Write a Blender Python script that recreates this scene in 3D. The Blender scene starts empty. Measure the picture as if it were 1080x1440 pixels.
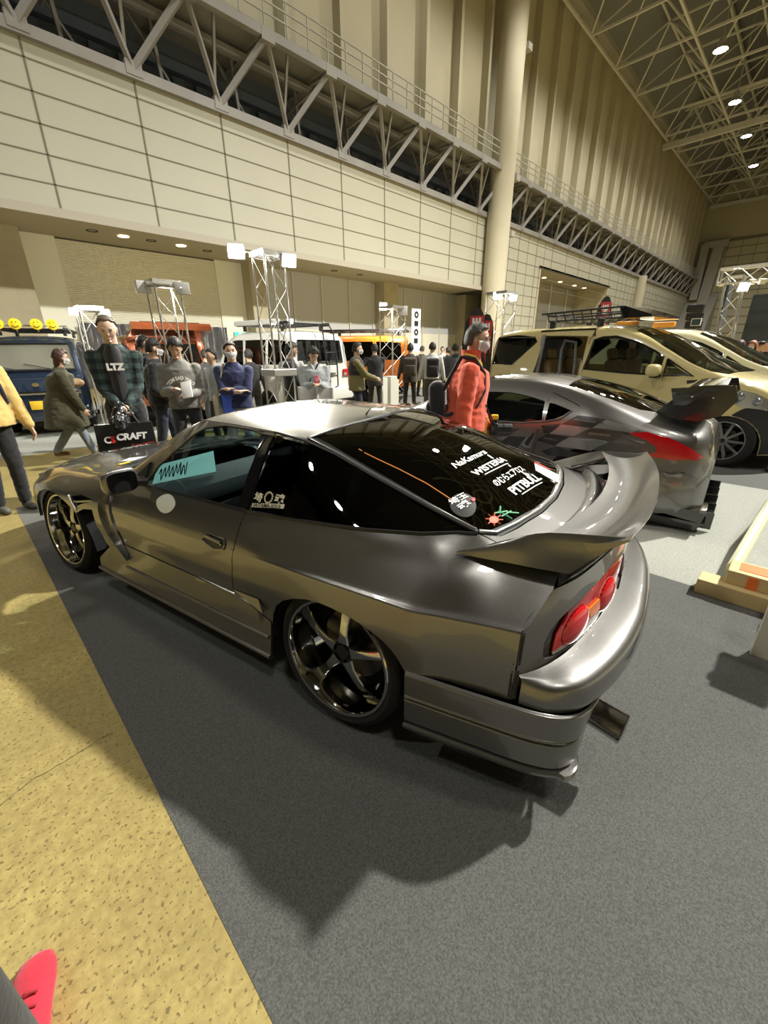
import bpy, bmesh, math, random
from math import sin, cos, pi, radians, sqrt, atan2
from mathutils import Vector, Matrix, Euler
from mathutils.geometry import delaunay_2d_cdt
random.seed(7)
SC = bpy.context.scene
COL = SC.collection
V = Vector

# ---------------------------------------------------------------- camera
FPX = 575.07
yaw, pit, rol = radians(44.7077), radians(21.4794), radians(.4198)
Fw = V((cos(yaw)*cos(pit), sin(yaw)*cos(pit), -sin(pit)))
r0 = V((sin(yaw), -cos(yaw), 0)); d0 = Fw.cross(r0)
Rt = r0*cos(rol) + d0*sin(rol); Dn = Fw.cross(Rt)
cam = bpy.data.cameras.new('camera'); camo = bpy.data.objects.new('view_camera', cam); COL.objects.link(camo)
cam.sensor_fit = 'VERTICAL'; cam.sensor_height = 36; cam.sensor_width = 27; cam.lens = FPX*36/1440
cam.clip_start = .02; cam.clip_end = 400
M = Matrix((Rt, -Dn, -Fw)).transposed().to_4x4(); M.translation = V((0, 0, 1.5)); camo.matrix_world = M
SC.camera = camo
CAMP = V((0, 0, 1.5))
def ray(x, y):
    return Rt*((x-540)/FPX) + Dn*((y-720)/FPX) + Fw
def gz(x, y, z=0):
    d = ray(x, y); return CAMP + d*((z-1.5)/d.z)

# ---------------------------------------------------------------- materials
MATS = {}
def nodemat(name):
    m = bpy.data.materials.new(name); m.use_nodes = True
    nt = m.node_tree; b = nt.nodes['Principled BSDF']; return m, nt, b
def setp(b, **k):
    for a, v in k.items():
        a = {'rough': 'Roughness', 'metal': 'Metallic', 'col': 'Base Color', 'coat': 'Coat Weight', 'crough': 'Coat Roughness', 'ior': 'IOR', 'spec': 'Specular IOR Level', 'trans': 'Transmission Weight', 'alpha': 'Alpha', 'sheen': 'Sheen Weight', 'emit': 'Emission Strength', 'ecol': 'Emission Color', 'sss': 'Subsurface Weight'}.get(a, a)
        if isinstance(v, (tuple, list)): v = tuple(v)+(1,) if len(v) == 3 else v
        b.inputs[a].default_value = v
def mat(name, col=(.5, .5, .5), rough=.5, metal=0, noise=None, bump=None, **k):
    if name in MATS: return MATS[name]
    m, nt, b = nodemat(name); setp(b, col=col, rough=rough, metal=metal, **k)
    if noise or bump:
        tc = nt.nodes.new('ShaderNodeTexCoord')
    if noise:   # (scale, amount)
        n = nt.nodes.new('ShaderNodeTexNoise'); n.inputs['Scale'].default_value = noise[0]; n.inputs['Detail'].default_value = 5
        mx = nt.nodes.new('ShaderNodeMix'); mx.data_type = 'RGBA'; a = noise[1]
        mx.inputs[6].default_value = tuple(c*(1-a) for c in col)+(1,); mx.inputs[7].default_value = tuple(min(1, c*(1+a)) for c in col)+(1,)
        nt.links.new(tc.outputs['Object'], n.inputs['Vector']); nt.links.new(n.outputs['Fac'], mx.inputs[0]); nt.links.new(mx.outputs[2], b.inputs['Base Color'])
    if bump:    # (scale, strength)
        n = nt.nodes.new('ShaderNodeTexNoise'); n.inputs['Scale'].default_value = bump[0]; n.inputs['Detail'].default_value = 3
        bp = nt.nodes.new('ShaderNodeBump'); bp.inputs['Strength'].default_value = bump[1]; bp.inputs['Distance'].default_value = .01
        nt.links.new(tc.outputs['Object'], n.inputs['Vector']); nt.links.new(n.outputs['Fac'], bp.inputs['Height']); nt.links.new(bp.outputs['Normal'], b.inputs['Normal'])
    MATS[name] = m; return m
def paint(name, col, metal=.6, rough=.38, flake=True):
    if name in MATS: return MATS[name]
    m, nt, b = nodemat(name); setp(b, col=col, metal=metal, rough=rough, coat=1, crough=.03)
    if flake:
        tc = nt.nodes.new('ShaderNodeTexCoord'); v = nt.nodes.new('ShaderNodeTexVoronoi'); v.inputs['Scale'].default_value = 900
        r = nt.nodes.new('ShaderNodeMapRange'); r.inputs[3].default_value = rough-.05; r.inputs[4].default_value = rough+.06
        mx = nt.nodes.new('ShaderNodeMix'); mx.data_type = 'RGBA'
        mx.inputs[6].default_value = tuple(c*.9 for c in col)+(1,); mx.inputs[7].default_value = tuple(min(1, c*1.12) for c in col)+(1,)
        nt.links.new(tc.outputs['Object'], v.inputs['Vector']); nt.links.new(v.outputs['Color'], r.inputs[0]); nt.links.new(r.outputs[0], b.inputs['Roughness'])
        nt.links.new(v.outputs['Color'], mx.inputs[0]); nt.links.new(mx.outputs[2], b.inputs['Base Color'])
    MATS[name] = m; return m
def glass(name, tint=(.03, .035, .035), through=.5):
    """tinted window pane: clear-coat reflection over a tinted see-through film"""
    if name in MATS: return MATS[name]
    m = bpy.data.materials.new(name); m.use_nodes = True; nt = m.node_tree; nt.nodes.clear()
    o = nt.nodes.new('ShaderNodeOutputMaterial'); t = nt.nodes.new('ShaderNodeBsdfTransparent'); t.inputs[0].default_value = tuple(sqrt(c*through) for c in tint)+(1,)
    g = nt.nodes.new('ShaderNodeBsdfGlossy'); g.inputs['Roughness'].default_value = .015; g.inputs[0].default_value = (.95, .95, .95, 1)
    f = nt.nodes.new('ShaderNodeFresnel'); f.inputs[0].default_value = 1.52
    mx = nt.nodes.new('ShaderNodeMixShader'); ge = nt.nodes.new('ShaderNodeNewGeometry'); sb = nt.nodes.new('ShaderNodeMath'); sb.operation = 'SUBTRACT'; sb.inputs[0].default_value = 1; nt.links.new(ge.outputs['Backfacing'], sb.inputs[1]); ml = nt.nodes.new('ShaderNodeMath'); ml.operation = 'MULTIPLY'; nt.links.new(sb.outputs[0], ml.inputs[0]); nt.links.new(f.outputs[0], ml.inputs[1])
    nt.links.new(ml.outputs[0], mx.inputs[0]); nt.links.new(t.outputs[0], mx.inputs[1]); nt.links.new(g.outputs[0], mx.inputs[2]); nt.links.new(mx.outputs[0], o.inputs[0])
    MATS[name] = m; return m
def paper(name, col):
    if name in MATS: return MATS[name]
    m = bpy.data.materials.new(name); m.use_nodes = True; nt = m.node_tree; nt.nodes.clear(); o = nt.nodes.new('ShaderNodeOutputMaterial')
    a = nt.nodes.new('ShaderNodeBsdfDiffuse'); b = nt.nodes.new('ShaderNodeBsdfTranslucent'); a.inputs[0].default_value = col+(1,); b.inputs[0].default_value = col+(1,)
    mx = nt.nodes.new('ShaderNodeMixShader'); mx.inputs[0].default_value = .7; nt.links.new(a.outputs[0], mx.inputs[1]); nt.links.new(b.outputs[0], mx.inputs[2]); nt.links.new(mx.outputs[0], o.inputs[0]); MATS[name] = m; return m
def emis(name, col, s):
    if name in MATS: return MATS[name]
    m, nt, b = nodemat(name); setp(b, col=(0, 0, 0), ecol=col, emit=s); MATS[name] = m; return m

# ---------------------------------------------------------------- object helpers
def link(name, me, m, parent=None, smooth=True):
    o = bpy.data.objects.new(name, me); COL.objects.link(o)
    if m: me.materials.append(m)
    if smooth:
        for p in me.polygons: p.use_smooth = True
    if parent: o.parent = parent
    return o
def sharp(o, ang=35):
    me = o.data; bm = bmesh.new(); bm.from_mesh(me)
    a = radians(ang)
    for e in bm.edges:
        if len(e.link_faces) == 2 and e.calc_face_angle(0) > a: e.smooth = False
    bm.to_mesh(me); bm.free()
def build(name, bm, m, parent=None, smooth=True, ang=35):
    me = bpy.data.meshes.new(name); bmesh.ops.recalc_face_normals(bm, faces=bm.faces[:]) if getattr(bm, 'fixn', True) else None
    bm.to_mesh(me); bm.free(); o = link(name, me, m, parent, smooth)
    if smooth and ang: sharp(o, ang)
    return o
def tag(o, label=None, cat=None, group=None, kind=None):
    if label: o['label'] = label
    if cat: o['category'] = cat
    if group: o['group'] = group
    if kind: o['kind'] = kind
    return o
def empty(name, loc=(0, 0, 0), rz=0, label=None, cat=None, group=None):
    o = bpy.data.objects.new(name, None); COL.objects.link(o); o.location = loc; o.rotation_euler = (0, 0, rz); o.empty_display_size = .1
    return tag(o, label, cat, group)
def copytree(o, parent=None):
    c = o.copy(); COL.objects.link(c)
    if parent: c.parent = parent
    for ch in list(o.children): copytree(ch, c)
    return c
def box(bm, c, s, rot=None):
    m = Matrix.Translation(V(c))
    if rot is not None: m = m @ (rot if isinstance(rot, Matrix) else Euler(rot).to_matrix().to_4x4())
    m = m @ Matrix.Diagonal((s[0], s[1], s[2], 1))
    return bmesh.ops.create_cube(bm, size=1, matrix=m)['verts']
def rbox(bm, c, s, r=.01, rot=None, seg=2):
    vs = box(bm, c, s, rot); es = list({e for v in vs for e in v.link_edges})
    bmesh.ops.bevel(bm, geom=es, offset=r, segments=seg, affect='EDGES', profile=.5)
def tube(bm, pts, r, n=8, cap=True):
    """swept tube along points; r number or list"""
    pts = [V(p) for p in pts]; rs = r if isinstance(r, (list, tuple)) else [r]*len(pts)
    rings = []; up = None
    for i, p in enumerate(pts):
        t = (pts[min(i+1, len(pts)-1)]-pts[max(i-1, 0)]).normalized()
        if up is None: up = V((0, 0, 1)) if abs(t.z) < .9 else V((1, 0, 0))
        a = t.cross(up).normalized(); b = a.cross(t).normalized(); up = b
        rings.append([bm.verts.new(p+(a*cos(2*pi*k/n)+b*sin(2*pi*k/n))*rs[i]) for k in range(n)])
    for i in range(len(rings)-1):
        for k in range(n): bm.faces.new((rings[i][k], rings[i][(k+1) % n], rings[i+1][(k+1) % n], rings[i+1][k]))
    if cap: bm.faces.new(rings[0][::-1]); bm.faces.new(rings[-1])
def bar(bm, a, b, w, h=None):
    """square bar"""
    a, b = V(a), V(b); d = b-a; L = d.length; q = d.to_track_quat('Z', 'Y').to_matrix().to_4x4()
    box(bm, (a+b)/2, (1, 1, 1), q @ Matrix.Diagonal((w, h or w, L, 1)))
def lathe(bm, prof, n=32, M=Matrix(), close=False):
    """revolve (r,h) profile around local Z"""
    R = []
    for r, h in prof: R.append([bm.verts.new(M @ V((r*cos(2*pi*k/n), r*sin(2*pi*k/n), h))) for k in range(n)])
    if close: R.append(R[0])
    for i in range(len(R)-1):
        for k in range(n):
            try: bm.faces.new((R[i][k], R[i][(k+1) % n], R[i+1][(k+1) % n], R[i+1][k]))
            except ValueError: pass
def ball(bm, c, s, sub=2, rot=None):
    m = Matrix.Translation(V(c))
    if rot is not None: m = m @ Euler(rot).to_matrix().to_4x4()
    bmesh.ops.create_icosphere(bm, subdivisions=sub, radius=1, matrix=m @ Matrix.Diagonal((s[0], s[1], s[2], 1)))
def prism(bm, poly, fn0, fn1):
    """closed solid between two mappings of one outline"""
    poly = [p if isinstance(p, (tuple, list)) else (p,) for p in poly]; a = [bm.verts.new(fn0(*p)) for p in poly]; b = [bm.verts.new(fn1(*p)) for p in poly]
    bm.faces.new(a); bm.faces.new(b[::-1]); n = len(poly)
    for i in range(n): bm.faces.new((a[i], b[i], b[(i+1) % n], a[(i+1) % n]))
def inpoly(p, poly):
    x, y = p; c = False; j = len(poly)-1
    for i in range(len(poly)):
        xi, yi = poly[i]; xj, yj = poly[j]
        if (yi > y) != (yj > y) and x < (xj-xi)*(y-yi)/(yj-yi)+xi: c = not c
        j = i
    return c
def sdist(p, poly):
    P = V(p); m = 1e9; n = len(poly)
    for i in range(n):
        a = V(poly[i]); b = V(poly[(i+1) % n]); ab = b-a; t = max(0, min(1, (P-a).dot(ab)/max(ab.length_squared, 1e-12)))
        m = min(m, (P-a-ab*t).length_squared)
    return sqrt(m)
def resample(poly, d, sx=1, sy=1):
    out = []
    n = len(poly)
    for i in range(n):
        a = poly[i]; b = poly[(i+1) % n]; L = sqrt(((b[0]-a[0])/sx)**2+((b[1]-a[1])/sy)**2); k = max(1, int(round(L/d)))
        for j in range(k): out.append((a[0]+(b[0]-a[0])*j/k, a[1]+(b[1]-a[1])*j/k))
    return out
def surf(name, poly, fn, m, parent=None, d=.03, sy=1., thick=0, holes=(), out=None, off=0., smooth=True, extra=None):
    """panel: 2-D outline (with holes) triangulated finely and mapped through fn(a,b)->3-D. sy scales b so that steps are even.
    out: point; normals are turned away from it. thick: depth inward. off: shift outward."""
    P = [(a, b/sy) for a, b in poly]; H = [[(a, b/sy) for a, b in h] for h in holes]
    P = resample(P, d); H = [resample(h, d) for h in H]
    vs = []; es = []
    for lp in [P]+H:
        s = len(vs); vs += lp; es += [(s+i, s+(i+1) % len(lp)) for i in range(len(lp))]
    x0 = min(p[0] for p in P); x1 = max(p[0] for p in P); y0 = min(p[1] for p in P); y1 = max(p[1] for p in P)
    y = y0; row = 0
    while y <= y1:
        x = x0+(d/2 if row % 2 else 0)
        while x <= x1:
            if inpoly((x, y), P) and not any(inpoly((x, y), h) for h in H) and sdist((x, y), P) > d*.45 and all(sdist((x, y), h) > d*.45 for h in H): vs.append((x, y))
            x += d
        y += d*.87; row += 1
    r = delaunay_2d_cdt([V(p) for p in vs], es, [], 0, 1e-6)
    vv = [(p.x, p.y) for p in r[0]]; fs = []
    for f in r[2]:
        c = (sum(vv[i][0] for i in f)/3, sum(vv[i][1] for i in f)/3)
        if inpoly(c, P) and not any(inpoly(c, h) for h in H): fs.append(tuple(f))
    e = 1e-3
    pts = []; nr = []
    for a, b in vv:
        p = V(fn(a, b*sy)); u = V(fn(a+e, b*sy))-V(fn(a-e, b*sy)); w = V(fn(a, (b+e)*sy))-V(fn(a, (b-e)*sy)); n = u.cross(w)
        n = n.normalized() if n.length > 1e-12 else V((0, 0, 1))
        pts.append(p); nr.append(n)
    if out is not None:
        o = V(out); s = sum((p-o).dot(n) for p, n in zip(pts, nr))
        if s < 0: nr = [-n for n in nr]
    if off: pts = [p+n*off for p, n in zip(pts, nr)]
    bm = bmesh.new(); A = [bm.verts.new(p) for p in pts]
    flip = None
    for f in fs:
        g = (pts[f[1]]-pts[f[0]]).cross(pts[f[2]]-pts[f[0]])
        try: bm.faces.new([A[i] for i in (f if g.dot(nr[f[0]]) > 0 else f[::-1])])
        except ValueError: pass
    if thick:
        B = [bm.verts.new(p-n*thick) for p, n in zip(pts, nr)]
        for f in fs:
            g = (pts[f[1]]-pts[f[0]]).cross(pts[f[2]]-pts[f[0]])
            try: bm.faces.new([B[i] for i in (f[::-1] if g.dot(nr[f[0]]) > 0 else f)])
            except ValueError: pass
        bm.edges.ensure_lookup_table()
        idx = {v: i for i, v in enumerate(A)}
        for ed in [x for x in bm.edges if len(x.link_faces) == 1 and x.verts[0] in idx and x.verts[1] in idx]:
            l = ed.link_loops[0]; a, b = l.vert, l.link_loop_next.vert
            bm.faces.new((b, a, B[idx[a]], B[idx[b]]))
    me = bpy.data.meshes.new(name); bm.to_mesh(me); bm.free()
    o = link(name, me, m, parent, smooth)
    if thick and smooth: sharp(o, 50)
    return o
def pchip(xs, ys, x):
    n = len(xs)
    if x <= xs[0]: i = 0
    elif x >= xs[-1]: i = n-2
    else:
        i = 0
        while xs[i+1] < x: i += 1
    h = [xs[k+1]-xs[k] for k in range(n-1)]; dl = [(ys[k+1]-ys[k])/h[k] for k in range(n-1)]
    def sl(k):
        if k == 0: return dl[0]
        if k == n-1: return dl[-1]
        if dl[k-1]*dl[k] <= 0: return 0
        w1 = 2*h[k]+h[k-1]; w2 = h[k]+2*h[k-1]; return (w1+w2)/(w1/dl[k-1]+w2/dl[k])
    t = (x-xs[i])/h[i]
    if t < 0: return ys[0]+sl(0)*(x-xs[0])
    if t > 1: return ys[-1]+sl(n-1)*(x-xs[-1])
    m0, m1 = sl(i)*h[i], sl(i+1)*h[i]
    return (2*t**3-3*t*t+1)*ys[i]+(t**3-2*t*t+t)*m0+(-2*t**3+3*t*t)*ys[i+1]+(t**3-t*t)*m1
class Loft:
    """stations along x, each a list of (y,z) feature points; S(x,t) interpolates both ways"""
    def __init__(s, st):
        s.st = sorted(st); s.x = [a[0] for a in s.st]; s.n = len(s.st[0][1]); s.ts = list(range(s.n)); s.c = {}
    def sec(s, x):
        k = round(x, 4)
        if k not in s.c: s.c[k] = [tuple(pchip(s.x, [a[1][t][j] for a in s.st], x) for j in (0, 1)) for t in range(s.n)]
        return s.c[k]
    def at(s, x, t):
        q = s.sec(x); sg = 1
        if t > s.n-1: t = 2*(s.n-1)-t; sg = -1
        return (x, sg*pchip(s.ts, [p[0] for p in q], t), pchip(s.ts, [p[1] for p in q], t))
    def tz(s, x, z, lo=0, hi=5):
        for _ in range(30):
            m = (lo+hi)/2
            if s.at(x, m)[2] < z: lo = m
            else: hi = m
        return (lo+hi)/2
    def ty(s, x, y, lo=5, hi=9):
        for _ in range(30):
            m = (lo+hi)/2
            if s.at(x, m)[1] > y: lo = m
            else: hi = m
        return (lo+hi)/2
def mirrored(o, axis=1, name=None):
    me = o.data.copy(); me.transform(Matrix.Diagonal((1, -1, 1, 1))); me.flip_normals()
    c = bpy.data.objects.new(name or o.name.split('.')[0], me); COL.objects.link(c); c.parent = o.parent; return c
def textmesh(s, size=1, bold=0, shear=0, extrude=0, align='CENTER'):
    cu = bpy.data.curves.new('t', 'FONT'); cu.body = s; cu.size = size; cu.align_x = align; cu.align_y = 'CENTER'; cu.offset = bold; cu.shear = shear; cu.extrude = extrude
    cu.resolution_u = 3; o = bpy.data.objects.new('t', cu); COL.objects.link(o)
    dg = bpy.context.evaluated_depsgraph_get(); me = bpy.data.meshes.new_from_object(o.evaluated_get(dg)); bpy.data.objects.remove(o); bpy.data.curves.remove(cu); return me
def decal(name, me, fn, m, parent):
    """map the flat mesh me through fn(x,y)->3-D"""
    for v in me.vertices: v.co = V(fn(v.co.x, v.co.y))
    me.materials.clear(); return link(name, me, m, parent, False)
def text(name, s, size, M_, m, parent, bold=0, shear=0, extrude=.001, align='CENTER'):
    me = textmesh(s, size, bold, shear, extrude, align); me.transform(M_); me.materials.clear(); return link(name, me, m, parent, False)

BLK = mat('black_plastic', (.012, .012, .013), .4)
RUB = mat('tyre_rubber', (.006, .006, .006), .85)
CHR = mat('polished_chrome', (.55, .545, .53), .08, 1)
TRIM = mat('black_gloss_trim', (.01, .01, .011), .12, coat=1)
DARK = mat('dark_void', (.006, .006, .006), .9)
STEEL = mat('brushed_steel', (.55, .55, .54), .25, 1)
WHT = mat('white_vinyl', (.82, .82, .8), .5)
INT = mat('dark_cabin_trim', (.02, .02, .02), .8)

def wheel(parent, pos, R, W, rr, camber=0, steer=0, style='five', rimm=None, side=1, name='tyre'):
    """tyre (mesh, a part) with rim, spokes and brake disc as sub-parts; axis along local y, face towards +y*side"""
    Mw = Matrix.Rotation(pi/2, 4, 'X')     # lathe z -> -y
    w = W/2; rimm = rimm or CHR
    bm = bmesh.new()
    prof = [(rr, -w*.82), (rr+.012, -w*.95), (rr+(R-rr)*.45, -w), (R-.02, -w*.93), (R-.004, -w*.78), (R, -w*.5), (R, w*.5), (R-.004, w*.78), (R-.02, w*.93), (rr+(R-rr)*.45, w), (rr+.012, w*.95), (rr, w*.82), (rr-.012, w*.5), (rr-.012, -w*.5)]
    lathe(bm, prof, 56, Mw, True); ty = build(name, bm, RUB, parent)
    ty.location = pos; ty.rotation_euler = Euler((radians(camber)*side, 0, radians(steer)), 'XYZ')
    f = -side   # lathe h sign: world y = -h
    bm = bmesh.new()
    def h(y): return f*y
    prof = [(rr+.004, h(w*.80)), (rr+.008, h(w*.9)), (rr+.002, h(w*.95)), (rr-.008, h(w*.93)), (rr-.012, h(w*.84)), (rr-.014, h(w*.5)), (rr-.03, h(w*.1)), (rr-.035, h(-w*.6)), (rr-.01, h(-w*.9))]
    lathe(bm, prof, 64, Mw); build('rim', bm, rimm, ty)
    if style == 'five':
        for k in range(5):
            bm = bmesh.new(); a = 2*pi*k/5+.35
            # each spoke is a shallow swept beam: hub -> rim with a step down near the rim
            st = [(.045, .030, w*.44, .040), (.085, .021, w*.46, .040), (.13, .019, w*.42, .036), (rr*.72, .022, w*.34, .034), (rr*.86, .028, w*.22, .032), (rr-.012, .036, w*.02, .03)]
            rings = []
            for r, hw, y, dp in st:
                rg = []
                for sx, sy in ((-1, 0), (-.8, .35), (0, .45), (.8, .35), (1, 0), (.85, -1), (-.85, -1)):
                    px, pz, py = r, sx*hw, y+(sy*.016 if sy > 0 else sy*dp)
                    rg.append(bm.verts.new((px*cos(a)-pz*sin(a), side*py, px*sin(a)+pz*cos(a))))
                rings.append(rg)
            for i in range(len(rings)-1):
                for j in range(7): bm.faces.new((rings[i][j], rings[i][(j+1) % 7], rings[i+1][(j+1) % 7], rings[i+1][j]))
            bm.faces.new(rings[0]); bm.faces.new(rings[-1]); build('spoke', bm, rimm, ty, True, 30)
    else:
        for k in range(10):
            bm = bmesh.new(); a = 2*pi*k/10
            q = [(.03, .018, w*.5), (rr-.01, .014, w*.72)]
            vs = []
            for r, hw, y in q:
                for sx in (-1, 1):
                    for yy in (y, y-.03): vs.append(bm.verts.new((r*cos(a)-sx*hw*sin(a), side*yy, r*sin(a)+sx*hw*cos(a))))
            for f4 in ((0, 2, 6, 4), (1, 3, 7, 5), (0, 1, 5, 4), (2, 3, 7, 6)): bm.faces.new([vs[i] for i in f4])
            build('spoke', bm, rimm, ty, False)
    bm = bmesh.new(); lathe(bm, [(0, h(w*.5)), (.028, h(w*.5)), (.034, h(w*.46)), (.036, h(w*.36)), (.058, h(w*.34)), (.062, h(w*.1)), (.0, h(w*.1))], 24, Mw); 
    for k in range(5):
        a = 2*pi*k/5+.35+pi/5; lathe(bm, [(0, h(w*.44)), (.009, h(w*.44)), (.009, h(w*.2))], 8, Matrix.Translation((.047*cos(a), 0, .047*sin(a))) @ Mw)
    build('hub', bm, mat('dark_hub', (.05, .05, .05), .3, .8), ty)
    bm = bmesh.new(); lathe(bm, [(.06, h(-w*.25)), (rr*.62, h(-w*.25)), (rr*.62, h(-w*.32)), (.06, h(-w*.32))], 40, Mw); build('brake_disc', bm, mat('brake_iron', (.12, .11, .1), .35, 1), ty)
    return ty

# ================================================================ the silver-grey coupe
STN = [
(-1.00,[(.70,.15),(.70,.38),(.70,.55),(.69,.66),(.67,.69),(.60,.78),(.54,.81),(.44,.825),(.23,.835),(0,.838)]),
(-.78,[(.79,.15),(.785,.40),(.785,.58),(.775,.70),(.76,.715),(.655,.80),(.59,.835),(.48,.85),(.25,.86),(0,.862)]),
(-.60,[(.80,.15),(.805,.40),(.81,.58),(.81,.695),(.79,.715),(.685,.805),(.615,.855),(.53,.872),(.28,.885),(0,.888)]),
(-.47,[(.83,.15),(.83,.42),(.835,.58),(.835,.69),(.815,.712),(.735,.812),(.60,.893),(.575,.90),(.30,.937),(0,.950)]),
(-.34,[(.87,.15),(.86,.42),(.865,.58),(.865,.69),(.845,.712),(.76,.812),(.675,.893),(.562,.930),(.30,1.0),(0,1.02)]),
(0,[(.87,.15),(.86,.42),(.868,.56),(.868,.685),(.852,.705),(.79,.80),(.75,.873),(.548,1.035),(.30,1.125),(0,1.15)]),
(.35,[(.865,.15),(.835,.40),(.855,.55),(.855,.665),(.848,.69),(.80,.78),(.765,.852),(.54,1.14),(.30,1.185),(0,1.205)]),
(.6,[(.865,.15),(.838,.42),(.85,.54),(.848,.64),(.842,.68),(.81,.765),(.77,.838),(.54,1.158),(.30,1.20),(0,1.218)]),
(1.03,[(.865,.15),(.838,.42),(.85,.54),(.848,.64),(.842,.67),(.81,.755),(.767,.825),(.55,1.17),(.30,1.20),(0,1.212)]),
(1.17,[(.865,.15),(.838,.42),(.85,.54),(.848,.64),(.842,.67),(.81,.752),(.764,.82),(.57,1.13),(.30,1.17),(0,1.185)]),
(1.4,[(.865,.15),(.838,.42),(.85,.54),(.848,.64),(.842,.665),(.81,.748),(.757,.812),(.625,1.0),(.32,1.07),(0,1.095)]),
(1.59,[(.865,.15),(.838,.42),(.85,.54),(.848,.63),(.842,.66),(.805,.742),(.755,.805),(.695,.875),(.36,.965),(0,.995)]),
(1.72,[(.865,.15),(.838,.42),(.85,.54),(.85,.62),(.845,.66),(.803,.74),(.755,.795),(.71,.82),(.37,.89),(0,.915)]),
(1.95,[(.865,.15),(.838,.42),(.855,.53),(.858,.61),(.85,.65),(.80,.73),(.75,.775),(.66,.80),(.35,.828),(0,.835)]),
(2.2,[(.86,.15),(.84,.42),(.86,.52),(.868,.60),(.86,.64),(.80,.71),(.735,.755),(.62,.775),(.34,.80),(0,.808)]),
(2.474,[(.86,.15),(.865,.42),(.875,.52),(.875,.59),(.865,.63),(.80,.695),(.73,.735),(.61,.755),(.33,.775),(0,.782)]),
(2.8,[(.85,.13),(.85,.38),(.85,.5),(.845,.56),(.83,.60),(.76,.665),(.70,.70),(.59,.718),(.32,.742),(0,.748)]),
(3.1,[(.78,.11),(.78,.3),(.775,.42),(.765,.5),(.745,.54),(.68,.6),(.63,.635),(.55,.66),(.3,.69),(0,.697)]),
(3.33,[(.62,.11),(.62,.28),(.61,.38),(.60,.45),(.58,.49),(.52,.55),(.48,.58),(.42,.6),(.24,.625),(0,.632)]),
(3.46,[(.40,.12),(.40,.25),(.39,.32),(.38,.37),(.36,.4),(.32,.44),(.29,.46),(.25,.48),(.14,.49),(0,.495)]),
]
CAR = Loft(STN)
class Grid3:
    """patch through rows of 3-D points, smooth both ways; s past the last row mirrors to the other side"""
    def __init__(s, rows, mir=True): s.r = rows; s.n = len(rows); s.m = len(rows[0]); s.mir = mir
    def at(s, a, b):
        sg = 1
        if s.mir and a > s.n-1: a = 2*(s.n-1)-a; sg = -1
        xs = list(range(s.n)); ys = list(range(s.m))
        p = [pchip(ys, [pchip(xs, [s.r[i][j][k] for i in range(s.n)], a) for j in range(s.m)], b) for k in range(3)]
        return (p[0], sg*p[1], p[2])
TAIL = Grid3([
 [(-.703,.795,.50),(-.705,.792,.58),(-.700,.775,.705),(-.75,.657,.801)],
 [(-.760,.745,.50),(-.757,.735,.58),(-.765,.690,.705),(-.775,.625,.808)],
 [(-.810,.660,.50),(-.805,.650,.58),(-.81,.615,.71),(-.81,.555,.815)],
 [(-.860,.520,.50),(-.855,.515,.58),(-.855,.475,.715),(-.852,.420,.825)],
 [(-.900,.350,.50),(-.895,.350,.58),(-.895,.320,.72),(-.888,.280,.833)],
 [(-.925,.180,.50),(-.920,.180,.58),(-.92,.165,.72),(-.918,.140,.837)],
 [(-.935,0,.50),(-.930,0,.58),(-.93,0,.72),(-.928,0,.838)]])
BUP = Grid3([
 [(-.712,.788,.545),(-.720,.793,.54),(-.725,.80,.52),(-.725,.805,.48),(-.725,.800,.446)],
 [(-.765,.735,.56),(-.79,.765,.545),(-.80,.785,.525),(-.80,.795,.48),(-.80,.787,.443)],
 [(-.81,.655,.57),(-.855,.715,.555),(-.88,.735,.535),(-.89,.740,.48),(-.885,.728,.44)],
 [(-.855,.51,.575),(-.93,.595,.56),(-.955,.60,.537),(-.963,.605,.48),(-.945,.59,.43)],
 [(-.895,.34,.58),(-.985,.38,.565),(-1.012,.385,.54),(-1.02,.385,.48),(-.98,.38,.415)],
 [(-.92,.17,.58),(-1.01,.19,.565),(-1.037,.19,.54),(-1.044,.19,.48),(-1.0,.19,.40)],
 [(-.93,0,.58),(-1.015,0,.565),(-1.042,0,.54),(-1.05,0,.48),(-1.005,0,.39)]])
def _bl(u, v, du=0, dv=1, zs=(.438,.428,.335,.322,.310,.215), off=(-.008,.004,.004,-.006,.004,.002)):
    return [(u+du*o, v+dv*o, z) for z, o in zip(zs, off)]
BLO = Grid3([
 _bl(-.345,.868), _bl(-.60,.832,-.1,1), _bl(-.79,.800,-.2,1), _bl(-.875,.760,-.6,.8), 
 _bl(-.925,.685,-.9,.4,(.432,.424,.34,.328,.315,.24),(-.01,0,-.004,-.012,-.006,-.008)),
 _bl(-.955,.55,-1,0,(.425,.415,.345,.335,.322,.27),(-.012,-.005,.035*-1,-.042,-.042,-.06)),
 _bl(-1.0,.30,-1,0,(.41,.40,.345,.335,.325,.28),(-.03,-.03,-.06,-.07,-.075,-.10)),
 _bl(-1.005,0,-1,0,(.39,.385,.345,.335,.325,.28),(-.03,-.03,-.06,-.07,-.075,-.10))])

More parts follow.
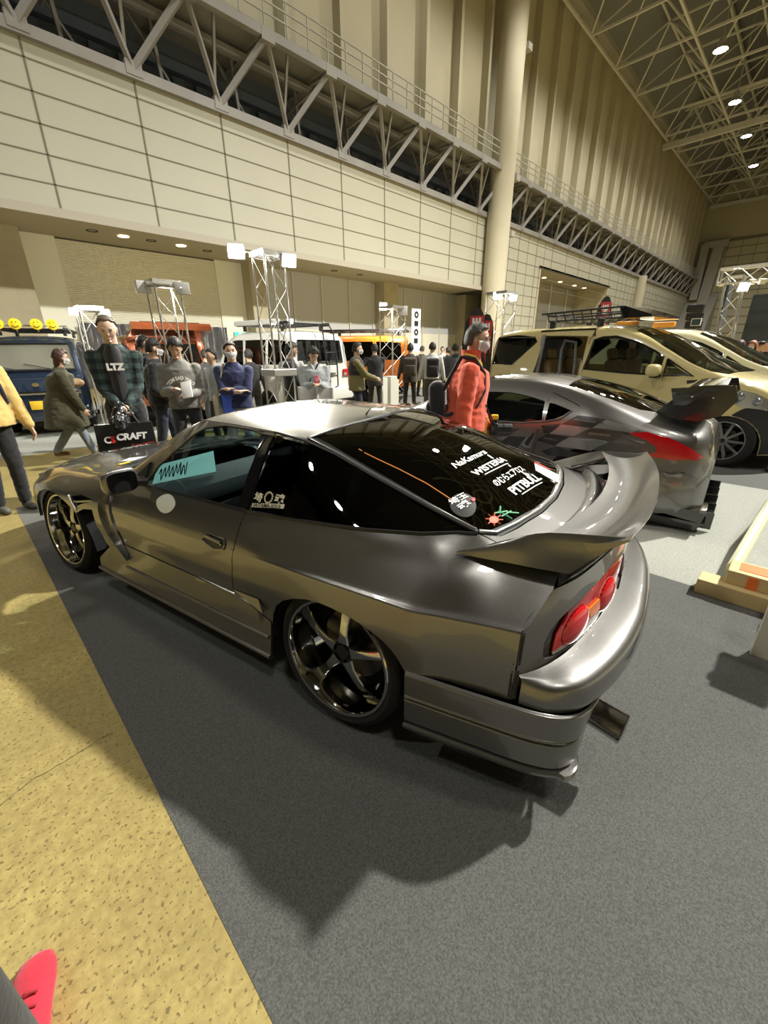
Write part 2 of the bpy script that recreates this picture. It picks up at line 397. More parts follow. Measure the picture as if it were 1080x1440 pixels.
GUN = paint('gunmetal_metallic_paint', (.20, .197, .19), .88, .32)
CAR_A = radians(180-78.1626)
coupe = empty('coupe_car', (1.64082, 1.26975, 0), CAR_A, 'gunmetal grey coupe with black stickered hatch glass and ducktail spoiler in the foreground', 'car')
S = CAR.at
SL = lambda a, b: S(a, b)
def uz(l, lo=0, hi=5): return [(u, CAR.tz(u, z, lo, hi)) for u, z in l]
IN = (1, 0, .5)
def arc(cx, cz, rx, rz, a0, a1, n=20): return [(cx+rx*cos(radians(a0+(a1-a0)*i/n)), cz+rz*sin(radians(a0+(a1-a0)*i/n))) for i in range(n+1)]
def both(name, poly, m, d=.03, thick=.012, label=None, off=0, sy=.1, holes=(), parent=coupe, fn=SL):
    sy = {0: .1}.get(0) * (sy/.1)
    a = surf(name, poly, fn, m, parent, d, 1/.12 if False else 8., thick, holes, out=IN, off=off); b = mirrored(a)
    if label: a['label'] = b['label'] = label
    return a, b
# --- quarter panel
rear_edge = [(-.70, CAR.tz(-.70, .44)), (-.701, 3), (-.70, 3.6), (-.71, 3.95), (-.752, 5)]
arch = [(.372, .15), (.37, .34), (.362, .395), (.33, .452), (.265, .512), (.19, .553), (.12, .577), (.055, .588), (-.01, .588), (-.08, .582), (-.14, .571), (-.20, .553), (-.246, .532), (-.285, .503), (-.315, .468), (-.345, .420)]
archt = [(u, CAR.tz(u, z)) for u, z in arch[1:]]
qp = [(.622, .98)] + [(.586, 2.25), (.561, 3.7), (.548, 4.75), (.536, 5.95), (.40, 5.96), (.15, 5.97), (-.1, 5.97), (-.3, 5.97), (-.40, 6.1), (-.475, 6.75), (-.58, 6.35), (-.755, 5.95)] + rear_edge[::-1] + [(-.52, CAR.tz(-.52, .437)), (-.345, CAR.tz(-.345, .42))] + archt[::-1][1:] + [(.376, .79)]
quarter, q2 = both('quarter_panel', qp, GUN, .026)
# flare lip round the rear arch
def pathtube(name, pts, r, m, parent, n=8, mir=True):
    bm = bmesh.new(); tube(bm, pts, r, n); o = build(name, bm, m, parent, True, 60)
    if mir: mirrored(o)
    return o
# --- door
dl = [(.628, 1.02), (.592, 2.25), (.567, 3.7), (.554, 4.75), (.542, 5.95), (.8, 5.96), (1.1, 5.96), (1.40, 5.96), (1.56, 5.9), (1.66, 5.2), (1.665, 4.2), (1.66, 3), (1.65, 2), (1.63, 1.02)]
door, d2 = both('door', dl, GUN, .03)
# door crease lip + lower sill cover
sill = [(.378, .02), (.376, .76), (.50, .90), (.625, .965), (1.0, .985), (1.63, .985), (1.74, .9), (1.99, .3), (1.99, .02)]
both('side_skirt', [(u, t) for u, t in sill], GUN, .03, off=.004)
for zz, w in ((.272, .010), (.172, .013)):
    n = 22; P = []
    for i in range(n):
        u = (.385 if zz > .2 else .375)+(1.62 if zz < .2 else 1.25)*i/(n-1); t = CAR.tz(u, zz, 0, 1); p = S(u, t); P.append((p[0], p[1]+.006, p[2]))
    o = pathtube('skirt_ridge', P, w, GUN, coupe)
# skirt fin plate near the rear arch
bm = bmesh.new()
prism(bm, [(.40, .40), (.62, .445), (.44, .452)], lambda u, z: (u, .842, z), lambda u, z: (u, .862 if z < .44 and u < .5 else .845, z))
o = build('sill_blade', bm, GUN, coupe, False); mirrored(o)
# --- front fender and its rear blade
ft = [(1.67, CAR.tz(1.67, .79)-.02), (1.95, 5.97), (2.2, 5.97), (2.474, 5.97), (2.8, 5.97), (3.1, 5.97), (3.28, 5.97), (3.30, 4), (3.28, 2), (3.2, CAR.tz(3.2, .34)), (2.93, CAR.tz(2.93, .33)), (2.87, CAR.tz(2.87, .43)), (2.78, CAR.tz(2.78, .52)), (2.66, CAR.tz(2.66, .588)), (2.52, CAR.tz(2.52, .625)), (2.38, CAR.tz(2.38, .628)), (2.25, CAR.tz(2.25, .60)), (2.135, CAR.tz(2.135, .53)), (2.0, CAR.tz(2.0, .585)), (1.82, CAR.tz(1.82, .61)), (1.81, CAR.tz(1.81, .52)), (1.83, CAR.tz(1.83, .44)), (1.77, .68), (1.65, .60), (1.59, .70), (1.64, CAR.tz(1.64, .42)), (1.68, CAR.tz(1.68, .56)), (1.675, CAR.tz(1.675, .68)), (1.70, 5.1)]
vent = [(2.156, CAR.tz(2.156, .638)), (2.105, CAR.tz(2.105, .574)), (1.90, CAR.tz(1.90, .645)), (1.86, CAR.tz(1.86, .664)), (2.03, CAR.tz(2.03, .668))]
fender, f2 = both('front_fender', ft, GUN, .028, holes=[vent], off=.008, thick=.02)
bm = bmesh.new(); c = [S(u, t) for u, t in vent]
prism(bm, list(range(5)), lambda i: (c[i][0], c[i][1]-.035, c[i][2]), lambda i: (c[i][0]*.9+.2, c[i][1]-.07, c[i][2])); o = build('vent_recess', bm, DARK, fender, False); mirrored(o)
bm = bmesh.new(); p0 = S(2.13, CAR.tz(2.13, .607)); p1 = S(1.88, CAR.tz(1.88, .655)); bar(bm, (p0[0], p0[1]-.006, p0[2]), (p1[0], p1[1]-.006, p1[2]), .012); o = build('vent_blade', bm, GUN, fender, False); mirrored(o)
bm = bmesh.new(); a = S(2.165, CAR.tz(2.165, .648)); b = S(2.10, CAR.tz(2.10, .56)); bar(bm, (a[0], a[1]+.012, a[2]), (b[0], b[1]+.012, b[2]), .012); o = build('vent_edge', bm, GUN, fender, False); mirrored(o)
# fender blade: raised strip behind the front wheel, with the dark slot in front of the door
bo = [(1.80, CAR.tz(1.80, .735)), (1.835, CAR.tz(1.835, .69)), (1.835, CAR.tz(1.835, .60)), (1.84, CAR.tz(1.84, .50)), (1.82, CAR.tz(1.82, .43)), (1.76, CAR.tz(1.76, .36)), (1.62, CAR.tz(1.62, .315))]
bi = [(1.585, CAR.tz(1.585, .335)), (1.70, CAR.tz(1.70, .405)), (1.745, CAR.tz(1.745, .47)), (1.765, CAR.tz(1.765, .57)), (1.755, CAR.tz(1.755, .68)), (1.72, CAR.tz(1.72, .745))]
fb_, _ = both('fender_blade', bo+bi, GUN, .02, .03, off=.030)
both('fender_slot', bi[::-1]+[(1.68, CAR.tz(1.68, .74)), (1.70, CAR.tz(1.70, .67)), (1.71, CAR.tz(1.71, .57)), (1.69, CAR.tz(1.69, .48)), (1.64, CAR.tz(1.64, .42)), (1.56, CAR.tz(1.56, .35))][::-1][::-1], DARK, .02, .002, off=.0095) if False else None
# --- upper body panels across the car
tc = 18
def across(name, poly, m, d=.035, thick=.012, label=None, off=0, parent=coupe):
    o = surf(name, poly, SL, m, parent, d, 5., thick, out=IN, off=off)
    if label: o['label'] = label
    return o
def sym(half): return half + [(u, 18-t) for u, t in half[::-1]]
across('bonnet', sym([(3.27, 6.03), (2.9, 6.03), (2.474, 6.03), (2.2, 6.03), (1.96, 6.05), (1.80, 6.6), (1.86, 7.2), (1.93, 8.2), (1.95, 9)])+[(3.30, 10.5), (3.33, 9), (3.30, 7.5)], GUN)
across('roof', sym([(.352, 7.02), (.56, 7.0), (.787, 7.0), (1.0, 7.0), (1.09, 7.05), (1.03, 7.6), (1.0, 8.3), (.99, 9)][::-1][::-1])[::1]+[(.252, 9.6), (.248, 9), (.252, 8.4), (.287, 7.8), (.325, 7.3)][0:5], GUN)
# windscreen
WG = glass('windscreen_glass', (.85, .93, .92), 1)
across('windscreen', sym([(1.15, 7.28), (1.35, 7.25), (1.5, 7.22), (1.64, 7.25), (1.76, 7.6), (1.85, 8.2), (1.88, 9)])+[(.995, 10.5), (.985, 9), (.995, 7.5+0)], WG, thick=.004)
# a-pillars and roof rail to the B pillar
rail = [(1.74, 6.1), (1.70, 6.75), (1.62, 7.15), (1.4, 7.2), (1.15, 7.24), (1.06, 7.12), (1.03, 6.99), (.8, 6.98), (.545, 6.98), (.53, 6.9), (.62, 6.9), (.7, 6.94), (.874, 6.93), (1.0, 6.83), (1.151, 6.64), (1.323, 6.46), (1.40, 6.14), (1.41, 6.0), (1.56, 5.95)]
both('a_pillar', rail, GUN, .03)
SG = glass('side_glass', (.35, .48, .50), .9)
BG = glass('privacy_glass', (.03, .033, .036), .6)
sw = [(1.40, 6.08), (1.323, 6.45), (1.151, 6.64), (1.004, 6.83), (.874, 6.92), (.698, 6.94), (.619, 6.88), (.591, 6.78), (.593, 6.48), (.603, 6.04), (.777, 6.03), (1.073, 6.03)]
both('side_window', sw, SG, .04, .004, off=-.006)
both('b_pillar', [(.60, 6.02), (.592, 6.48), (.59, 6.78), (.62, 6.89), (.70, 6.95), (.54, 6.965), (.53, 6.58), (.535, 6.02)], TRIM, .03)
both('window_seal', [(1.42, 5.96), (1.43, 6.06), (1.073, 6.05), (.777, 6.05), (.535, 6.05), (.535, 5.955), (.8, 5.965), (1.1, 5.965)], BLK, .03, .015, off=.004)
bm = bmesh.new()
qw = [(.522, 6.94), (.462, 6.9), (.316, 6.9), (.18, 6.92), (.001, 6.93), (-.133, 6.93), (-.264, 6.92), (-.385, 6.88), (-.46, 6.72), (-.42, 6.3), (-.313, 6.1), (-.104, 6.08), (.153, 6.05), (.304, 6.03), (.52, 6.02), (.515, 6.4), (.51, 6.7)]
qwin, _ = both('quarter_window', qw, BG, .03, .004, off=-.002)
seal = [S(u, t) for u, t in [(.53, 6.0), (.3, 6.0), (.1, 6.02), (-.1, 6.04), (-.3, 6.06), (-.41, 6.25), (-.47, 6.72)]]
pathtube('quarter_window_seal', [(p[0], p[1]+.002, p[2]) for p in seal], .007, BLK, coupe, 6)
gut = [S(u, t) for u, t in [(.54, 6.98), (.35, 6.96), (.18, 6.97), (0, 6.98), (-.13, 6.98), (-.26, 6.98), (-.38, 6.97), (-.47, 6.85)]]
pathtube('hatch_gutter', [(p[0], p[1]+.003, p[2]+.002) for p in gut], .007, BLK, coupe, 6)
across_hg = [(.24, 9), (.249, 8.76), (.266, 8.2), (.306, 7.58), (.318, 7.14), (.17, 7.1), (.023, 7.1), (-.116, 7.1), (-.248, 7.1), (-.371, 7.11), (-.455, 7.13), (-.498, 7.27), (-.536, 7.6), (-.575, 8.27), (-.59, 9)]
HG = glass('hatch_glass_tint', (.03, .03, .027), .5)
hg = surf('hatch_glass', sym(across_hg), SL, HG, coupe, .03, 5., .004, out=IN, off=.001)
fr = [(.24, 9), (.249, 8.76), (.266, 8.2), (.306, 7.58), (.345, 7.03), (.17, 6.99), (.023, 6.99), (-.116, 6.99), (-.248, 6.99), (-.371, 6.99), (-.45, 6.99), (-.478, 6.93), (-.53, 7.12), (-.56, 7.5), (-.600, 8.2), (-.615, 9)]
fl = [(.345, 7.03), (.17, 6.99), (.023, 6.99), (-.116, 6.99), (-.248, 6.99), (-.371, 6.99), (-.45, 6.97), (-.478, 6.93), (-.535, 7.14), (-.565, 7.5), (-.604, 8.2), (-.618, 9), (-.604, 9.8), (-.565, 10.5), (-.535, 10.86), (-.478, 11.07), (-.45, 11.03), (-.371, 11.01), (-.248, 11.01), (-.116, 11.01), (.023, 11.01), (.17, 11.01), (.345, 10.97), (.318, 10.86)] + [(u, 18-t) for u, t in across_hg[5:]] + across_hg[5:-1][::-1] + [(.318, 7.14)]
surf('hatch_frame', fl, SL, BLK, coupe, .03, 5., .02, out=IN, off=-.001)
gr = [S(u, t) for u, t in [(.352, 7.03), (.17, 7.0), (.023, 7.0), (-.116, 7.0), (-.248, 7.0), (-.371, 7.0), (-.46, 6.98)]]
pathtube('drip_moulding', [(p[0], p[1], p[2]+.006) for p in gr], .006, GUN, coupe, 6)
rt = [S(u, t) for u, t in [(.345, 7.05), (.31, 7.5), (.285, 8), (.262, 8.5), (.25, 9), (.262, 9.5), (.285, 10), (.31, 10.5), (.345, 10.95)]]
bm = bmesh.new(); tube(bm, [(p[0], p[1], p[2]+.002) for p in rt], .006, 6); build('roof_seam', bm, BLK, coupe)
bt = [S(u, t) for u, t in [(-.47, 7.0), (-.52, 7.2), (-.556, 7.6), (-.592, 8.27), (-.605, 9), (-.592, 9.73), (-.556, 10.4), (-.52, 10.8), (-.47, 11)]]
bm = bmesh.new(); tube(bm, [(p[0], p[1], p[2]+.003) for p in bt], .009, 8); build('glass_surround', bm, GUN, coupe)
# headliner of the hatch glass: dark ceramic band with the orange edge line, defroster wires
def onS(pts, off): 
    out = []
    for u, t in pts:
        p = V(S(u, t)); n = (V(S(u+.002, t))-V(S(u-.002, t))).cross(V(S(u, t+.01))-V(S(u, t-.01))).normalized()
        if n.z < 0: n = -n
        out.append(p+n*off)
    return out
bm = bmesh.new()
for k in range(22):
    u = .10-.028*k; pts = onS([(u-.03*abs(i-8)**2/64*-1*0-(.04*(1-((i-8)/8)**2)), 7.42+(10.58-7.42)*i/16) for i in range(17)], -.006); tube(bm, pts, .0007, 4, False)
build('defroster_wires', bm, mat('copper_wire', (.25, .17, .1), .4, .8), hg)
bm = bmesh.new(); tube(bm, onS([(.09, 7.3), (.033, 7.31), (-.08, 7.34), (-.205, 7.38), (-.32, 7.37)], .003), .0022, 6); tube(bm, onS([(.121, 7.31), (.104, 7.31)], .003), .0022, 6)
build('edge_line', bm, mat('orange_line', (.75, .25, .04), .5), hg)
# --- deck between glass and tail
dk = [(-.485, 6.93), (-.54, 7.15), (-.572, 7.5), (-.611, 8.2), (-.625, 9), (-.611, 9.8), (-.572, 10.5), (-.54, 10.85), (-.485, 11.07), (-.58, 11.62), (-.752, 12.02)]
def dedge(s): 
    p = TAIL.at(s, 3); return (p[0], CAR.ty(p[0], abs(p[1]), 5, 9))
e = [dedge(s*.5) for s in range(1, 13)]
dk = dk + [(u, 18-t) for u, t in e] + e[::-1][1:] + [(-.752, 5.98), (-.58, 6.38)]
surf('hatch_lid', dk, SL, GUN, coupe, .025, 5., .012, out=IN)
# --- tail panel
def T(s, w): return TAIL.at(s, w)
HL = [(1.09, 1.2), (.99, 1.5), (1.13, 1.8), (1.35, 1.97), (1.72, 2.1), (2.7, 2.27), (4.08, 2.43), (4.9, 2.38), (5.33, 1.95), (5.37, 1.42), (5.02, 1.35), (4.45, 1.3), (3.81, 1.07), (2.95, .98), (2.36, 1.0), (1.62, .98), (1.25, 1.02)]
HR = [(12-s, w) for s, w in HL]
TIN = (-.3, 0, .6)
surf('tail_panel', [(0, 0), (0, 1), (0, 2), (.02, 3)]+[(s*.5, 3) for s in range(1, 24)]+[(11.98, 3), (12, 2), (12, 1), (12, 0)], T, GUN, coupe, .12, 1., .012, holes=[HL, HR], out=TIN)
RED = mat('red_lens', (.55, .008, .015), .08, coat=1, emit=.25, ecol=(.6, .01, .02)); setp(RED.node_tree.nodes['Principled BSDF'], emit=0.0)
RED2 = mat('dark_red_lens', (.25, .006, .012), .1, coat=1)
AMB = mat('amber_lens', (.85, .2, .02), .1, coat=1)
CLR = mat('clear_lens', (.5, .47, .46), .1, .4, coat=1)
for mir in (0, 1):
    mp = (lambda s, w: T(12-s, w)) if mir else T
    tl = surf('taillight', [(p[0], p[1]) for p in HL], mp, mat('dark_lens', (.02, .012, .012), .06, coat=1), coupe, .12, 1., .02, out=TIN, off=-.012)
    rp = [(1.63, 1.12), (1.56, 1.6), (1.95, 2.07), (2.7, 2.22), (4.08, 2.38), (4.9, 2.33), (5.27, 1.95), (5.3, 1.5), (4.45, 1.38), (3.81, 1.2), (3.4, 1.3), (2.9, 1.1), (2.36, 1.25), (2.1, 1.15)]
    surf('red_lens', rp, mp, RED, tl, .1, 1., .004, out=TIN, off=-.004)
    surf('clear_lens', [(1.66, 1.02), (1.62, 1.12), (2.1, 1.16), (2.36, 1.26), (2.9, 1.12), (3.4, 1.32), (3.81, 1.22), (4.45, 1.38), (4.45, 1.32), (3.81, 1.09), (2.95, 1.0), (2.36, 1.02)], mp, CLR, tl, .1, 1., .004, out=TIN, off=-.003)
    surf('amber_lens', [(2.92, 1.72), (3.45, 1.72), (3.6, 1.42), (3.14, 1.42)], mp, AMB, tl, .08, 1., .006, out=TIN, off=.003)
    for cs, cw, rs, rw in ((2.45, 1.52, .52, .46), (4.0, 1.58, .42, .42)):
        def dome(a, b, cs=cs, cw=cw, rs=rs, rw=rw):
            r2 = min(1, ((a-cs)/rs)**2+((b-cw)/rw)**2); p = V(mp(a, b)); n = V((-1, -.35*(p.y)/.6, .12)).normalized(); return p+n*(.024*sqrt(max(0, 1-r2))-.004)
        surf('round_lens', [(cs+rs*cos(k*pi/12), cw+rw*sin(k*pi/12)) for k in range(24)], dome, RED, tl, .06, 1., 0, out=TIN)
# --- bumper
BIN = (-.3, 0, .4)
ub = surf('bumper', [(0, 0)]+[(i*.5, 0) for i in range(1, 24)]+[(12, 0), (12, 4)]+[(i*.5, 4) for i in range(23, 0, -1)]+[(0, 4)], BUP.at, GUN, coupe, .12, 1., .012, out=BIN)
N = 14
surf('lower_bumper', [(i*.5, 0) for i in range(0, 2*N+1)]+[(i*.5, 5) for i in range(2*N, -1, -1)], BLO.at, GUN, coupe, .12, 1., .012, out=BIN)
surf('bumper_shelf', [(i*.5, 0) for i in range(3, 2*N-2)]+[(i*.5, 1) for i in range(2*N-3, 2, -1)], lambda s, w: tuple(V(BLO.at(s, 0))*(1-w)+V(BLO.at(s, 1))*w), GUN, coupe, .3, 1., 0, out=BIN)
# splitter lip along the bottom, kicking out at the corner
LP = []
for i in range(0, 19):
    s = i*.25; p = V(BLO.at(s, 5)); q = V(BLO.at(s+.02, 5))-V(BLO.at(s-.02, 5)); n = V((-abs(q.y), abs(q.x)+.02, 0)).normalized(); LP.append((p, n, s))
bm = bmesh.new(); rings = []
for p, n, s in LP:
    o1 = .006+(.030 if s > 2.9 else .0)*min(1, max(0, (s-2.9)/.4)); z = .200
    rings.append([bm.verts.new(V((p.x, p.y, 0))+n*a+V((0, 0, z+b))) for a, b in ((-.05, .006), (o1, .008), (o1+.008, 0), (o1+.004, -.016), (-.05, -.02))])
for i in range(len(rings)-1):
    for j in range(5): bm.faces.new((rings[i][j], rings[i][(j+1) % 5], rings[i+1][(j+1) % 5], rings[i+1][j]))
bm.faces.new(rings[0]); bm.faces.new(rings[-1]); o = build('bumper_lip', bm, GUN, coupe, True, 30); mirrored(o)
pathtube('bumper_ridge', [tuple(V(BLO.at(i*.25, 2.5))+V((0, .002, .004))) for i in range(0, 13)], .007, GUN, coupe)
# box-flare end with the mesh vents
MESH = mat('perforated_mesh', (.05, .05, .05), .5)
for z0, z1 in ((.582, .692), (.450, .562)):
    sk = .012
    bm = bmesh.new(); prism(bm, [(z0, 0), (z1, 0), (z1, 1), (z0, 1)], lambda z, k: (-.688-.024*k, .803-(z-.45)*.045-k*.010, z), lambda z, k: (-.688-.024*k, .79-(z-.45)*.045-k*.010, z)); o = build('vent_mesh', bm, MESH, coupe, False); m2_ = mirrored(o)
    bm = bmesh.new()
    for k in range(11):
        z = z0+(z1-z0)*(k+.5)/11
        for j in (0, 1, 2): ball(bm, (-.692-.008*j, .8025-.0033*j-(z-.45)*.045, z+.004*(j % 2)), (.003, .003, .0035), 1)
    o = build('vent_hole', bm, DARK, o); mirrored(o)
# --- ducktail spoiler
FIN = Grid3([
 [(-.440, .693, .862), (-.440, .692, .866), (-.440, .690, .868), (-.442, .684, .862)],
 [(-.520, .690, .864), (-.510, .690, .880), (-.505, .680, .896), (-.530, .640, .868)],
 [(-.620, .681, .868), (-.625, .674, .918), (-.600, .661, .940), (-.620, .585, .872)],
 [(-.710, .673, .870), (-.730, .650, .923), (-.710, .640, .981), (-.715, .545, .872)],
 [(-.790, .662, .873), (-.845, .628, .925), (-.920, .600, 1.000), (-.900, .54, .965)]], False)
for sg in (1, -1):
    bm = bmesh.new(); R = []
    for i in range(17):
        ring = []
        for j in range(13):
            b = j/4; p = FIN.at(i/4, b); ring.append(bm.verts.new((p[0], sg*p[1], p[2])))
        R.append(ring)
    for i in range(16):
        for j in range(12): bm.faces.new((R[i][j], R[i][j+1], R[i+1][j+1], R[i+1][j]))
        bm.faces.new((R[i][12], R[i][0], R[i+1][0], R[i+1][12]))
    bm.faces.new(R[-1]); 
    if sg == 1: spo = build('spoiler', bm, GUN, coupe, True, 28)
    else: build('spoiler_fin', bm, GUN, spo, True, 28)
spo.name = 'spoiler_fin'
def blade(a, b, dz=0):
    """a -1..1 across, b 0 lead .. 1 trailing"""
    s = abs(a); lu = -.80+.085*s**2.2; tu = -.985+.062*s**2.4; y = .62*a*(1-.02*b); u = lu+(tu-lu)*b
    z = .972+.008*s+ (.026*b-.055*sin(pi*min(1, b))*(1-.25*s**3)*.55) + .0*dz
    return (u, y*(1.035-.02*(1-b)) if s > .98 else y, z)
bm = bmesh.new(); A = []; B = []
for i in range(41):
    a = -1+i/20
    A.append([bm.verts.new(blade(a, j/10)) for j in range(11)]); B.append([bm.verts.new(V(blade(a, j/10))-V((0, 0, .006+.022*sin(pi*j/10)))) for j in range(11)])
for i in range(40):
    for j in range(10): bm.faces.new((A[i][j], A[i][j+1], A[i+1][j+1], A[i+1][j])); bm.faces.new((B[i][j], B[i+1][j], B[i+1][j+1], B[i][j+1]))
    bm.faces.new((A[i][0], A[i+1][0], B[i+1][0], B[i][0])); bm.faces.new((A[i][10], B[i][10], B[i+1][10], A[i+1][10]))
for i in (0, 40): bm.faces.new(A[i]+B[i][::-1])
bl = build('spoiler_blade', bm, GUN, coupe, True, 40)
for s_ in (1, -1): pass
# spoiler underside: curved web from the blade down to the lid edge, and the lower gurney step in front of it
bm = bmesh.new(); R = []
for i in range(33):
    a = -1+i/16; s = abs(a); y = .60*a; e = V(T(6-6*abs(a)*.86 if a > 0 else 6+6*abs(a)*.86, 3))
    t0 = V(blade(a*.97, .86)); R.append([bm.verts.new(V((t0.x, t0.y, t0.z-.012))), bm.verts.new(V((e.x-.012, y, e.z+.045))), bm.verts.new(V((e.x+.004, y, e.z-.004)))])
for i in range(32):
    for j in range(2): bm.faces.new((R[i][j], R[i+1][j], R[i+1][j+1], R[i][j+1]))
bmesh.ops.solidify(bm, geom=bm.faces[:], thickness=.006); build('spoiler_web', bm, GUN, coupe, True, 40)
bm = bmesh.new(); R = []
for i in range(41):
    a = -1+i/20; s = abs(a); u = -.735+.085*s**2.2; y = .585*a; zz = S(u, CAR.ty(u, abs(y)))[2]
    R.append([bm.verts.new((u+.012, y, zz-.002)), bm.verts.new((u, y, zz+.035)), bm.verts.new((u-.02, y, zz+.040)), bm.verts.new((u-.06, y, zz+.012)), bm.verts.new((u-.09, y, zz-.006))])
for i in range(40):
    for j in range(4): bm.faces.new((R[i][j], R[i+1][j], R[i+1][j+1], R[i][j+1]))
build('deck_step', bm, GUN, coupe, True, 50)
for sg in (1, -1): bm = bmesh.new(); tube(bm, [(-.58, sg*.60, .882), (-.66, sg*.595, .915), (-.755, sg*.565, .965)], .011, 8); build('spoiler_brace', bm, GUN, spo)
# tailpipe
bm = bmesh.new(); Mx = Matrix.Translation((-.80, .47, .27)) @ Euler((0, radians(-98), radians(-8))).to_matrix().to_4x4()
lathe(bm, [(.05, 0), (.052, .10), (.055, .235), (.058, .24), (.052, .245), (.050, .23), (.048, .08), (0, .07)], 28, Mx); o = build('exhaust_tip', bm, mat('exhaust_steel', (.45, .43, .4), .12, 1), coupe)
# mirror
for sg in (1, -1):
    bm = bmesh.new(); vs = bmesh.ops.create_uvsphere(bm, u_segments=28, v_segments=18, radius=1)['verts']
    for v in vs:
        x, y, z = v.co; f = lambda t, p=.62: (1 if t > 0 else -1)*abs(t)**p
        v.co = V((1.375+.062*x*(1 if x > 0 else .35), sg*(.885+.088*f(y)+.01*x), .872+.068*f(z)-.01*x))
    mi = build('door_mirror', bm, GUN, coupe, True, 70)
    bm = bmesh.new(); 
    vs = bmesh.ops.create_circle(bm, cap_ends=True, segments=32, radius=1)['verts']
    for v in vs:
        x, y, z = v.co; f = lambda t: (1 if t > 0 else -1)*abs(t)**.55; v.co = V((1.349, sg*(.885+.072*f(x)), .872+.054*f(y)))
    r = bmesh.ops.extrude_face_region(bm, geom=bm.faces[:]); bmesh.ops.translate(bm, verts=[v for v in r['geom'] if isinstance(v, bmesh.types.BMVert)], vec=(.012, 0, 0))
    build('mirror_glass', bm, mat('mirror_face', (.03, .03, .035), .03, .9), mi, False)
    bm = bmesh.new(); tube(bm, [(1.42, sg*.74, .83), (1.41, sg*.80, .845), (1.39, sg*.84, .86)], [.03, .022, .02], 10); build('mirror_arm', bm, GUN, mi)
    bm = bmesh.new(); prism(bm, [(1.40, .815), (1.55, .80), (1.40, .93)], lambda u, z: (u, sg*(.775-(z-.8)*.55), z), lambda u, z: (u, sg*(.755-(z-.8)*.55), z)); build('mirror_base', bm, BLK, mi, False)
# door handle
hp = [(.791, 3.73), (.742, 4.39), (.631, 4.37), (.622, 4.0), (.631, 3.42), (.70, 3.0), (.76, 3.3)]
hcup, _ = both('door_handle', hp, mat('handle_recess', (.03, .03, .03), .4), .012, .004, off=.002)
pp = onS([(a, b) for a, b in hp], 0)
hpts = [V(S(a, b))+V((0, .004, 0)) for a, b in hp+[hp[0]]]; bm = bmesh.new(); tube(bm, hpts, .005, 6); o = build('handle_rim', bm, GUN, hcup); mirrored(o)
bm = bmesh.new(); rbox(bm, (.705, .848, .688), (.115, .012, .02), .005, (0, radians(-4), 0)); o = build('handle_lever', bm, GUN, hcup); mirrored(o)
bm = bmesh.new(); ball(bm, (.648, .85, .676), (.006, .003, .006)); build('key_lock', bm, STEEL, hcup)
# wheels
for u, cam_, st in ((0, 5, 0), (2.474, 6, 2)):
    wheel(coupe, (u, .742-(.0 if u == 0 else .0), .312), .312, .235, .256, cam_, st, side=1)
    wheel(coupe, (u, -.742, .312), .312, .235, .256, cam_, st, side=-1)
# liners, floor pan, cabin
bm = bmesh.new(); box(bm, (1.24, 0, .24), (1.72, 1.5, .10)); box(bm, (-.66, 0, .33), (.52, 1.3, .16)); box(bm, (3.05, 0, .28), (.35, 1.2, .16)); build('floor_pan', bm, DARK, coupe, False)
for u0 in (0, 2.474):
    for sg in (1, -1):
        bm = bmesh.new(); n = 14; R = []
        for i in range(n+1):
            a = pi*i/n; r = (.385 if u0 == 0 else .40); R.append([bm.verts.new((u0+r*cos(a), sg*y, .25+r*.92*sin(a))) for y in (.52, .835)])
        for i in range(n): bm.faces.new((R[i][0], R[i+1][0], R[i+1][1], R[i][1]))
        bm.faces.new([r[0] for r in R]); build('wheel_liner', bm, DARK, coupe)
bm = bmesh.new(); prism(bm, [(-.42, .5), (1.62, .3), (1.70, .60), (1.5, .60), (1.35, .55), (1.3, .45), (.3, .42), (.05, .66), (-.42, .70)], lambda u, z: (u, .70, z), lambda u, z: (u, -.70, z)); build('cabin_tub', bm, INT, coupe, False)
bm = bmesh.new(); rbox(bm, (1.56, 0, .67), (.40, 1.36, .12), .04); rbox(bm, (1.42, -.36, .76), (.22, .36, .07), .03); build('dashboard', bm, INT, coupe)
bm = bmesh.new(); lathe(bm, [(.17+.013*cos(k*pi/4), .013*sin(k*pi/4)) for k in range(8)], 32, Matrix.Translation((1.16, -.36, .80)) @ Euler((0, radians(-62), 0)).to_matrix().to_4x4(), True); bar(bm, (1.16, -.36, .80), (1.40, -.36, .72), .04); bar(bm, (1.12, -.36, .66), (1.2, -.36, .94), .02); build('steering_wheel', bm, BLK, coupe)
for sg in (1, -1):
    bm = bmesh.new(); rbox(bm, (.80, sg*.36, .50), (.52, .5, .14), .05); rbox(bm, (.50, sg*.36, .76), (.13, .46, .56), .05, (0, radians(-18), 0)); rbox(bm, (.40, sg*.36, 1.02), (.09, .24, .16), .03, (0, radians(-15), 0)); build('bucket_seat', bm, mat('seat_fabric', (.03, .03, .033), .9), coupe)
bm = bmesh.new(); rbox(bm, (-.1, 0, .72), (.62, 1.1, .03), .01); build('parcel_shelf', bm, INT, coupe)
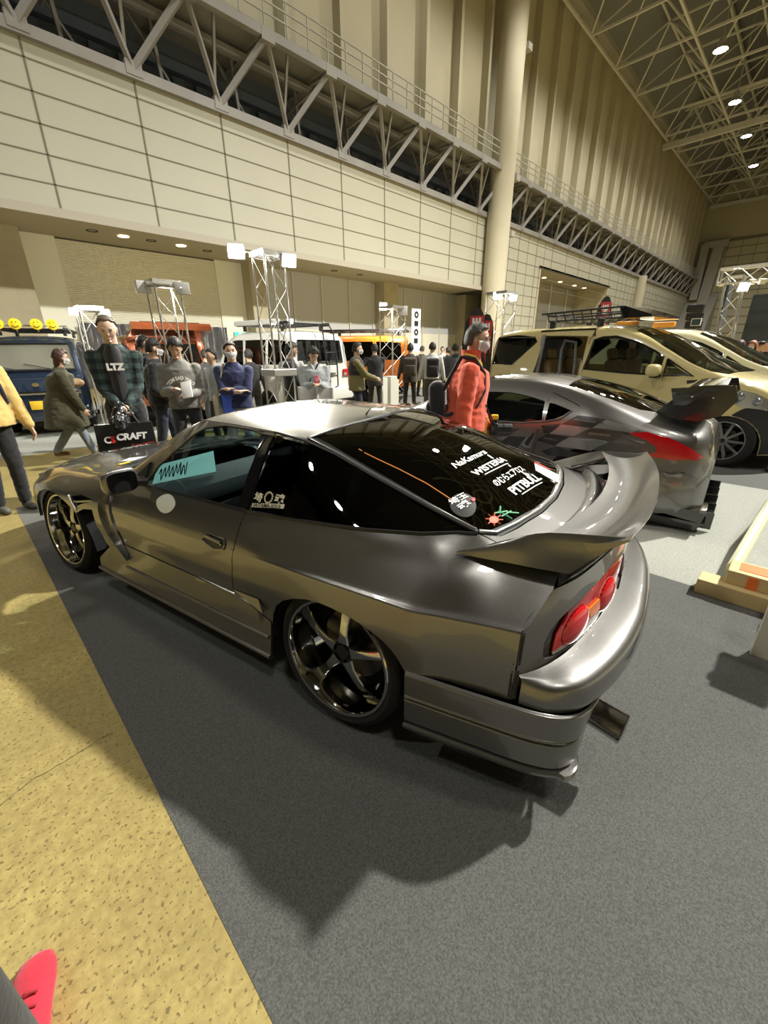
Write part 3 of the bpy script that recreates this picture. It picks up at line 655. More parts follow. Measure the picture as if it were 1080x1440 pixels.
# pale teal card added over the dashboard, standing in for the bright windscreen reflection
def cray(x, y, v):
    q = coupe.matrix_basis.to_3x3() if False else Matrix.Rotation(CAR_A, 3, 'Z'); o = V((1.64082, 1.26975, 0)); n = q @ V((0, 1, 0)); d = ray(x, y); p = CAMP+d*((o+n*v-CAMP).dot(n)/d.dot(n)); return q.transposed() @ (p-o)
cq = [cray(x, y, v) for x, y, v in ((214, 681, .60), (304, 663, .22), (300, 634, .22), (222, 654, .60))]
bm = bmesh.new(); bm.faces.new([bm.verts.new(c_) for c_ in cq]); pl = build('windscreen_reflection_card', bm, paper('pale_teal_card', (.55, .90, .90)), coupe, False)
sc_ = []
for k in range(40):
    a = .06+.44*k/39; b = .5+.36*sin(k*1.15)*(.5+.5*abs(sin(k*.37))); sc_.append((cq[0].lerp(cq[1], a)).lerp(cq[3].lerp(cq[2], a), b)+V((-.006, 0, .002)))
bm = bmesh.new(); tube(bm, sc_, .003, 5); build('scribble_lettering', bm, DARK, pl)
# --- stickers
def flatmap(o, u0, t0, u1, t1, hgt, up=1, off=.0035):
    """text baseline from (u0,t0) to (u1,t1) on the body surface; height grows along +normal-in-surface"""
    pts = onS([(u0, t0), (u1, t1)], off); a, b = pts; ex = (b-a); L = ex.length; ex.normalize()
    um, tm = (u0+u1)/2, (t0+t1)/2; q = onS([(um, tm), (um+.003, tm), (um, tm+.02)], 0); n = (q[1]-q[0]).cross(q[2]-q[0]).normalized()
    if n.dot(V((0, .3, 1))) < 0: n = -n
    ey = n.cross(ex).normalized(); return a, ex, ey, n, L
def sticker(name, s, p0, p1, size, m, parent, bold=.0, shear=0, pl=None, off=.0035):
    a, ex, ey, n, L = flatmap(0, *p0, *p1, size, off=off); me = textmesh(s, 1, bold, shear, 0, 'LEFT'); xs = [v.co.x for v in me.vertices]; x0, x1 = min(xs), max(xs); ys = [v.co.y for v in me.vertices]; y0, y1 = min(ys), max(ys)
    def f(x, y):
        P = a+ex*((x-x0)/(x1-x0)*L)+ey*((y-y0)/(y1-y0)*size); u = P.x
        hi = 9 if P.y >= 0 else None
        if pl == 'side':
            t = CAR.tz(u, P.z, 5.5, 7)
            return V(S(u, t))+n*off
        t = CAR.ty(u, abs(P.y), 6, 9); t = t if P.y >= 0 else 18-t; return V(S(u, t))+n*off
    return decal(name, me, f, m, parent)
sticker('shop_sticker', 'NaKamura', (-.255, 8.0), (-.285, 9.0), .035, WHT, hg, .02, .2)
sticker('shop_sticker', 'WISTERIA', (-.335, 8.12), (-.365, 9.2), .035, WHT, hg, .03)
sticker('shop_sticker', 'のむらエアロス', (-.42, 8.22), (-.445, 9.35), .04, WHT, hg, .02)
sticker('shop_sticker', 'PITBULL', (-.490, 8.32), (-.52, 9.45), .048, WHT, hg, .03)
bm = bmesh.new()
for a_, b_ in (((-.352, 8.3), (-.378, 9.1)), ((-.505, 8.45), (-.53, 9.3))):
    q = onS([(a_[0]+(b_[0]-a_[0])*i/8, a_[1]+(b_[1]-a_[1])*i/8) for i in range(9)], .003); tube(bm, q, .003, 4)
build('sticker_underline', bm, WHT, hg)
ws = [(-.441, 9.98), (-.578, 10.2), (-.592, 9.75), (-.473, 9.64)]
surf('event_sticker', ws, SL, WHT, hg, .02, 5., .001, out=IN, off=.003)
surf('event_sticker_band', [(-.43, 10.02), (-.50, 10.12), (-.52, 10.2), (-.44, 10.12)], SL, mat('red_vinyl', (.6, .03, .03), .4), hg, .02, 5., .001, out=IN, off=.003)
def disc(name, cu, ct, ru, rt, m, off, k=24): return surf(name, [(cu+ru*cos(2*pi*i/k), ct+rt*sin(2*pi*i/k)) for i in range(k)], SL, m, hg, .012, 5., .0006, out=IN, off=off)
disc('round_sticker', -.367, 7.40, .050, .24, mat('black_vinyl', (.01, .01, .01), .4), .003)
sticker('round_sticker_lettering', '埼玉', (-.335, 7.28), (-.365, 7.60), .032, WHT, hg, .02, off=.006)
sticker('round_sticker_lettering', '魂', (-.375, 7.30), (-.39, 7.52), .034, WHT, hg, .02, off=.006)
disc('round_sticker_dot', -.385, 7.60, .008, .04, mat('red_vinyl'), .006, 10)
disc('crab_sticker', -.487, 7.50, .016, .08, mat('crab_red', (.75, .12, .05), .5), .003, 14)
bm = bmesh.new()
for k in range(8):
    a = k*pi/4+.3; q = onS([(-.487+.014*cos(a), 7.50+.07*sin(a)), (-.487+.028*cos(a), 7.50+.14*sin(a))], .004); tube(bm, q, .0025, 4)
build('crab_sticker_legs', bm, mat('crab_red'), hg)
bm = bmesh.new()
for q in (((-.475, 7.62), (-.505, 7.78)), ((-.48, 7.70), (-.535, 7.66)), ((-.50, 7.62), (-.515, 7.82)), ((-.505, 7.75), (-.54, 7.86)), ((-.49, 7.66), (-.475, 7.80))): tube(bm, onS(q, .004), .0035, 4)
build('green_sticker', bm, mat('green_vinyl', (.1, .4, .2), .5), hg)
QW = (.49, 6.19), (.335, 6.26)
CREAM = mat('cream_vinyl', (.75, .72, .6), .5)
surf('saitama_sticker', [(.505, 6.10), (.505, 6.165), (.318, 6.225), (.318, 6.165)], SL, CREAM, qwin, .03, 8., .0006, out=IN, off=.004)
def side_text(name, s, u0, u1, t0, t1, hz, m, dy=0):
    me = textmesh(s, 1, .02, 0, 0, 'LEFT'); xs = [v.co.x for v in me.vertices]; ys = [v.co.y for v in me.vertices]; x0, x1, y0, y1 = min(xs), max(xs), min(ys), max(ys)
    def f(x, y):
        a = (x-x0)/(x1-x0); u = u0+(u1-u0)*a; z = t0+(t1-t0)*a+(y-y0)/(y1-y0)*hz; t = CAR.tz(u, z, 5.5, 7); p = S(u, t); return V((p[0], p[1]+.0065, p[2]+.003))
    return decal(name, me, f, m, qwin)
side_text('saitama_lettering', 'SAITAMA-SOUL', .497, .328, .8635, .882, .016, DARK)
side_text('saitama_sticker_kanji', '埼', .502, .452, .887, .887, .036, CREAM)
side_text('saitama_sticker_kanji', '魂', .380, .325, .898, .902, .036, CREAM)
bm = bmesh.new(); cu, cz = .416, .912
for k in range(14):
    a = 2*pi*k/14; u, z = cu+.022*cos(a), cz+.020*sin(a); p = S(u, CAR.tz(u, z, 5.5, 7)); ball(bm, (p[0], p[1]+.006, p[2]+.003), (.0055, .002, .0055), 1)
build('sunflower_sticker', bm, CREAM, qwin)
rs_ = [(1.135+.085*cos(a), 5.28+.62*sin(a)) for a in [2*pi*i/24 for i in range(24)]]
surf('round_door_disc', [(u, min(t, 5.93)) for u, t in rs_], SL, mat('pale_disc', (.62, .66, .62), .45), door, .02, 8., .0008, out=IN, off=.003)  # pale disc on the door, cut flat below the window seal
# yellow and white bonnet stickers
surf('bonnet_sticker', [(2.08, 7.3), (2.02, 7.3), (2.0, 7.5), (2.06, 7.52)], SL, mat('yellow_vinyl', (.8, .6, .05), .5), coupe, .02, 5., .0006, out=IN, off=.003)
surf('bonnet_sticker', [(2.16, 7.45), (2.03, 7.55), (2.06, 7.9), (2.2, 7.7)], SL, mat('pale_vinyl', (.55, .55, .6), .4), coupe, .02, 5., .0006, out=IN, off=.003)
surf('number_plate_blank', [(5.35, 1.5), (6.65, 1.5), (6.65, .8), (5.35, .8)], T, GUN, coupe, .1, 1., .004, out=TIN, off=.006)
bm = bmesh.new(); tube(bm, [(.33, .115, 1.197), (.30, .115, 1.235)], [.006, .001], 6); build('roof_antenna', bm, BLK, coupe)
# front end
surf('front_bumper', [(0, 0), (6, 0), (6, 3), (0, 3)], (lambda s, w: ((lambda a, k: (3.30+.16*(1-abs(a)**2.5)+.02*(1-abs(w-1.5)/1.5), a*.66*(1-.0*w), .16+.13*w+.02))((s-3)/3, w))), GUN, coupe, .2, 1., .01, out=(3, 0, .3))

# ================================================================ the hall
def structure(o): o['kind'] = 'structure'; return o
def floormat(name, c0, c1, sc, rough, big=None, spots=None, bump=0):
    m, nt, b = nodemat(name); setp(b, rough=rough); tc = nt.nodes.new('ShaderNodeTexCoord'); L = nt.links
    n = nt.nodes.new('ShaderNodeTexNoise'); n.inputs['Scale'].default_value = sc; n.inputs['Detail'].default_value = 4; n.inputs['Roughness'].default_value = .7
    r = nt.nodes.new('ShaderNodeMapRange'); r.inputs[1].default_value = .35; r.inputs[2].default_value = .65
    mx = nt.nodes.new('ShaderNodeMix'); mx.data_type = 'RGBA'; mx.inputs[6].default_value = c0+(1,); mx.inputs[7].default_value = c1+(1,)
    L.new(tc.outputs['Object'], n.inputs['Vector']); L.new(n.outputs['Fac'], r.inputs[0]); L.new(r.outputs[0], mx.inputs[0]); out = mx.outputs[2]
    if big:
        n2 = nt.nodes.new('ShaderNodeTexNoise'); n2.inputs['Scale'].default_value = big[0]; n2.inputs['Detail'].default_value = 4
        r2 = nt.nodes.new('ShaderNodeMapRange'); r2.inputs[1].default_value = .4; r2.inputs[2].default_value = .62
        m2 = nt.nodes.new('ShaderNodeMix'); m2.data_type = 'RGBA'; m2.inputs[7].default_value = big[1]+(1,); L.new(tc.outputs['Object'], n2.inputs['Vector']); L.new(n2.outputs['Fac'], r2.inputs[0])
        k = nt.nodes.new('ShaderNodeMath'); k.operation = 'MULTIPLY'; k.inputs[1].default_value = big[2]; L.new(r2.outputs[0], k.inputs[0]); L.new(k.outputs[0], m2.inputs[0]); L.new(out, m2.inputs[6]); out = m2.outputs[2]
    if spots:
        v = nt.nodes.new('ShaderNodeTexNoise'); v.inputs['Scale'].default_value = spots[0]; v.inputs['Detail'].default_value = 2
        r3 = nt.nodes.new('ShaderNodeMapRange'); r3.inputs[1].default_value = spots[2]; r3.inputs[2].default_value = spots[2]+.05; L.new(tc.outputs['Object'], v.inputs['Vector']); L.new(v.outputs['Fac'], r3.inputs[0])
        m3 = nt.nodes.new('ShaderNodeMix'); m3.data_type = 'RGBA'; m3.inputs[7].default_value = spots[1]+(1,); L.new(r3.outputs[0], m3.inputs[0]); L.new(out, m3.inputs[6]); out = m3.outputs[2]
    L.new(out, b.inputs['Base Color'])
    if bump:
        bp = nt.nodes.new('ShaderNodeBump'); bp.inputs['Strength'].default_value = bump; bp.inputs['Distance'].default_value = .004; L.new(n.outputs['Fac'], bp.inputs['Height']); L.new(bp.outputs['Normal'], b.inputs['Normal'])
    MATS[name] = m; return m
CONC = floormat('ochre_concrete', (.33, .26, .095), (.48, .385, .145), 30, .45, (.9, (.25, .19, .075), .6), (75, (.19, .145, .055), .60), .15)
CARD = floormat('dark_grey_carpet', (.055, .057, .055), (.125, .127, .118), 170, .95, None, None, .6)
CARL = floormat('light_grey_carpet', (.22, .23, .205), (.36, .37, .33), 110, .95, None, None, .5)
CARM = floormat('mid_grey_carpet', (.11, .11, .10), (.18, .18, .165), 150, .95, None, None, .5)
def slab(name, x0, x1, y0, y1, z0, z1, m, kind='structure'):
    bm = bmesh.new(); box(bm, ((x0+x1)/2, (y0+y1)/2, (z0+z1)/2), (x1-x0, y1-y0, z1-z0)); o = build(name, bm, m, None, False); 
    if kind: o['kind'] = kind
    return o
slab('floor', -30, 104.5, -34, 24.3, -.2, 0, CONC)
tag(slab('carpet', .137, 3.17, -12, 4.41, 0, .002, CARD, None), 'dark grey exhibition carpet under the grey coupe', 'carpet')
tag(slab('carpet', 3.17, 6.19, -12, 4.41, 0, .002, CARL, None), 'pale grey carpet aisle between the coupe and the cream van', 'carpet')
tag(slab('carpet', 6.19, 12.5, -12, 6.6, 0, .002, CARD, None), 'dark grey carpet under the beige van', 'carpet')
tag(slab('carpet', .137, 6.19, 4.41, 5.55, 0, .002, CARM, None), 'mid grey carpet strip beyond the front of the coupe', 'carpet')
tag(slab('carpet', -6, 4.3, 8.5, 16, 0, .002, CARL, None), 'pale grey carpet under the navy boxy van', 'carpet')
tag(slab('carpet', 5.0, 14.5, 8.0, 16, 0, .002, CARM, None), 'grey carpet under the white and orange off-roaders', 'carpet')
# crack across the concrete
def crack(px, w, name='floor_crack'):
    pts = [gz(*p) for p in px]; q = []
    random.seed(3)
    for a, b in zip(pts, pts[1:]):
        n = max(2, int((b-a).length/.02)); d = (b-a).normalized(); s = V((-d.y, d.x, 0))
        for i in range(n): q.append(a+(b-a)*i/n+s*random.uniform(-.004, .004))
    bm = bmesh.new(); prev = None
    for i, p in enumerate(q[:-1]):
        d = (q[i+1]-p).normalized(); s = V((-d.y, d.x, 0)); ww = w*random.uniform(.4, 1.2); a, b = bm.verts.new(p+s*ww+V((0, 0, .0012))), bm.verts.new(p-s*ww+V((0, 0, .0012)))
        if prev: bm.faces.new((prev[0], prev[1], b, a))
        prev = (a, b)
    o = build(name, bm, mat('crack_dirt', (.06, .045, .02), .9), None, False); tag(o, 'thin dark crack running across the ochre concrete floor', 'crack'); return o
crack([(-20, 1150), (40, 1100), (90, 1072), (140, 1040), (178, 1022)], .0016)
# ---- near side wall
PAN = mat('cream_wall_panel', (.385, .375, .295), .6, noise=(.35, .09), bump=(3, .02))
PAN2 = mat('ribbed_wall_panel', (.42, .385, .27), .65, noise=(.5, .10))
GRY = mat('grey_steelwork', (.33, .32, .28), .55)
JNT = mat('dark_joint', (.16, .14, .10), .8)  # dark tone of the panel joints themselves
RCK = mat('board_marked_concrete', (.42, .38, .27), .85, noise=(1.2, .25), bump=(6, .5))
WX0, WX1, WY = -12, 104, 20.0
DR = (40.6, 59.8, 8.45)          # big recessed gate
wall = bm = bmesh.new()
Z0, Z1 = 6.05, 10.8
for x0, x1, z0, z1 in ((WX0, DR[0], Z0, Z1), (DR[0], DR[1], DR[2], Z1), (DR[1], WX1, Z0, Z1), (DR[1], WX1, 0, Z0), (32.2, DR[0], 0, Z0)): box(bm, ((x0+x1)/2, WY+.25, (z0+z1)/2), (x1-x0, .5, z1-z0))
structure(build('wall_left', bm, PAN, None, False))
bm = bmesh.new()
def vj(x, z0, z1, w=.035): box(bm, (x, WY-.003, (z0+z1)/2), (w, .03, z1-z0))
k = -5
while 4.33+3.22*k < WX1:
    x = 4.33+3.22*k; ind = DR[0] < x < DR[1]; lo = DR[2] if ind else (0 if x > 32 else Z0); vj(x, lo, Z1, .06)
    if x > 30 and not ind: vj(x+1.61, lo, Z1, .03)
    k += 1
z = Z0+.82
while z < Z1:
    box(bm, ((WX0+WX1)/2, WY-.003, z), (WX1-WX0, .03, .035)); z += .82
z = Z0
while z > .5:
    box(bm, ((DR[1]+WX1)/2, WY-.003, z), (WX1-DR[1], .03, .035)); box(bm, ((32.2+DR[0])/2, WY-.003, z), (DR[0]-32.2, .03, .035)); z -= .82
structure(build('trim_1', bm, JNT, None, False))
# soffit beam and recessed bays
bm = bmesh.new(); box(bm, ((WX0+32.2)/2, 22.15, 6.2), (32.2-WX0, 4.0, .3)); box(bm, ((WX0+32.2)/2, 19.93, 6.02), (32.2-WX0, .2, .28)); box(bm, ((DR[0]+DR[1])/2, 22, DR[2]+.12), (DR[1]-DR[0], 4, .25)); structure(build('ceiling_soffit', bm, mat('soffit_grey', (.36, .33, .27), .7), None, False)).name = 'trim_2'
slab('wall_recess', WX0, 104, 24.15, 24.4, 0, 9, mat('recess_wall', (.68, .66, .54), .6)).name = 'wall_back'
bm = bmesh.new()
for x0, x1 in ((-3, 3.4), (13.0, 13.9), (23.4, 24.9), (33.6, 35.6)):
    box(bm, ((x0+x1)/2, 23.6, 3), (x1-x0, 1.2, 6.1))
structure(build('trim_3', bm, RCK, None, False))
# roller shutter
bm = bmesh.new(); n = 44
for i in range(n):
    z = 2.68+(6.0-2.68)*i/n; h = (6.0-2.68)/n
    prism(bm, [(0, z), (-.035, z+h*.25), (-.035, z+h*.7), (0, z+h*.97)], lambda y, zz: (4.66, 23.95+y, zz), lambda y, zz: (11.5, 23.95+y, zz))
box(bm, (8.1, 23.9, 2.64), (6.9, .12, .1)); o = build('roller_shutter', bm, mat('shutter_paint', (.80, .78, .66), .5), None, False); structure(o).name = 'door_1'
bm = bmesh.new()
for x0, x1 in ((3.4, 4.66), (11.5, 13.0)): box(bm, ((x0+x1)/2, 23.92, 3), (x1-x0, .15, 6.1))
structure(build('trim_4', bm, mat('pale_jamb', (.82, .82, .70), .6), None, False))
# silver curtain below the shutter
bm = bmesh.new(); R = []
random.seed(5)
for i in range(110):
    x = 4.7+6.8*i/109; y = 23.5+.10*sin(i*1.3)+.06*sin(i*.47+2); R.append([bm.verts.new((x+.02*sin(i+j), y+.05*sin(j*2+i*.7), 2.75*j/8+.02)) for j in range(9)])
for i in range(109):
    for j in range(8): bm.faces.new((R[i][j], R[i+1][j], R[i+1][j+1], R[i][j+1]))
tag(build('sheet_curtain', bm, mat('silver_sheet', (.28, .28, .3), .28, .75), None, True, 80), 'crinkled silver grey sheet hanging under the roller shutter', 'curtain')
# windows with mullions
GW = mat('grey_window_panel', (.50, .51, .52), .35); LW = mat('window_lower_panel', (.75, .72, .6), .5); ALU = mat('pale_mullion', (.6, .58, .5), .45)
for n_, (x0, x1, mul) in enumerate(((13.9, 23.4, (16.3, 18.5, 20.85, 23.1)), (24.9, 33.6, (26.5, 28.8, 31.1)), )):
    bm = bmesh.new(); box(bm, ((x0+x1)/2, 23.95, 4.45), (x1-x0, .06, 3.2)); o = structure(build('window_%d' % (n_+1), bm, GW, None, False))
    bm = bmesh.new(); box(bm, ((x0+x1)/2, 23.93, 1.42), (x1-x0, .06, 2.85)); build('lower_panel', bm, LW, o, False)
    for x in mul:
        bm = bmesh.new(); box(bm, (x, 23.88, 3), (.09, .14, 6)); build('mullion', bm, ALU, o, False)
# big gate recess
bm = bmesh.new(); box(bm, (50.2, 23.8, 4.2), (19.2, .2, 8.4)); structure(build('door_2', bm, mat('gate_grey', (.30, .30, .28), .6), None, False))
bm = bmesh.new()
for x in (43, 47, 51.5, 56): box(bm, (x, 23.6, 4.2), (.12, .15, 8.4))
box(bm, (41.5, 23.4, 3.4), (1.8, .3, 6.8)); structure(build('trim_5', bm, ALU, None, False))
bm = bmesh.new(); box(bm, (59.4, 22, 4.2), (.6, 4, 8.5)); box(bm, (40.9, 22, 4.2), (.3, 4, 8.5)); structure(build('trim_6', bm, RCK, None, False))
# downlights
LAMPON = emis('downlight_glow', (1, .72, .3), 9)
dls = [(5.59, 21.8, 0), (6.73, 21.88, 1), (7.8, 21.85, 0), (9.08, 21.9, 1), (10.38, 22.1, 0), (18.1, 22, 0), (20.2, 22, 0)] + [(x, 22, 1) for x in (43, 46, 50, 54, 57)]
for i, (x, y, on) in enumerate(dls):
    zz = DR[2]-.005 if x > 40 else 6.05
    bm = bmesh.new(); lathe(bm, [(.0, zz), (.14, zz), (.2, zz-.02), (.21, zz-.005), (.2, zz+.01)], 20, Matrix.Translation((x, y, 0)))
    o = build('ceiling_downlight', bm, LAMPON if on else DARK); 
    tag(o, ('leftmost unlit round downlight above the roller shutter', 'left one of the two lit amber downlights above the shutter', 'unlit round downlight between the two lit amber ones', 'right one of the two lit amber downlights above the shutter', 'unlit round downlight near the right end of the roller shutter', 'left unlit round downlight above the grey windows', 'right unlit round downlight above the grey windows', 'nearest lit downlight in the far gate recess soffit', 'second nearest lit downlight in the far gate recess', 'middle lit downlight in the far gate recess', 'second farthest lit downlight in the far gate recess', 'farthest lit downlight in the far gate recess')[i], 'light', 'recessed downlights')
# exit sign
p = V((12.45, 23.8, 2.36)); bm = bmesh.new(); rbox(bm, p, (.8, .12, .42), .02); ex = build('exit_sign', bm, mat('sign_case', (.5, .5, .45), .5)); tag(ex, 'green and white lit exit sign on the pale wall', 'sign')
bm = bmesh.new(); box(bm, p-V((0, .065, 0)), (.74, .01, .36)); build('sign_face', bm, emis('exit_green', (.02, .75, .38), 1.3), ex, False)
bm = bmesh.new(); box(bm, p-V((0, .072, 0)), (.22, .008, .28)); build('door_symbol', bm, emis('exit_white', (.9, 1, .95), 1.6), ex, False)
bm = bmesh.new(); c = p-V((0.02, .082, 0)); ball(bm, c+V((.03, 0, .09)), (.025, .006, .025), 1); bar(bm, c+V((.02, 0, .06)), c+V((0, 0, -.02)), .035, .006); bar(bm, c+V((0, 0, -.02)), c+V((.06, 0, -.1)), .022, .006); bar(bm, c+V((0, 0, -.02)), c+V((-.07, 0, -.08)), .022, .006); bar(bm, c+V((.02, 0, .05)), c+V((-.06, 0, .02)), .018, .006); build('running_figure', bm, mat('exit_dark_green', (0, .25, .12), .5), ex, False)
# round columns
for x, y, r, n_, h_ in ((31.7, 19.2, .85, 7, 27), (70.5, 19.6, .6, 8, 10.8)):
    bm = bmesh.new(); lathe(bm, [(r, 0), (r, h_)], 28, Matrix.Translation((x, y, 0))); structure(build('trim_%d' % n_, bm, mat('column_concrete', (.48, .44, .33), .7, noise=(.8, .12)), None, True, 0))
bm = bmesh.new()
for zz in (9.6, 13.0, 20): box(bm, (32.5, 18.6, zz), (.5, .5, .35))
structure(build('trim_9', bm, GRY, None, False))
# gallery truss
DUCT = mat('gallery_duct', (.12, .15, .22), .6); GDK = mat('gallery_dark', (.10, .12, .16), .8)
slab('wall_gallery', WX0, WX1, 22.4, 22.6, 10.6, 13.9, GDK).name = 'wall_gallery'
slab('trim_10', WX0, WX1, 20.06, 22.5, 10.5, 10.75, GRY); slab('trim_11', WX0, WX1, 19.1, 22.5, 13.55, 13.7, mat('gallery_deck', (.25, .24, .2), .7))
bm = bmesh.new(); random.seed(8)
for x in range(-12, 104, 1): 
    if x % 3: box(bm, (x+.2, 22.25, 12.2), (.5, .2, .22))
box(bm, (46, 22.2, 12.6), (116, .35, .35)); box(bm, (46, 22.1, 11.3), (116, .5, .5)); structure(build('trim_12', bm, DUCT, None, False))
bm = bmesh.new()
box(bm, ((WX0+WX1)/2, 19.95, 10.78), (WX1-WX0, .3, .32)); box(bm, ((WX0+WX1)/2, 18.95, 13.35), (WX1-WX0, .28, .3)); box(bm, ((WX0+WX1)/2, 20.5, 13.1), (WX1-WX0, .2, .3))
k = -5
while 4.33+3.22*k < WX1:
    x = 4.33+3.22*k; b = (x, 19.9, 10.9); t = (x+1.85, 18.95, 13.3); nx = (x+3.22, 19.9, 10.9)
    bar(bm, b, t, .20); bar(bm, t, nx, .15); bar(bm, (x+3.05, 20.0, 10.9), (x+3.0, 19.2, 13.3), .10)
    bar(bm, (x+1.5, 21, 10.8), (x+1.3, 21, 13.4), .12); bar(bm, (x+.6, 21.4, 13.4), (x+2.6, 21.4, 10.8), .08); bar(bm, t, (x+1.85, 22.3, 13.4), .12); bar(bm, (x+1.85, 19, 13.2), (x+1.2, 21.6, 12.4), .09)
    box(bm, b, (.55, .25, .4)); box(bm, t, (.6, .3, .42))
    k += 1
structure(build('trim_13', bm, mat('truss_grey', (.23, .22, .205), .55, noise=(.8, .25)), None, False))
bm = bmesh.new(); 
for zz in (14.05, 14.4, 14.75): box(bm, ((WX0+WX1)/2, 19.0, zz), (WX1-WX0, .05, .05))
x = WX0
while x < WX1: box(bm, (x, 19.0, 14.2), (.045, .045, 1.15)); x += 1.07
structure(build('railing_gallery', bm, GRY, None, False)).name = 'trim_14'
# upper ribbed wall
bm = bmesh.new(); box(bm, ((WX0+WX1)/2, 20.9, 20.2), (WX1-WX0, .4, 13)); structure(build('wall_upper', bm, PAN2, None, False))
bm = bmesh.new(); k = -8
while 24.2+3.22*k < WX1:
    x = 24.2+3.22*k
    box(bm, (x, 20.45, 20.2), (.26, .6, 13)); box(bm, (x+.35, 20.62, 20.2), (.16, .25, 13)); box(bm, (x+1.6, 20.68, 20.2), (.05, .06, 13)) if False else None
    k += 1
structure(build('trim_15', bm, PAN2, None, False))
bm = bmesh.new(); k = -8
while 24.2+3.22*k < WX1: box(bm, (24.2+3.22*k+.2, 20.64, 20.2), (.06, .3, 13)); k += 1
structure(build('trim_16', bm, JNT, None, False))
slab('trim_17', WX0, WX1, 19.7, 21.1, 26.5, 27.1, GRY)
# far end wall
bm = bmesh.new(); box(bm, (104.3, -6, 15.5), (.5, 57, 31)); structure(build('wall_far', bm, mat('far_wall', (.42, .39, .27), .7), None, False))
bm = bmesh.new()
for y in range(-30, 20, 2): box(bm, (104, y, 9.6), (.06, .06, 19.2))
for i in range(14): box(bm, (104, -7, 1.4*i), (.06, 54, .08))
box(bm, (103.9, -7, 19.4), (.3, 54, .35)); structure(build('trim_18', bm, JNT, None, False))
bm = bmesh.new(); bar(bm, (103, 17.6, 8), (103, 17.0, 19), 1.6); bar(bm, (102.5, 19, 10), (102.5, 19, 19), 1.2); box(bm, (102.5, 17.5, 18.8), (1, 3.5, 1)); prism(bm, [(95, 0), (104, 0), (104, 11.2), (99, 6)], lambda x, z: (x, 20, z), lambda x, z: (x, 15.5, z)); structure(build('trim_19', bm, GRY, None, False))
structure(slab('wall_near', -30.4, -30, -34, 24, 0, 27, PAN)); structure(slab('wall_right', -30, 104, -34.4, -34, 0, 27, mat('dark_far_side', (.40, .38, .30), .7)))
# ceiling and space frame
slab('ceiling', -30, 104.5, -34, 21.5, 31.2, 31.5, mat('ceiling_dark', (.11, .115, .12), .8))
CT = mat('roof_truss_grey', (.52, .51, .47), .5)
bm = bmesh.new(); prism(bm, [(19.9, 26.8), (13.5, 30.9), (13.5, 31.1), (20.1, 27.1)], lambda y, z: (-12, y, z), lambda y, z: (104, y, z)); structure(build('ceiling_slope', bm, mat('slope_sheet', (.15, .155, .16), .6), None, False)).name = 'trim_20'
bm = bmesh.new(); ZB, ZT = 25.2, 28.4; sx, sy = 6.0, 6.0
def st(a, b, w): bar(bm, a, b, w)
nx = 14
for i in range(nx+1):
    x = 20+sx*i
    for j in range(6):
        y = 19.5-sy*j; yn = y-sy; a = (x, y, ZB); hc = (x+sx/2, y-sy/2, ZT)
        st(a, (x, yn, ZB), .17)
        if i < nx:
            st(a, (x+sx, y, ZB), .17)
            for c in ((x, y), (x+sx, y), (x, yn), (x+sx, yn)): st((c[0], c[1], ZB), hc, .11)
            st(hc, (x+sx*1.5, y-sy/2, ZT), .14)
            st(hc, (x+sx/2, yn-sy/2, ZT), .14)
for x in (70, 103):
    box(bm, (x, 5, 24.8), (.5, 30, .55)); box(bm, (x, 5, 28), (.4, 30, .4))
    for j in range(8): y = 19.5-4*j; st((x, y, 24.8), (x, y-2, 28), .22); st((x, y-2, 28), (x, y-4, 24.8), .22)
x = 20
while x < 103:       # purlin struts fanning from the wall head
    st((x, 19.9, 26.9), (x+1.2, 15.5, 29.8), .12); x += 2.2
for y in (16.5, 13.5, 10.5, 7, 3): box(bm, (60, y, 30.6), (90, .18, .3))
structure(build('ceiling_truss', bm, CT, None, False)).name = 'trim_21'
# high-bay lamps
HB = emis('highbay_glow', (1, .93, .85), 60)
def highbay(x, y, z=24.0):
    bm = bmesh.new(); Mx = Matrix.Translation((x, y, z)); lathe(bm, [(.05, 7.18), (.05, 1.3), (.07, .75), (.22, .7), (.24, .35), (.55, -.12), (.5, -.12)], 20, Mx)
    t = build('highbay_lamp', bm, mat('lamp_housing', (.3, .3, .3), .5)); tag(t, None, 'lamp', 'high bay ceiling lamps')
    bm = bmesh.new(); lathe(bm, [(0, -.06), (.36, -.06), (.40, -.10), (.36, -.14), (0, -.14)], 20, Mx); build('lamp_lens', bm, HB, t); return t
HBN = ['nearest of the four lit lamps under the roof truss', 'second lit lamp under the roof truss, below the nearest', 'third lit lamp under the roof truss', 'farthest lit lamp under the roof truss near the end wall']
for i, (px, py) in enumerate(((1014, 68), (1034, 142), (1050, 190), (1060, 232))):
    p = gz(px, py, 24.0); highbay(p.x, p.y)['label'] = HBN[i]
# ---- truss towers with floodlights
FLD = emis('floodlight_glow', (1, .97, .86), 60)
ALT = mat('truss_aluminium', (.62, .62, .6), .3, .85)
def box_truss(bm, a, b, s, ax, step=.3, r=.017, rb=.009):
    a, b = V(a), V(b); d = (b-a); L = d.length; d.normalize(); u = V(ax).normalized(); w = d.cross(u).normalized()
    C = [(u*i+w*j)*s/2 for i, j in ((-1, -1), (1, -1), (1, 1), (-1, 1))]
    for c in C: tube(bm, [a+c, b+c], r, 8)
    n = max(1, int(L/step))
    for f in range(4):
        c0, c1 = C[f], C[(f+1) % 4]
        for i in range(n):
            p, q = a+d*L*i/n, a+d*L*(i+1)/n
            tube(bm, [p+(c0 if i % 2 else c1), q+(c1 if i % 2 else c0)], rb, 5)
    for e in (a, b):
        for f in range(4): tube(bm, [e+C[f], e+C[(f+1) % 4]], r*.8, 6)
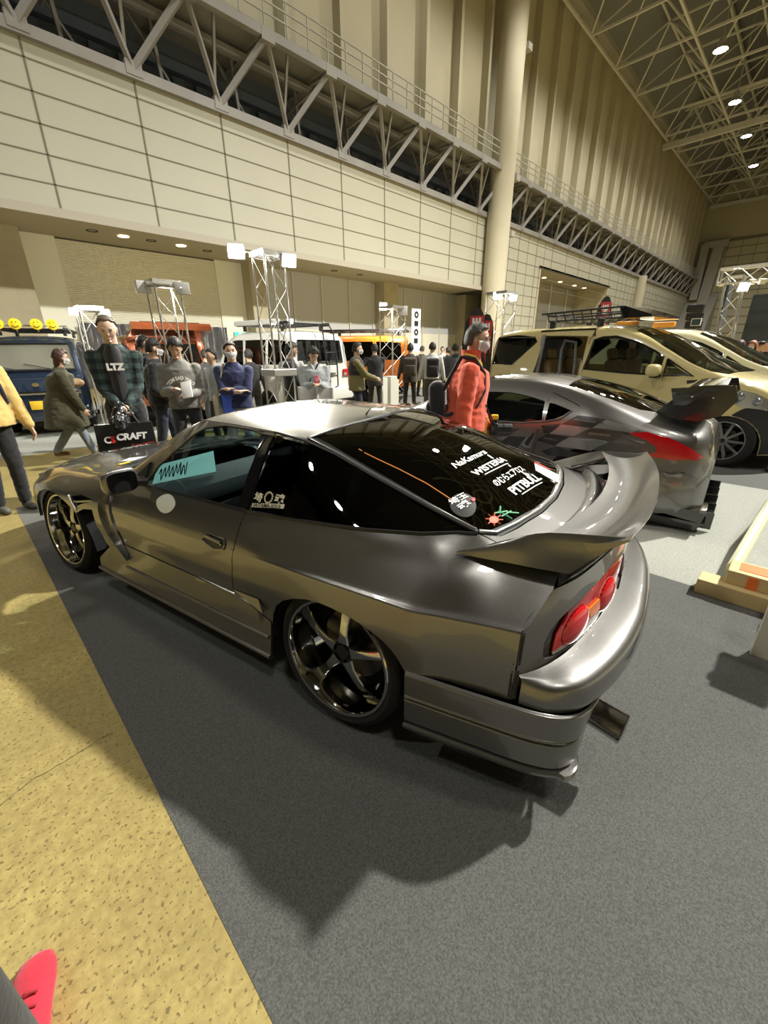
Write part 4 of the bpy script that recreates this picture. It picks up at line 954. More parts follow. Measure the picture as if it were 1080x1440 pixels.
def at_pix(px, py, D):
    d = ray(px, py); h = sqrt(d.x**2+d.y**2); return CAMP+d*(D/h)
def tower(px, py, D, s, label, plate=None, base=.5):
    p = at_pix(px, py, D); bm = bmesh.new(); box_truss(bm, (p.x, p.y, .02), (p.x, p.y, p.z), s, (1, 0, 0), .36, .014, .006)
    box(bm, (p.x, p.y, .01), (base, base, .02)); box(bm, (p.x, p.y, p.z+.03), (s+.06, s+.06, .06))
    t = build('lighting_truss', bm, ALT, None, True, 40); tag(t, label, 'truss')
    if plate: bm = bmesh.new(); rbox(bm, (p.x, p.y, plate), (s+.08, s+.08, .10), .01); build('collar_plate', bm, ALT, t, False)
    return p
def flood(px, py, D, on, label, group, aim=V((0, 0, 1)), pw=60, sz=.24, hang=None):
    p = at_pix(px, py, D); tgt = V(aim); d = (tgt-p).normalized(); q = d.to_track_quat('Z', 'Y').to_matrix().to_4x4(); M_ = Matrix.Translation(p) @ q
    bm = bmesh.new(); rbox(bm, (0, 0, -.04), (sz, sz*.8, .07), .01); bmesh.ops.transform(bm, matrix=M_, verts=bm.verts)
    o = build('floodlight', bm, mat('flood_case', (.5, .5, .48), .4), None, True); tag(o, label, 'light', group)
    bm = bmesh.new(); box(bm, (0, 0, 0), (sz*.86, sz*.66, .012)); bmesh.ops.transform(bm, matrix=M_, verts=bm.verts); build('lamp_face', bm, FLD if on == 1 else mat('flood_glass', (.6, .6, .55), .15), o, False)
    if hang:
        bm = bmesh.new(); tube(bm, [p-d*.08, V(hang)], .014, 6); build('bracket', bm, ALT, o)
    if on and pw:
        l = bpy.data.lights.new('flood', 'SPOT'); l.energy = pw; l.color = (1, .95, .82); l.shadow_soft_size = .09; l.spot_size = radians(130); l.spot_blend = .6
        lo = bpy.data.objects.new('flood_light_source', l); COL.objects.link(lo); lo.matrix_world = Matrix.Translation(p+d*.03) @ d.to_track_quat('-Z', 'Y').to_matrix().to_4x4()
    return o
T1 = tower(377, 362, 6.55, .30, 'tall silver truss tower with a square collar, behind the coupe roof', 1.22)
flood(332, 354, 6.6, 1, 'left lit floodlight on the tall truss tower behind the coupe', 'floodlights on the tall tower', V((1.0, 1.5, .8)), 230, .22, T1+V((0, 0, .03)))
flood(407, 367, 6.45, 1, 'right lit floodlight on the tall truss tower behind the coupe', 'floodlights on the tall tower', V((2.2, .6, .8)), 230, .2, T1+V((0, 0, .03)))
T2 = tower(229, 402, 7.4, .34, 'silver truss tower in front of the roller shutter'); 
flood(200, 404, 7.5, 2, 'floodlight seen from behind at the left of the tower before the shutter', 'floodlights on the shutter tower', V((1.5, 24, 3.2)), 260, .2, T2)
flood(256, 406, 7.3, 2, 'floodlight seen from behind at the right of the tower before the shutter', 'floodlights on the shutter tower', V((9.5, 24, 3.4)), 260, .2, T2)
T3 = tower(124, 437, 8.8, .30, 'short truss tower behind the person in the check shirt')
flood(103, 438, 8.9, 1, 'left lit floodlight above the navy van', 'floodlights above the navy van', V((1, 2, 1.2)), 25, .14, T3)
flood(148, 440, 8.7, 1, 'right lit floodlight above the person in the check shirt', 'floodlights above the navy van', V((1.5, 2, 1.2)), 25, .14, T3)
T4 = tower(552, 434, 12.6, .50, 'truss tower standing on a white plinth before the orange off-roader')
flood(539, 431, 12.6, 1, 'lit floodlight atop the tower by the orange off-roader', 'floodlights on the plinth tower', V((7, 2, 1)), 60, .24, T4); flood(565, 437, 12.6, 2, 'floodlight seen from behind atop the tower by the orange off-roader', 'floodlights on the plinth tower', V((18, 22, 3)), 500, .3, T4)
T5 = tower(706, 415, 11.5, .50, 'truss tower behind the rear of the beige van')
flood(700, 416, 11.3, 1, 'bright floodlight on the tower behind the beige van', 'floodlights behind the beige van', V((4, 1, 1)), 110, .22, T5); flood(722, 419, 11.4, 1, 'smaller lit floodlight on the tower behind the beige van', 'floodlights behind the beige van', V((6, -1, 1)), 60, .18, T5)
bm = bmesh.new()
bm.free()
for i, (px, py) in enumerate(((533, 531), (549, 529))):
    p = at_pix(px, py, 11.9+.3*i); bm = bmesh.new(); rbox(bm, (p.x, p.y, p.z/2), (.34, .34, p.z), .01); tag(build('display_plinth', bm, mat('plinth_white', (.62, .62, .55), .5), None, False), ('white plinth left of the truss tower base', 'white plinth under the truss tower')[i], 'plinth')
# banners
def flag(px, py, D, w, h, col, txt, label, lean=.0):
    p = at_pix(px, py, D); d = V((p.x, p.y, 0)).normalized(); r = V((d.y, -d.x, 0)); bm = bmesh.new()
    out = [(-.5, 0), (.5, 0), (.5, .72), (.42, .88), (.22, .98), (0, 1.0), (-.22, .95), (-.42, .82), (-.5, .6)]
    base = V((p.x, p.y, p.z-h)); f0 = lambda a, b: base+r*(a*w)+V((0, 0, b*h))+d*.02*sin(b*9); f1 = lambda a, b: f0(a, b)+d*.008
    prism(bm, out, f0, f1); o = build('feather_banner', bm, col, None, False); tag(o, label, 'banner', None)
    bm = bmesh.new(); tube(bm, [V((base.x, base.y, 0))-r*w*.52, base-r*w*.52, base-r*w*.52+V((0, 0, h*.6)), base-r*w*.40+V((0, 0, h*.86))], .012, 6); build('banner_pole', bm, BLK, o)
    if txt:
        bm = bmesh.new(); q = [(-.26, .22), (.40, .22), (.40, .90), (-.26, .90)]; prism(bm, q, lambda a, b: f0(a, b)-d*.012, lambda a, b: f0(a, b)-d*.004); build('banner_panel', bm, mat('banner_red', (.5, .04, .05), .6), o, False)
        X = r.copy(); Mx = Matrix((V((0, 0, 1)), -X, -d)).transposed().to_4x4(); Mx.translation = base+V((0, 0, h*.68))+r*w*.07-d*.016-V((0, 0, 0)); 
        text('banner_lettering', txt, w*.50, Mx, WHT, o, .01)
    return o
BKF = mat('banner_black', (.02, .02, .02), .7)
flag(670, 432, 9.0, .42, 1.5, BKF, 'ZONE', 'black feather banner with red panel and white letters behind the person in red')
flag(684, 441, 9.3, .34, 1.3, BKF, 'ZONE', 'smaller black and red feather banner beside the truss tower')
flag(853, 416, 16, .42, 1.7, BKF, 'ZONE', 'distant black and red feather banner above the van roof rack')
p = at_pix(585, 455, 17); bm = bmesh.new(); box(bm, (p.x, p.y, p.z-.25), (.5, .02, 1.5)); 
o = build('hanging_banner', bm, WHT, None, False); bm = bmesh.new()
o.rotation_euler = (0, 0, 0); tag(o, 'white vertical hanging banner above the crowd', 'banner')
for k in range(4): box(bm, (p.x, p.y-.015, p.z+.3-.3*k), (.22, .01, .18)) if k % 2 else lathe(bm, [(.05, 0), (.12, 0), (.12, .01), (.05, .01)], 12, Matrix.Translation((p.x, p.y-.015, p.z+.3-.3*k)) @ Matrix.Rotation(pi/2, 4, 'X'))
build('banner_mark', bm, DARK, o, False)
# stage on the right
bm = bmesh.new(); a = V((17.4, 2.45, 0)); box_truss(bm, (17.87, 2.10, 0), (17.87, 2.35, 3.55), .42, (0, 1, 0), .45, .03, .016); box_truss(bm, (17.87, 2.75, 3.58), (17.5, -8, 3.58), .42, (0, 0, 1), .45, .03, .016)
tag(build('stage_truss', bm, ALT, None, True), 'large silver goal-post truss framing the dark stage at right', 'truss')
bm = bmesh.new(); box(bm, (18.9, -3.2, 1.55), (.1, 10.2, 3.1)); box(bm, (18.4, 2.5, 1.7), (1.0, .06, 3.4)); tag(build('stage_backdrop', bm, mat('backdrop_slate', (.035, .045, .055), .6), None, False), 'dark slate stage backdrop inside the big truss', 'backdrop')
bm = bmesh.new()
for k in range(5): rbox(bm, (17.5+.02*k, 3.02+.03*k, 1.75+.24*k), (.4, .42, .22), .02)
tube(bm, [(17.55, 3.05, 0), (17.55, 3.05, 1.8)], .05, 8); tag(build('speaker_array', bm, BLK, None, True), 'black line-array speakers left of the stage truss', 'speaker')
for i, (px, py, w_, h_) in enumerate(((979, 453, .24, .2), (969, 469, .30, .22))):
    p = at_pix(px, py, 16); bm = bmesh.new(); box(bm, (p.x, p.y, p.z), (.05, w_, h_)); o = build('display_screen', bm, mat('screen_frame', (.75, .75, .72), .5), None, False); tag(o, ('upper small framed screen beside the stage', 'lower framed screen beside the stage')[i], 'screen')
    bm = bmesh.new(); box(bm, (p.x-.03, p.y, p.z), (.02, w_*.86, h_*.8)); build('screen_panel', bm, mat('screen_dark', (.04, .06, .07), .2), o, False); bm = bmesh.new(); box(bm, (p.x, p.y, (p.z-h_/2)/2), (.05, .05, p.z-h_/2)); build('screen_post', bm, BLK, o, False)
flood(1046, 404, 17.3, 1, 'bright white stage lamp under the truss beam', 'stage lamps', V((12, -2, 1)), 80, .3)
flood(1058, 397, 17.4, 0, 'small black spotlight on the truss beam', 'stage lamps', V((12, -2, 1)), 0, .18)
flood(1073, 396, 17.4, 0, 'second small spotlight further along the truss beam', 'stage lamps', V((12, -2, 1)), 0, .18)
# ---- timber, pole and white sign foot at right
WD = mat('pale_timber', (.55, .42, .2), .6, noise=(9, .18)); ORG = mat('orange_tape', (.75, .16, .02), .45)
bm = bmesh.new(); rbox(bm, (3.17, -.22, .05), (.15, .80, .10), .004); o = build('timber_beam', bm, WD, None, False); tag(o, 'long pale timber beam lying on the carpet at the right edge', 'timber')
bm = bmesh.new(); rbox(bm, (3.26, -.20, .145), (.20, .50, .09), .004); o = build('timber_block', bm, WD, None, False); tag(o, 'pale timber block with orange tape on top of the beam', 'timber')
bm = bmesh.new(); box(bm, (3.27, -.17, .191), (.13, .34, .004)); box(bm, (3.157, -.08, .14), (.006, .05, .08)); build('tape_patch', bm, ORG, o, False)
bm = bmesh.new(); tube(bm, [(3.33, .03, .14), (4.35, -.05, .36), (5.4, -.2, .56)], .04, 10); tag(build('leaning_pole', bm, mat('pale_green_pole', (.62, .64, .45), .4), None, True), 'pale green pole sloping away behind the timber block', 'pole')
bm = bmesh.new(); rbox(bm, (2.60, -.22, .22), (.05, .14, .44), .004); rbox(bm, (2.72, -.28, .46), (.3, .2, .05), .004); tag(build('sign_stand', bm, mat('off_white_board', (.6, .58, .48), .5), None, False), 'off-white board leg at the right edge of the dark carpet', 'stand')
bm = bmesh.new(); rbox(bm, (3.05, -.36, .27), (.3, .2, .14), .01); tag(build('black_case', bm, BLK, None, False), 'small black case at the right edge above the timber', 'case')

# ================================================================ people
SKIN = mat('skin', (.56, .36, .25), .5, sss=0); HAIRB = mat('black_hair', (.014, .012, .010), .65); HAIRBR = mat('brown_hair', (.06, .025, .015), .5)
MASKM = mat('white_mask', (.8, .8, .8), .8)
def cloth(name, col, sc=60): return mat(name, col, .9, noise=(7, .12), bump=(sc, .25), sheen=.2)
TS = bpy.data.scenes.new('remesh_workspace')
def capsule(bm, a, b, ra, rb, n=12):
    a, b = V(a), V(b); d = b-a
    if d.length < 1e-5: return
    pts = [a-d.normalized()*ra*.72, a-d.normalized()*ra*.42, a, b, b+d.normalized()*rb*.5, b+d.normalized()*rb*.9]
    tube(bm, pts, [ra*.35, ra*.85, ra, rb, rb*.85, rb*.35], n)
def rings(bm, secs, n=20):
    """lofted closed torso: list of (centre, rx(depth), ry(width), yaw)"""
    R = []
    for c, rx, ry, a in secs:
        c = V(c); R.append([bm.verts.new(c+V((cos(a)*rx*cos(t)-sin(a)*ry*sin(t), sin(a)*rx*cos(t)+cos(a)*ry*sin(t), 0))) for t in [2*pi*k/n for k in range(n)]])
    for i in range(len(R)-1):
        for k in range(n): bm.faces.new((R[i][k], R[i][(k+1) % n], R[i+1][(k+1) % n], R[i+1][k]))
    bm.faces.new(R[0][::-1]); bm.faces.new(R[-1])
def voxel(name, bm, m, parent, vs=.012, smooth=4, wr=0, wsc=9):
    me = bpy.data.meshes.new(name); bm.to_mesh(me); bm.free(); o = bpy.data.objects.new(name, me); TS.collection.objects.link(o)
    r = o.modifiers.new('r', 'REMESH'); r.mode = 'VOXEL'; r.voxel_size = vs
    s = o.modifiers.new('s', 'SMOOTH'); s.iterations = smooth; s.factor = .5
    TS.view_layers[0].update(); dg = TS.view_layers[0].depsgraph; me2 = bpy.data.meshes.new_from_object(o.evaluated_get(dg)); bpy.data.objects.remove(o); bpy.data.meshes.remove(me)
    if wr:
        from mathutils import noise
        ofs = V((random.random()*50, 3, 7)); 
        nn = [v.normal.copy() for v in me2.vertices]
        for v, nv in zip(me2.vertices, nn):
            q = V((v.co.x*wsc, v.co.y*wsc, v.co.z*wsc*1.5))+ofs; k = 1-abs(noise.noise(q))*2
            v.co += nv*(wr*(k-.5))
    return link(name, me2, m, parent, True)
def ik(S_, W_, l1, l2, hint):
    S_, W_ = V(S_), V(W_); d = W_-S_; L = min(d.length, (l1+l2)*.998); d.normalize(); W2 = S_+d*L
    a = (l1*l1-l2*l2+L*L)/(2*L); h = sqrt(max(0, l1*l1-a*a)); hv = V(hint); hv = (hv-d*hv.dot(d)); hv = hv.normalized() if hv.length > 1e-5 else V((1, 0, 0)); return S_+d*a+hv*h, W2
def hand(bm, w, d, nrm, sc=1., curl=.5, side=1):
    """palm + five separate bent fingers; d fingers' direction, nrm palm normal"""
    w, d, nrm = V(w), V(d).normalized(), V(nrm); nrm = (nrm-d*nrm.dot(d)).normalized(); s = d.cross(nrm)*side; k = .0105*sc
    capsule(bm, w, w+d*.03*sc, .024*sc, .024*sc, 8)
    for i, off in enumerate((-.027, -.009, .009, .027)):
        b = w+d*.078*sc+s*off*sc; capsule(bm, w+d*.02*sc+s*off*.6*sc, b, .014*sc, .012*sc, 8)
        L = (.070, .080, .074, .058)[i]*sc*.5; c = curl*1.1; p = b; dd = d.copy()
        for seg in range(3):
            dd = (dd*cos(c*.8)+nrm*sin(c*.8)).normalized(); q = p+dd*L*(.95, .62, .5)[seg]; capsule(bm, p, q, k*(.95, .85, .78)[seg], k*(.85, .78, .68)[seg], 7); p = q; 
            nrm2 = (nrm-dd*nrm.dot(dd)); 
    t = w+d*.03*sc-s*.028*sc; t1 = t+(d*.6-s*.7+nrm*.35).normalized()*.036*sc; t2 = t1+(d*.9-s*.15+nrm*.4).normalized()*.03*sc
    capsule(bm, w+d*.012*sc-s*.01*sc, t, .014*sc, .013*sc, 8); capsule(bm, t, t1, .0125*sc, .011*sc, 7); capsule(bm, t1, t2, .011*sc, .009*sc, 7)
ICO = {}
def person(label, loc, face, H=1.7, top=None, legs=None, shoe=None, hair='short', hairm=None, mask=False, glasses=False, wl=None, wr_=None, fl=None, fr=None, hy=0, hp=0, lean=0, hem=.50, coat=0, bulk=1., det=1, neckm=None, skin=None, name='person', cap=None, hint=None, curl=.5, hd=(None, None), sleeve=1., group=None, hood=None):
    k = H; t = empty(name, (loc[0], loc[1], 0), radians(face), label, 'person', group)
    top = top or cloth('charcoal_cloth', (.03, .03, .033)); legs = legs or cloth('black_trousers', (.015, .015, .017)); hairm = hairm or HAIRB; skin = skin or SKIN
    lx = lean*k
    hipz = .53*k; pel = V((0, 0, hipz)); cz = .72*k; shz = .815*k; ch = V((lx*.6, 0, cz)); sh = V((lx, 0, shz)); nk = V((lx*1.15+.01*k, 0, .862*k)); hc = V((lx*1.3+.022*k+.03*k*sin(radians(hp)), 0, .930*k-.012*k*(1-cos(radians(hp)))))
    fl = V(fl) if fl else V((.0, .085*k*.9, 0)); fr = V(fr) if fr else V((.0, -.085*k*.9, 0))
    legsJ = []
    for sg, f in ((1, fl), (-1, fr)):
        hj = pel+V((0, sg*.052*k, 0)); an = V((f.x, f.y, f.z+.045*k)); kn, an = ik(hj, an, .245*k, .245*k, (1, 0, 0)); legsJ.append((hj, kn, an))
    wl = V(wl)*k if wl else V((.03, .19, .47))*k; wr_ = V(wr_)*k if wr_ else V((.03, -.19, .47))*k
    arms = []
    for sg, w_, hn in ((1, wl, hint and hint[0]), (-1, wr_, hint and hint[1])):
        s_ = sh+V((0, sg*.112*k*(.72+.28*bulk)*.96, -.020*k)); e_, w2 = ik(s_, w_, .175*k, .155*k, hn or (-.9, sg*.5, -.5)); arms.append((s_, e_, w2))
    vs = .0075 if det == 1 else (.012 if det == 2 else .02)
    bm = bmesh.new()
    rings(bm, [(pel+V((0, 0, -.05*k)), .055*k, .075*k, 0), (pel, .06*k, .088*k, 0), (pel*.5+ch*.5, .055*k, .075*k, 0), (ch, .062*k, .09*k, 0), (sh+V((0, 0, -.02*k)), .052*k, .10*k, 0), (sh+V((0, 0, .022*k)), .035*k, .05*k, 0)])
    capsule(bm, sh, nk, .036*k, .034*k); capsule(bm, nk, hc+V((-.012*k, 0, -.02*k)), .033*k, .034*k)
    for hj, kn, an in legsJ: capsule(bm, hj, kn, .047*k, .032*k); capsule(bm, kn, an, .031*k, .02*k)
    for i, (s_, e_, w2) in enumerate(arms):
        capsule(bm, s_, e_, .029*k, .022*k); capsule(bm, e_, w2, .022*k, .0155*k, 10)
        if det <= 2:
            d = hd[i] or (w2-e_); nrm = V((0, -1 if i == 0 else 1, 0)) if abs(V(d).normalized().z) > .5 else V((0, 0, -1)); hand(bm, w2, d, nrm, k/1.75*.95, curl, 1 if i == 0 else -1)
    HM = Matrix.Translation(hc) @ Euler((0, radians(hp), radians(hy)), 'ZYX'.replace('ZYX', 'XYZ')).to_matrix().to_4x4()
    s = k/1.75; hb = bmesh.new()
    bmesh.ops.create_uvsphere(hb, u_segments=28, v_segments=20, radius=1)
    for v in hb.verts:
        x, y, z = v.co; jaw = max(0, -z); q = V((x*.092, y*.074, z*.112)); q.y *= 1-.36*jaw**1.6; q.x *= 1-.22*jaw if x < 0 else 1-.10*jaw
        if x < 0 and z < -.1: q.x *= .80
        if x > .55 and .0 < z < .35: q.x -= .003
        v.co = q*s
    if det <= 2:
        ball(hb, V((.093, 0, -.018))*s, V((.017, .011, .019))*s, 2); capsule(hb, V((.086, 0, .012))*s, V((.1, 0, -.02))*s, .007*s, .010*s, 8)
        ball(hb, V((.083, 0, -.063))*s, V((.012, .022, .007))*s, 1); ball(hb, V((.078, 0, -.092))*s, V((.016, .02, .014))*s, 1); capsule(hb, V((.078, .038, .026))*s, V((.082, -.038, .026))*s, .009*s, .009*s, 8)
        for sg in (1, -1): ball(hb, V((-.004, sg*.077, -.008))*s, V((.017, .009, .030))*s, 2, (0, radians(12), 0))
    for v in hb.verts: v.co = HM @ v.co
    tmp = bpy.data.meshes.new('tmp'); hb.to_mesh(tmp); hb.free(); bm.from_mesh(tmp); bpy.data.meshes.remove(tmp)
    body = voxel('body', bm, skin, t, vs, 2)
    # clothes
    B = bulk; bm = bmesh.new(); hz = hem*k
    sec = [(V((0, 0, hz)), .078*k*B*(1+coat*.35), .105*k*B*(1+coat*.3), 0), (V((lx*.15, 0, max(hz+.03*k, .56*k))), .076*k*B*(1+coat*.15), .102*k*B, 0), (V((lx*.4, 0, .64*k)), .071*k*B, .094*k*B, 0), (ch, .076*k*B, .103*k*B, 0), (sh+V((0, 0, -.035*k)), .068*k*B, .108*k*(.6+.4*B), 0), (sh+V((0, 0, -.008*k)), .060*k, .090*k, 0), (sh+V((0, 0, .018*k)), .050*k, .062*k, 0), (sh+V((.004*k, 0, .040*k)), .040*k, .045*k, 0)]
    rings(bm, sec, 24)
    for i, (s_, e_, w2) in enumerate(arms):
        capsule(bm, s_, e_, .040*k*(.5+.5*B), .033*k*(.5+.5*B)); e2 = e_+(w2-e_)*.93*sleeve; capsule(bm, e_, e2, .033*k*(.5+.5*B), .025*k*(.5+.5*B))
    if hood: ball(bm, sh+V((-.05*k, 0, .03*k)), V((.035, .055, .03))*k, 2)
    tp = voxel('top', bm, top, t, .012 if det == 1 else .02, 4, .006 if det == 1 else .004, 11)
    if hood and not isinstance(hood, bool): pass
    bm = bmesh.new(); rings(bm, [(pel+V((0, 0, -.075*k)), .06*k, .07*k, 0), (pel+V((0, 0, -.02*k)), .068*k, .095*k, 0), (pel+V((0, 0, .04*k)), .064*k, .088*k, 0)])
    for hj, kn, an in legsJ: capsule(bm, hj+V((0, 0, -.01*k)), kn, .055*k, .040*k); capsule(bm, kn, an+V((0, 0, .012*k)), .040*k, .033*k)
    voxel('trousers', bm, legs, t, .014 if det == 1 else .022, 3, .005, 10)
    for i, (hj, kn, an) in enumerate(legsJ):
        f = (fl, fr)[i]; bm = bmesh.new(); z = f.z; capsule(bm, (an.x-.025*s, an.y, z+.045*s), (an.x+.13*s, an.y, z+.034*s), .040*s, .034*s); capsule(bm, (an.x-.01*s, an.y, z+.05*s), (an.x, an.y, z+.09*s), .038*s, .036*s)
        for v in bm.verts: v.co.z = max(v.co.z, z+.002)
        build('shoe', bm, shoe or mat('dark_shoe', (.03, .03, .03), .6), t, True, 60)
    # hair
    if hair:
        bm = bmesh.new(); bmesh.ops.create_uvsphere(bm, u_segments=32, v_segments=24, radius=1); from mathutils import noise
        kill = []
        for v in bm.verts:
            x, y, z = v.co; low = {'short': .10, 'buzz': .12, 'bob': -.95, 'mid': -.30}[hair]
            fringe = {'short': .62, 'buzz': .74, 'bob': .50, 'mid': .48}[hair]
            lim = low+(fringe-low)*min(1, max(0, (x+.15)/.75)); 
            if x < -.1: lim = {'short': -.45, 'buzz': -.2, 'bob': -1.1, 'mid': -.75}[hair]
            lim += .16*noise.noise(V((x*4+len(label), y*7, z*2)))*(hair != 'buzz')
            if z < lim: kill.append(v); continue
            g = {'short': 1.11, 'buzz': 1.045, 'bob': 1.19, 'mid': 1.2}[hair]*(1+(.015 if hair == 'buzz' else .11)*noise.noise(V((x*3.5, y*4.5, z*3.5+len(label)))))
            q = V((x*.092-.004, y*.077, z*.112)); 
            if hair == 'bob' and z < 0: q.y = y/max(.15, sqrt(x*x+y*y))*.080; q.x = x/max(.15, sqrt(x*x+y*y))*.085
            v.co = HM @ (q*g*s)
        bmesh.ops.delete(bm, geom=kill, context='VERTS'); bmesh.ops.solidify(bm, geom=bm.faces[:], thickness=-.008)
        build('hair', bm, hairm, t, True, 0)
    if cap:
        bm = bmesh.new(); bmesh.ops.create_uvsphere(bm, u_segments=28, v_segments=18, radius=1); kill = []
        for v in bm.verts:
            x, y, z = v.co
            if z < .22: kill.append(v); continue
            v.co = HM @ (V((x*.103-.004, y*.088, z*.128))*s)
        bmesh.ops.delete(bm, geom=kill, context='VERTS')
        pts = [HM @ (V((.09*cos(a)+(.06 if abs(a) < .9 else 0), .083*sin(a), .028))*s) for a in [(-1.1+2.2*i/10) for i in range(11)]]; b0 = [bm.verts.new(p) for p in pts]; b1 = [bm.verts.new(HM @ (V((.085*cos(a), .082*sin(a), .034))*s)) for a in [(-1.1+2.2*i/10) for i in range(11)]]
        for i in range(10): bm.faces.new((b0[i], b0[i+1], b1[i+1], b1[i]))
        bmesh.ops.solidify(bm, geom=bm.faces[:], thickness=.004); build('cap', bm, cap, t, True, 0)
    if mask:
        bm = bmesh.new(); R = []
        for i in range(13):
            a = -1.25+2.5*i/12; row = []
            for j in range(7):
                z = -.006-.092*j/6; f = 1-.12*abs(j/6-.45)*2; bulge = .016*cos(a)**2*sin(pi*min(1, j/6+.15)); row.append(bm.verts.new(HM @ (V(((.094*f+bulge)*cos(a)+.003, (.076*(1-.25*(j/6)**2)+.004)*sin(a)/sin(1.25)*.98, z*(1-.25*abs(sin(a))) ))*s)))
            R.append(row)
        for i in range(12):
            for j in range(6): bm.faces.new((R[i][j], R[i+1][j], R[i+1][j+1], R[i][j+1]))
        bmesh.ops.solidify(bm, geom=bm.faces[:], thickness=.003); build('face_mask', bm, MASKM, t, True, 0)
    if det <= 2:
        for sg in (1, -1):
            bm = bmesh.new(); ball(bm, HM @ (V((.083, sg*.030, .010))*s), V((.006, .013, .005))*s, 1, (0, 0, radians(face*0))); build('eye', bm, mat('eye_dark', (.02, .015, .012), .2), t)
            if det == 1: bm = bmesh.new(); tube(bm, [HM @ (V((.086, sg*.046, .030))*s), HM @ (V((.090, sg*.030, .034))*s), HM @ (V((.091, sg*.016, .030))*s)], .003*s, 5); build('eyebrow', bm, hairm, t)
        if not mask: bm = bmesh.new(); ball(bm, HM @ (V((.092, 0, -.062))*s), V((.006, .022, .005))*s, 1); build('lips', bm, mat('lips', (.38, .16, .13), .5), t)
    if glasses:
        bm = bmesh.new()
        for sg in (1, -1):
            tube(bm, [HM @ (V((.098, sg*(.032+.022*cos(a)), .010+.016*sin(a)))*s) for a in [2*pi*i/12 for i in range(13)]], .0018*s, 5); tube(bm, [HM @ (V((.096, sg*.054, .014))*s), HM @ (V((.0, sg*.083, .012))*s)], .0018*s, 5)
        tube(bm, [HM @ (V((.1, .010, .012))*s), HM @ (V((.1, -.010, .012))*s)], .0018*s, 5); build('glasses', bm, BLK, t)
    t['_sh'] = tuple(sh); t['_k'] = k
    return t, arms, HM
def wpt(t, p): return Matrix.Translation(t.location) @ Matrix.Rotation(t.rotation_euler.z, 4, 'Z') @ V(p)
def wmat(t): return Matrix.Translation(t.location) @ Matrix.Rotation(t.rotation_euler.z, 4, 'Z')
def backpack(t, m, label, w=.30, h=.44, d=.16, straps=True, z=.66, x=-.125):
    """worn backpack, a thing of its own"""
    k = t['_k']; o = empty('backpack', t.location, t.rotation_euler.z, label, 'backpack')
    bm = bmesh.new(); rbox(bm, (x*k-.03, 0, z*k), (d, w, h), .055, (0, radians(-4), 0), 4); b = build('pack_body', bm, m, o)
    bm = bmesh.new(); rbox(bm, (x*k-.03-d*.55, 0, z*k-h*.14), (d*.35, w*.78, h*.5), .03, None, 3); build('front_pocket', bm, m, o)
    if straps:
        for sg in (1, -1):
            bm = bmesh.new(); y = sg*.062*k; pts = [(x*k+.02, y, z*k+h*.35), (-.035*k, y, .853*k), (.03*k, y*1.06, .845*k), (.078*k, y*1.25, .78*k), (.083*k, y*1.4, .70*k), (.05*k, y*1.75, .625*k), (x*k+.04, y*1.6, .58*k)]
            pp = []
            for i in range(len(pts)-1):
                for j in range(3): pp.append(V(pts[i]).lerp(V(pts[i+1]), j/3))
            tube(bm, pp+[pts[-1]], .017, 8)
            for v in bm.verts: pass
            build('strap', bm, m, o)
    return o
P_BLK = cloth('black_jacket', (.012, .012, .014)); P_OLV = cloth('olive_coat', (.045, .042, .018)); P_YEL = cloth('mustard_hoodie', (.62, .42, .14)); P_GRY = cloth('grey_sweatshirt', (.16, .155, .14)); P_NVY = cloth('navy_shirt', (.016, .022, .075)); P_RED = cloth('red_jacket', (.72, .10, .045)); P_DEN = cloth('pale_denim', (.22, .26, .32)); P_NVT = cloth('navy_trousers', (.012, .016, .035)); P_WHT = cloth('off_white_shirt', (.5, .5, .46)); P_TAN = cloth('rust_jacket', (.30, .10, .04)); P_LGR = cloth('pale_grey_hoodie', (.30, .32, .33)); P_BRN = cloth('brown_coat', (.05, .04, .028))
def plaid():
    m, nt, b = nodemat('check_flannel'); setp(b, rough=.9); tc = nt.nodes.new('ShaderNodeTexCoord'); s = nt.nodes.new('ShaderNodeSeparateXYZ'); nt.links.new(tc.outputs['Object'], s.inputs[0])
    f = []
    for ax, fr in ((1, 9), (2, 10)):
        a = nt.nodes.new('ShaderNodeMath'); a.operation = 'MULTIPLY'; a.inputs[1].default_value = fr; fc = nt.nodes.new('ShaderNodeMath'); fc.operation = 'FRACT'; g = nt.nodes.new('ShaderNodeMath'); g.operation = 'GREATER_THAN'; g.inputs[1].default_value = .5
        nt.links.new(s.outputs[ax], a.inputs[0]); nt.links.new(a.outputs[0], fc.inputs[0]); nt.links.new(fc.outputs[0], g.inputs[0]); f.append(g)
    ad = nt.nodes.new('ShaderNodeMath'); ad.operation = 'ADD'; nt.links.new(f[0].outputs[0], ad.inputs[0]); nt.links.new(f[1].outputs[0], ad.inputs[1])
    r = nt.nodes.new('ShaderNodeValToRGB'); hv = nt.nodes.new('ShaderNodeMath'); hv.operation = 'MULTIPLY'; hv.inputs[1].default_value = .5; nt.links.new(ad.outputs[0], hv.inputs[0]); nt.links.new(hv.outputs[0], r.inputs[0])
    r.color_ramp.elements[0].color = (.008, .01, .012, 1); r.color_ramp.elements[1].color = (.045, .075, .07, 1); e = r.color_ramp.elements.new(.5); e.color = (.014, .032, .03, 1); nt.links.new(r.outputs[0], b.inputs['Base Color']); return m
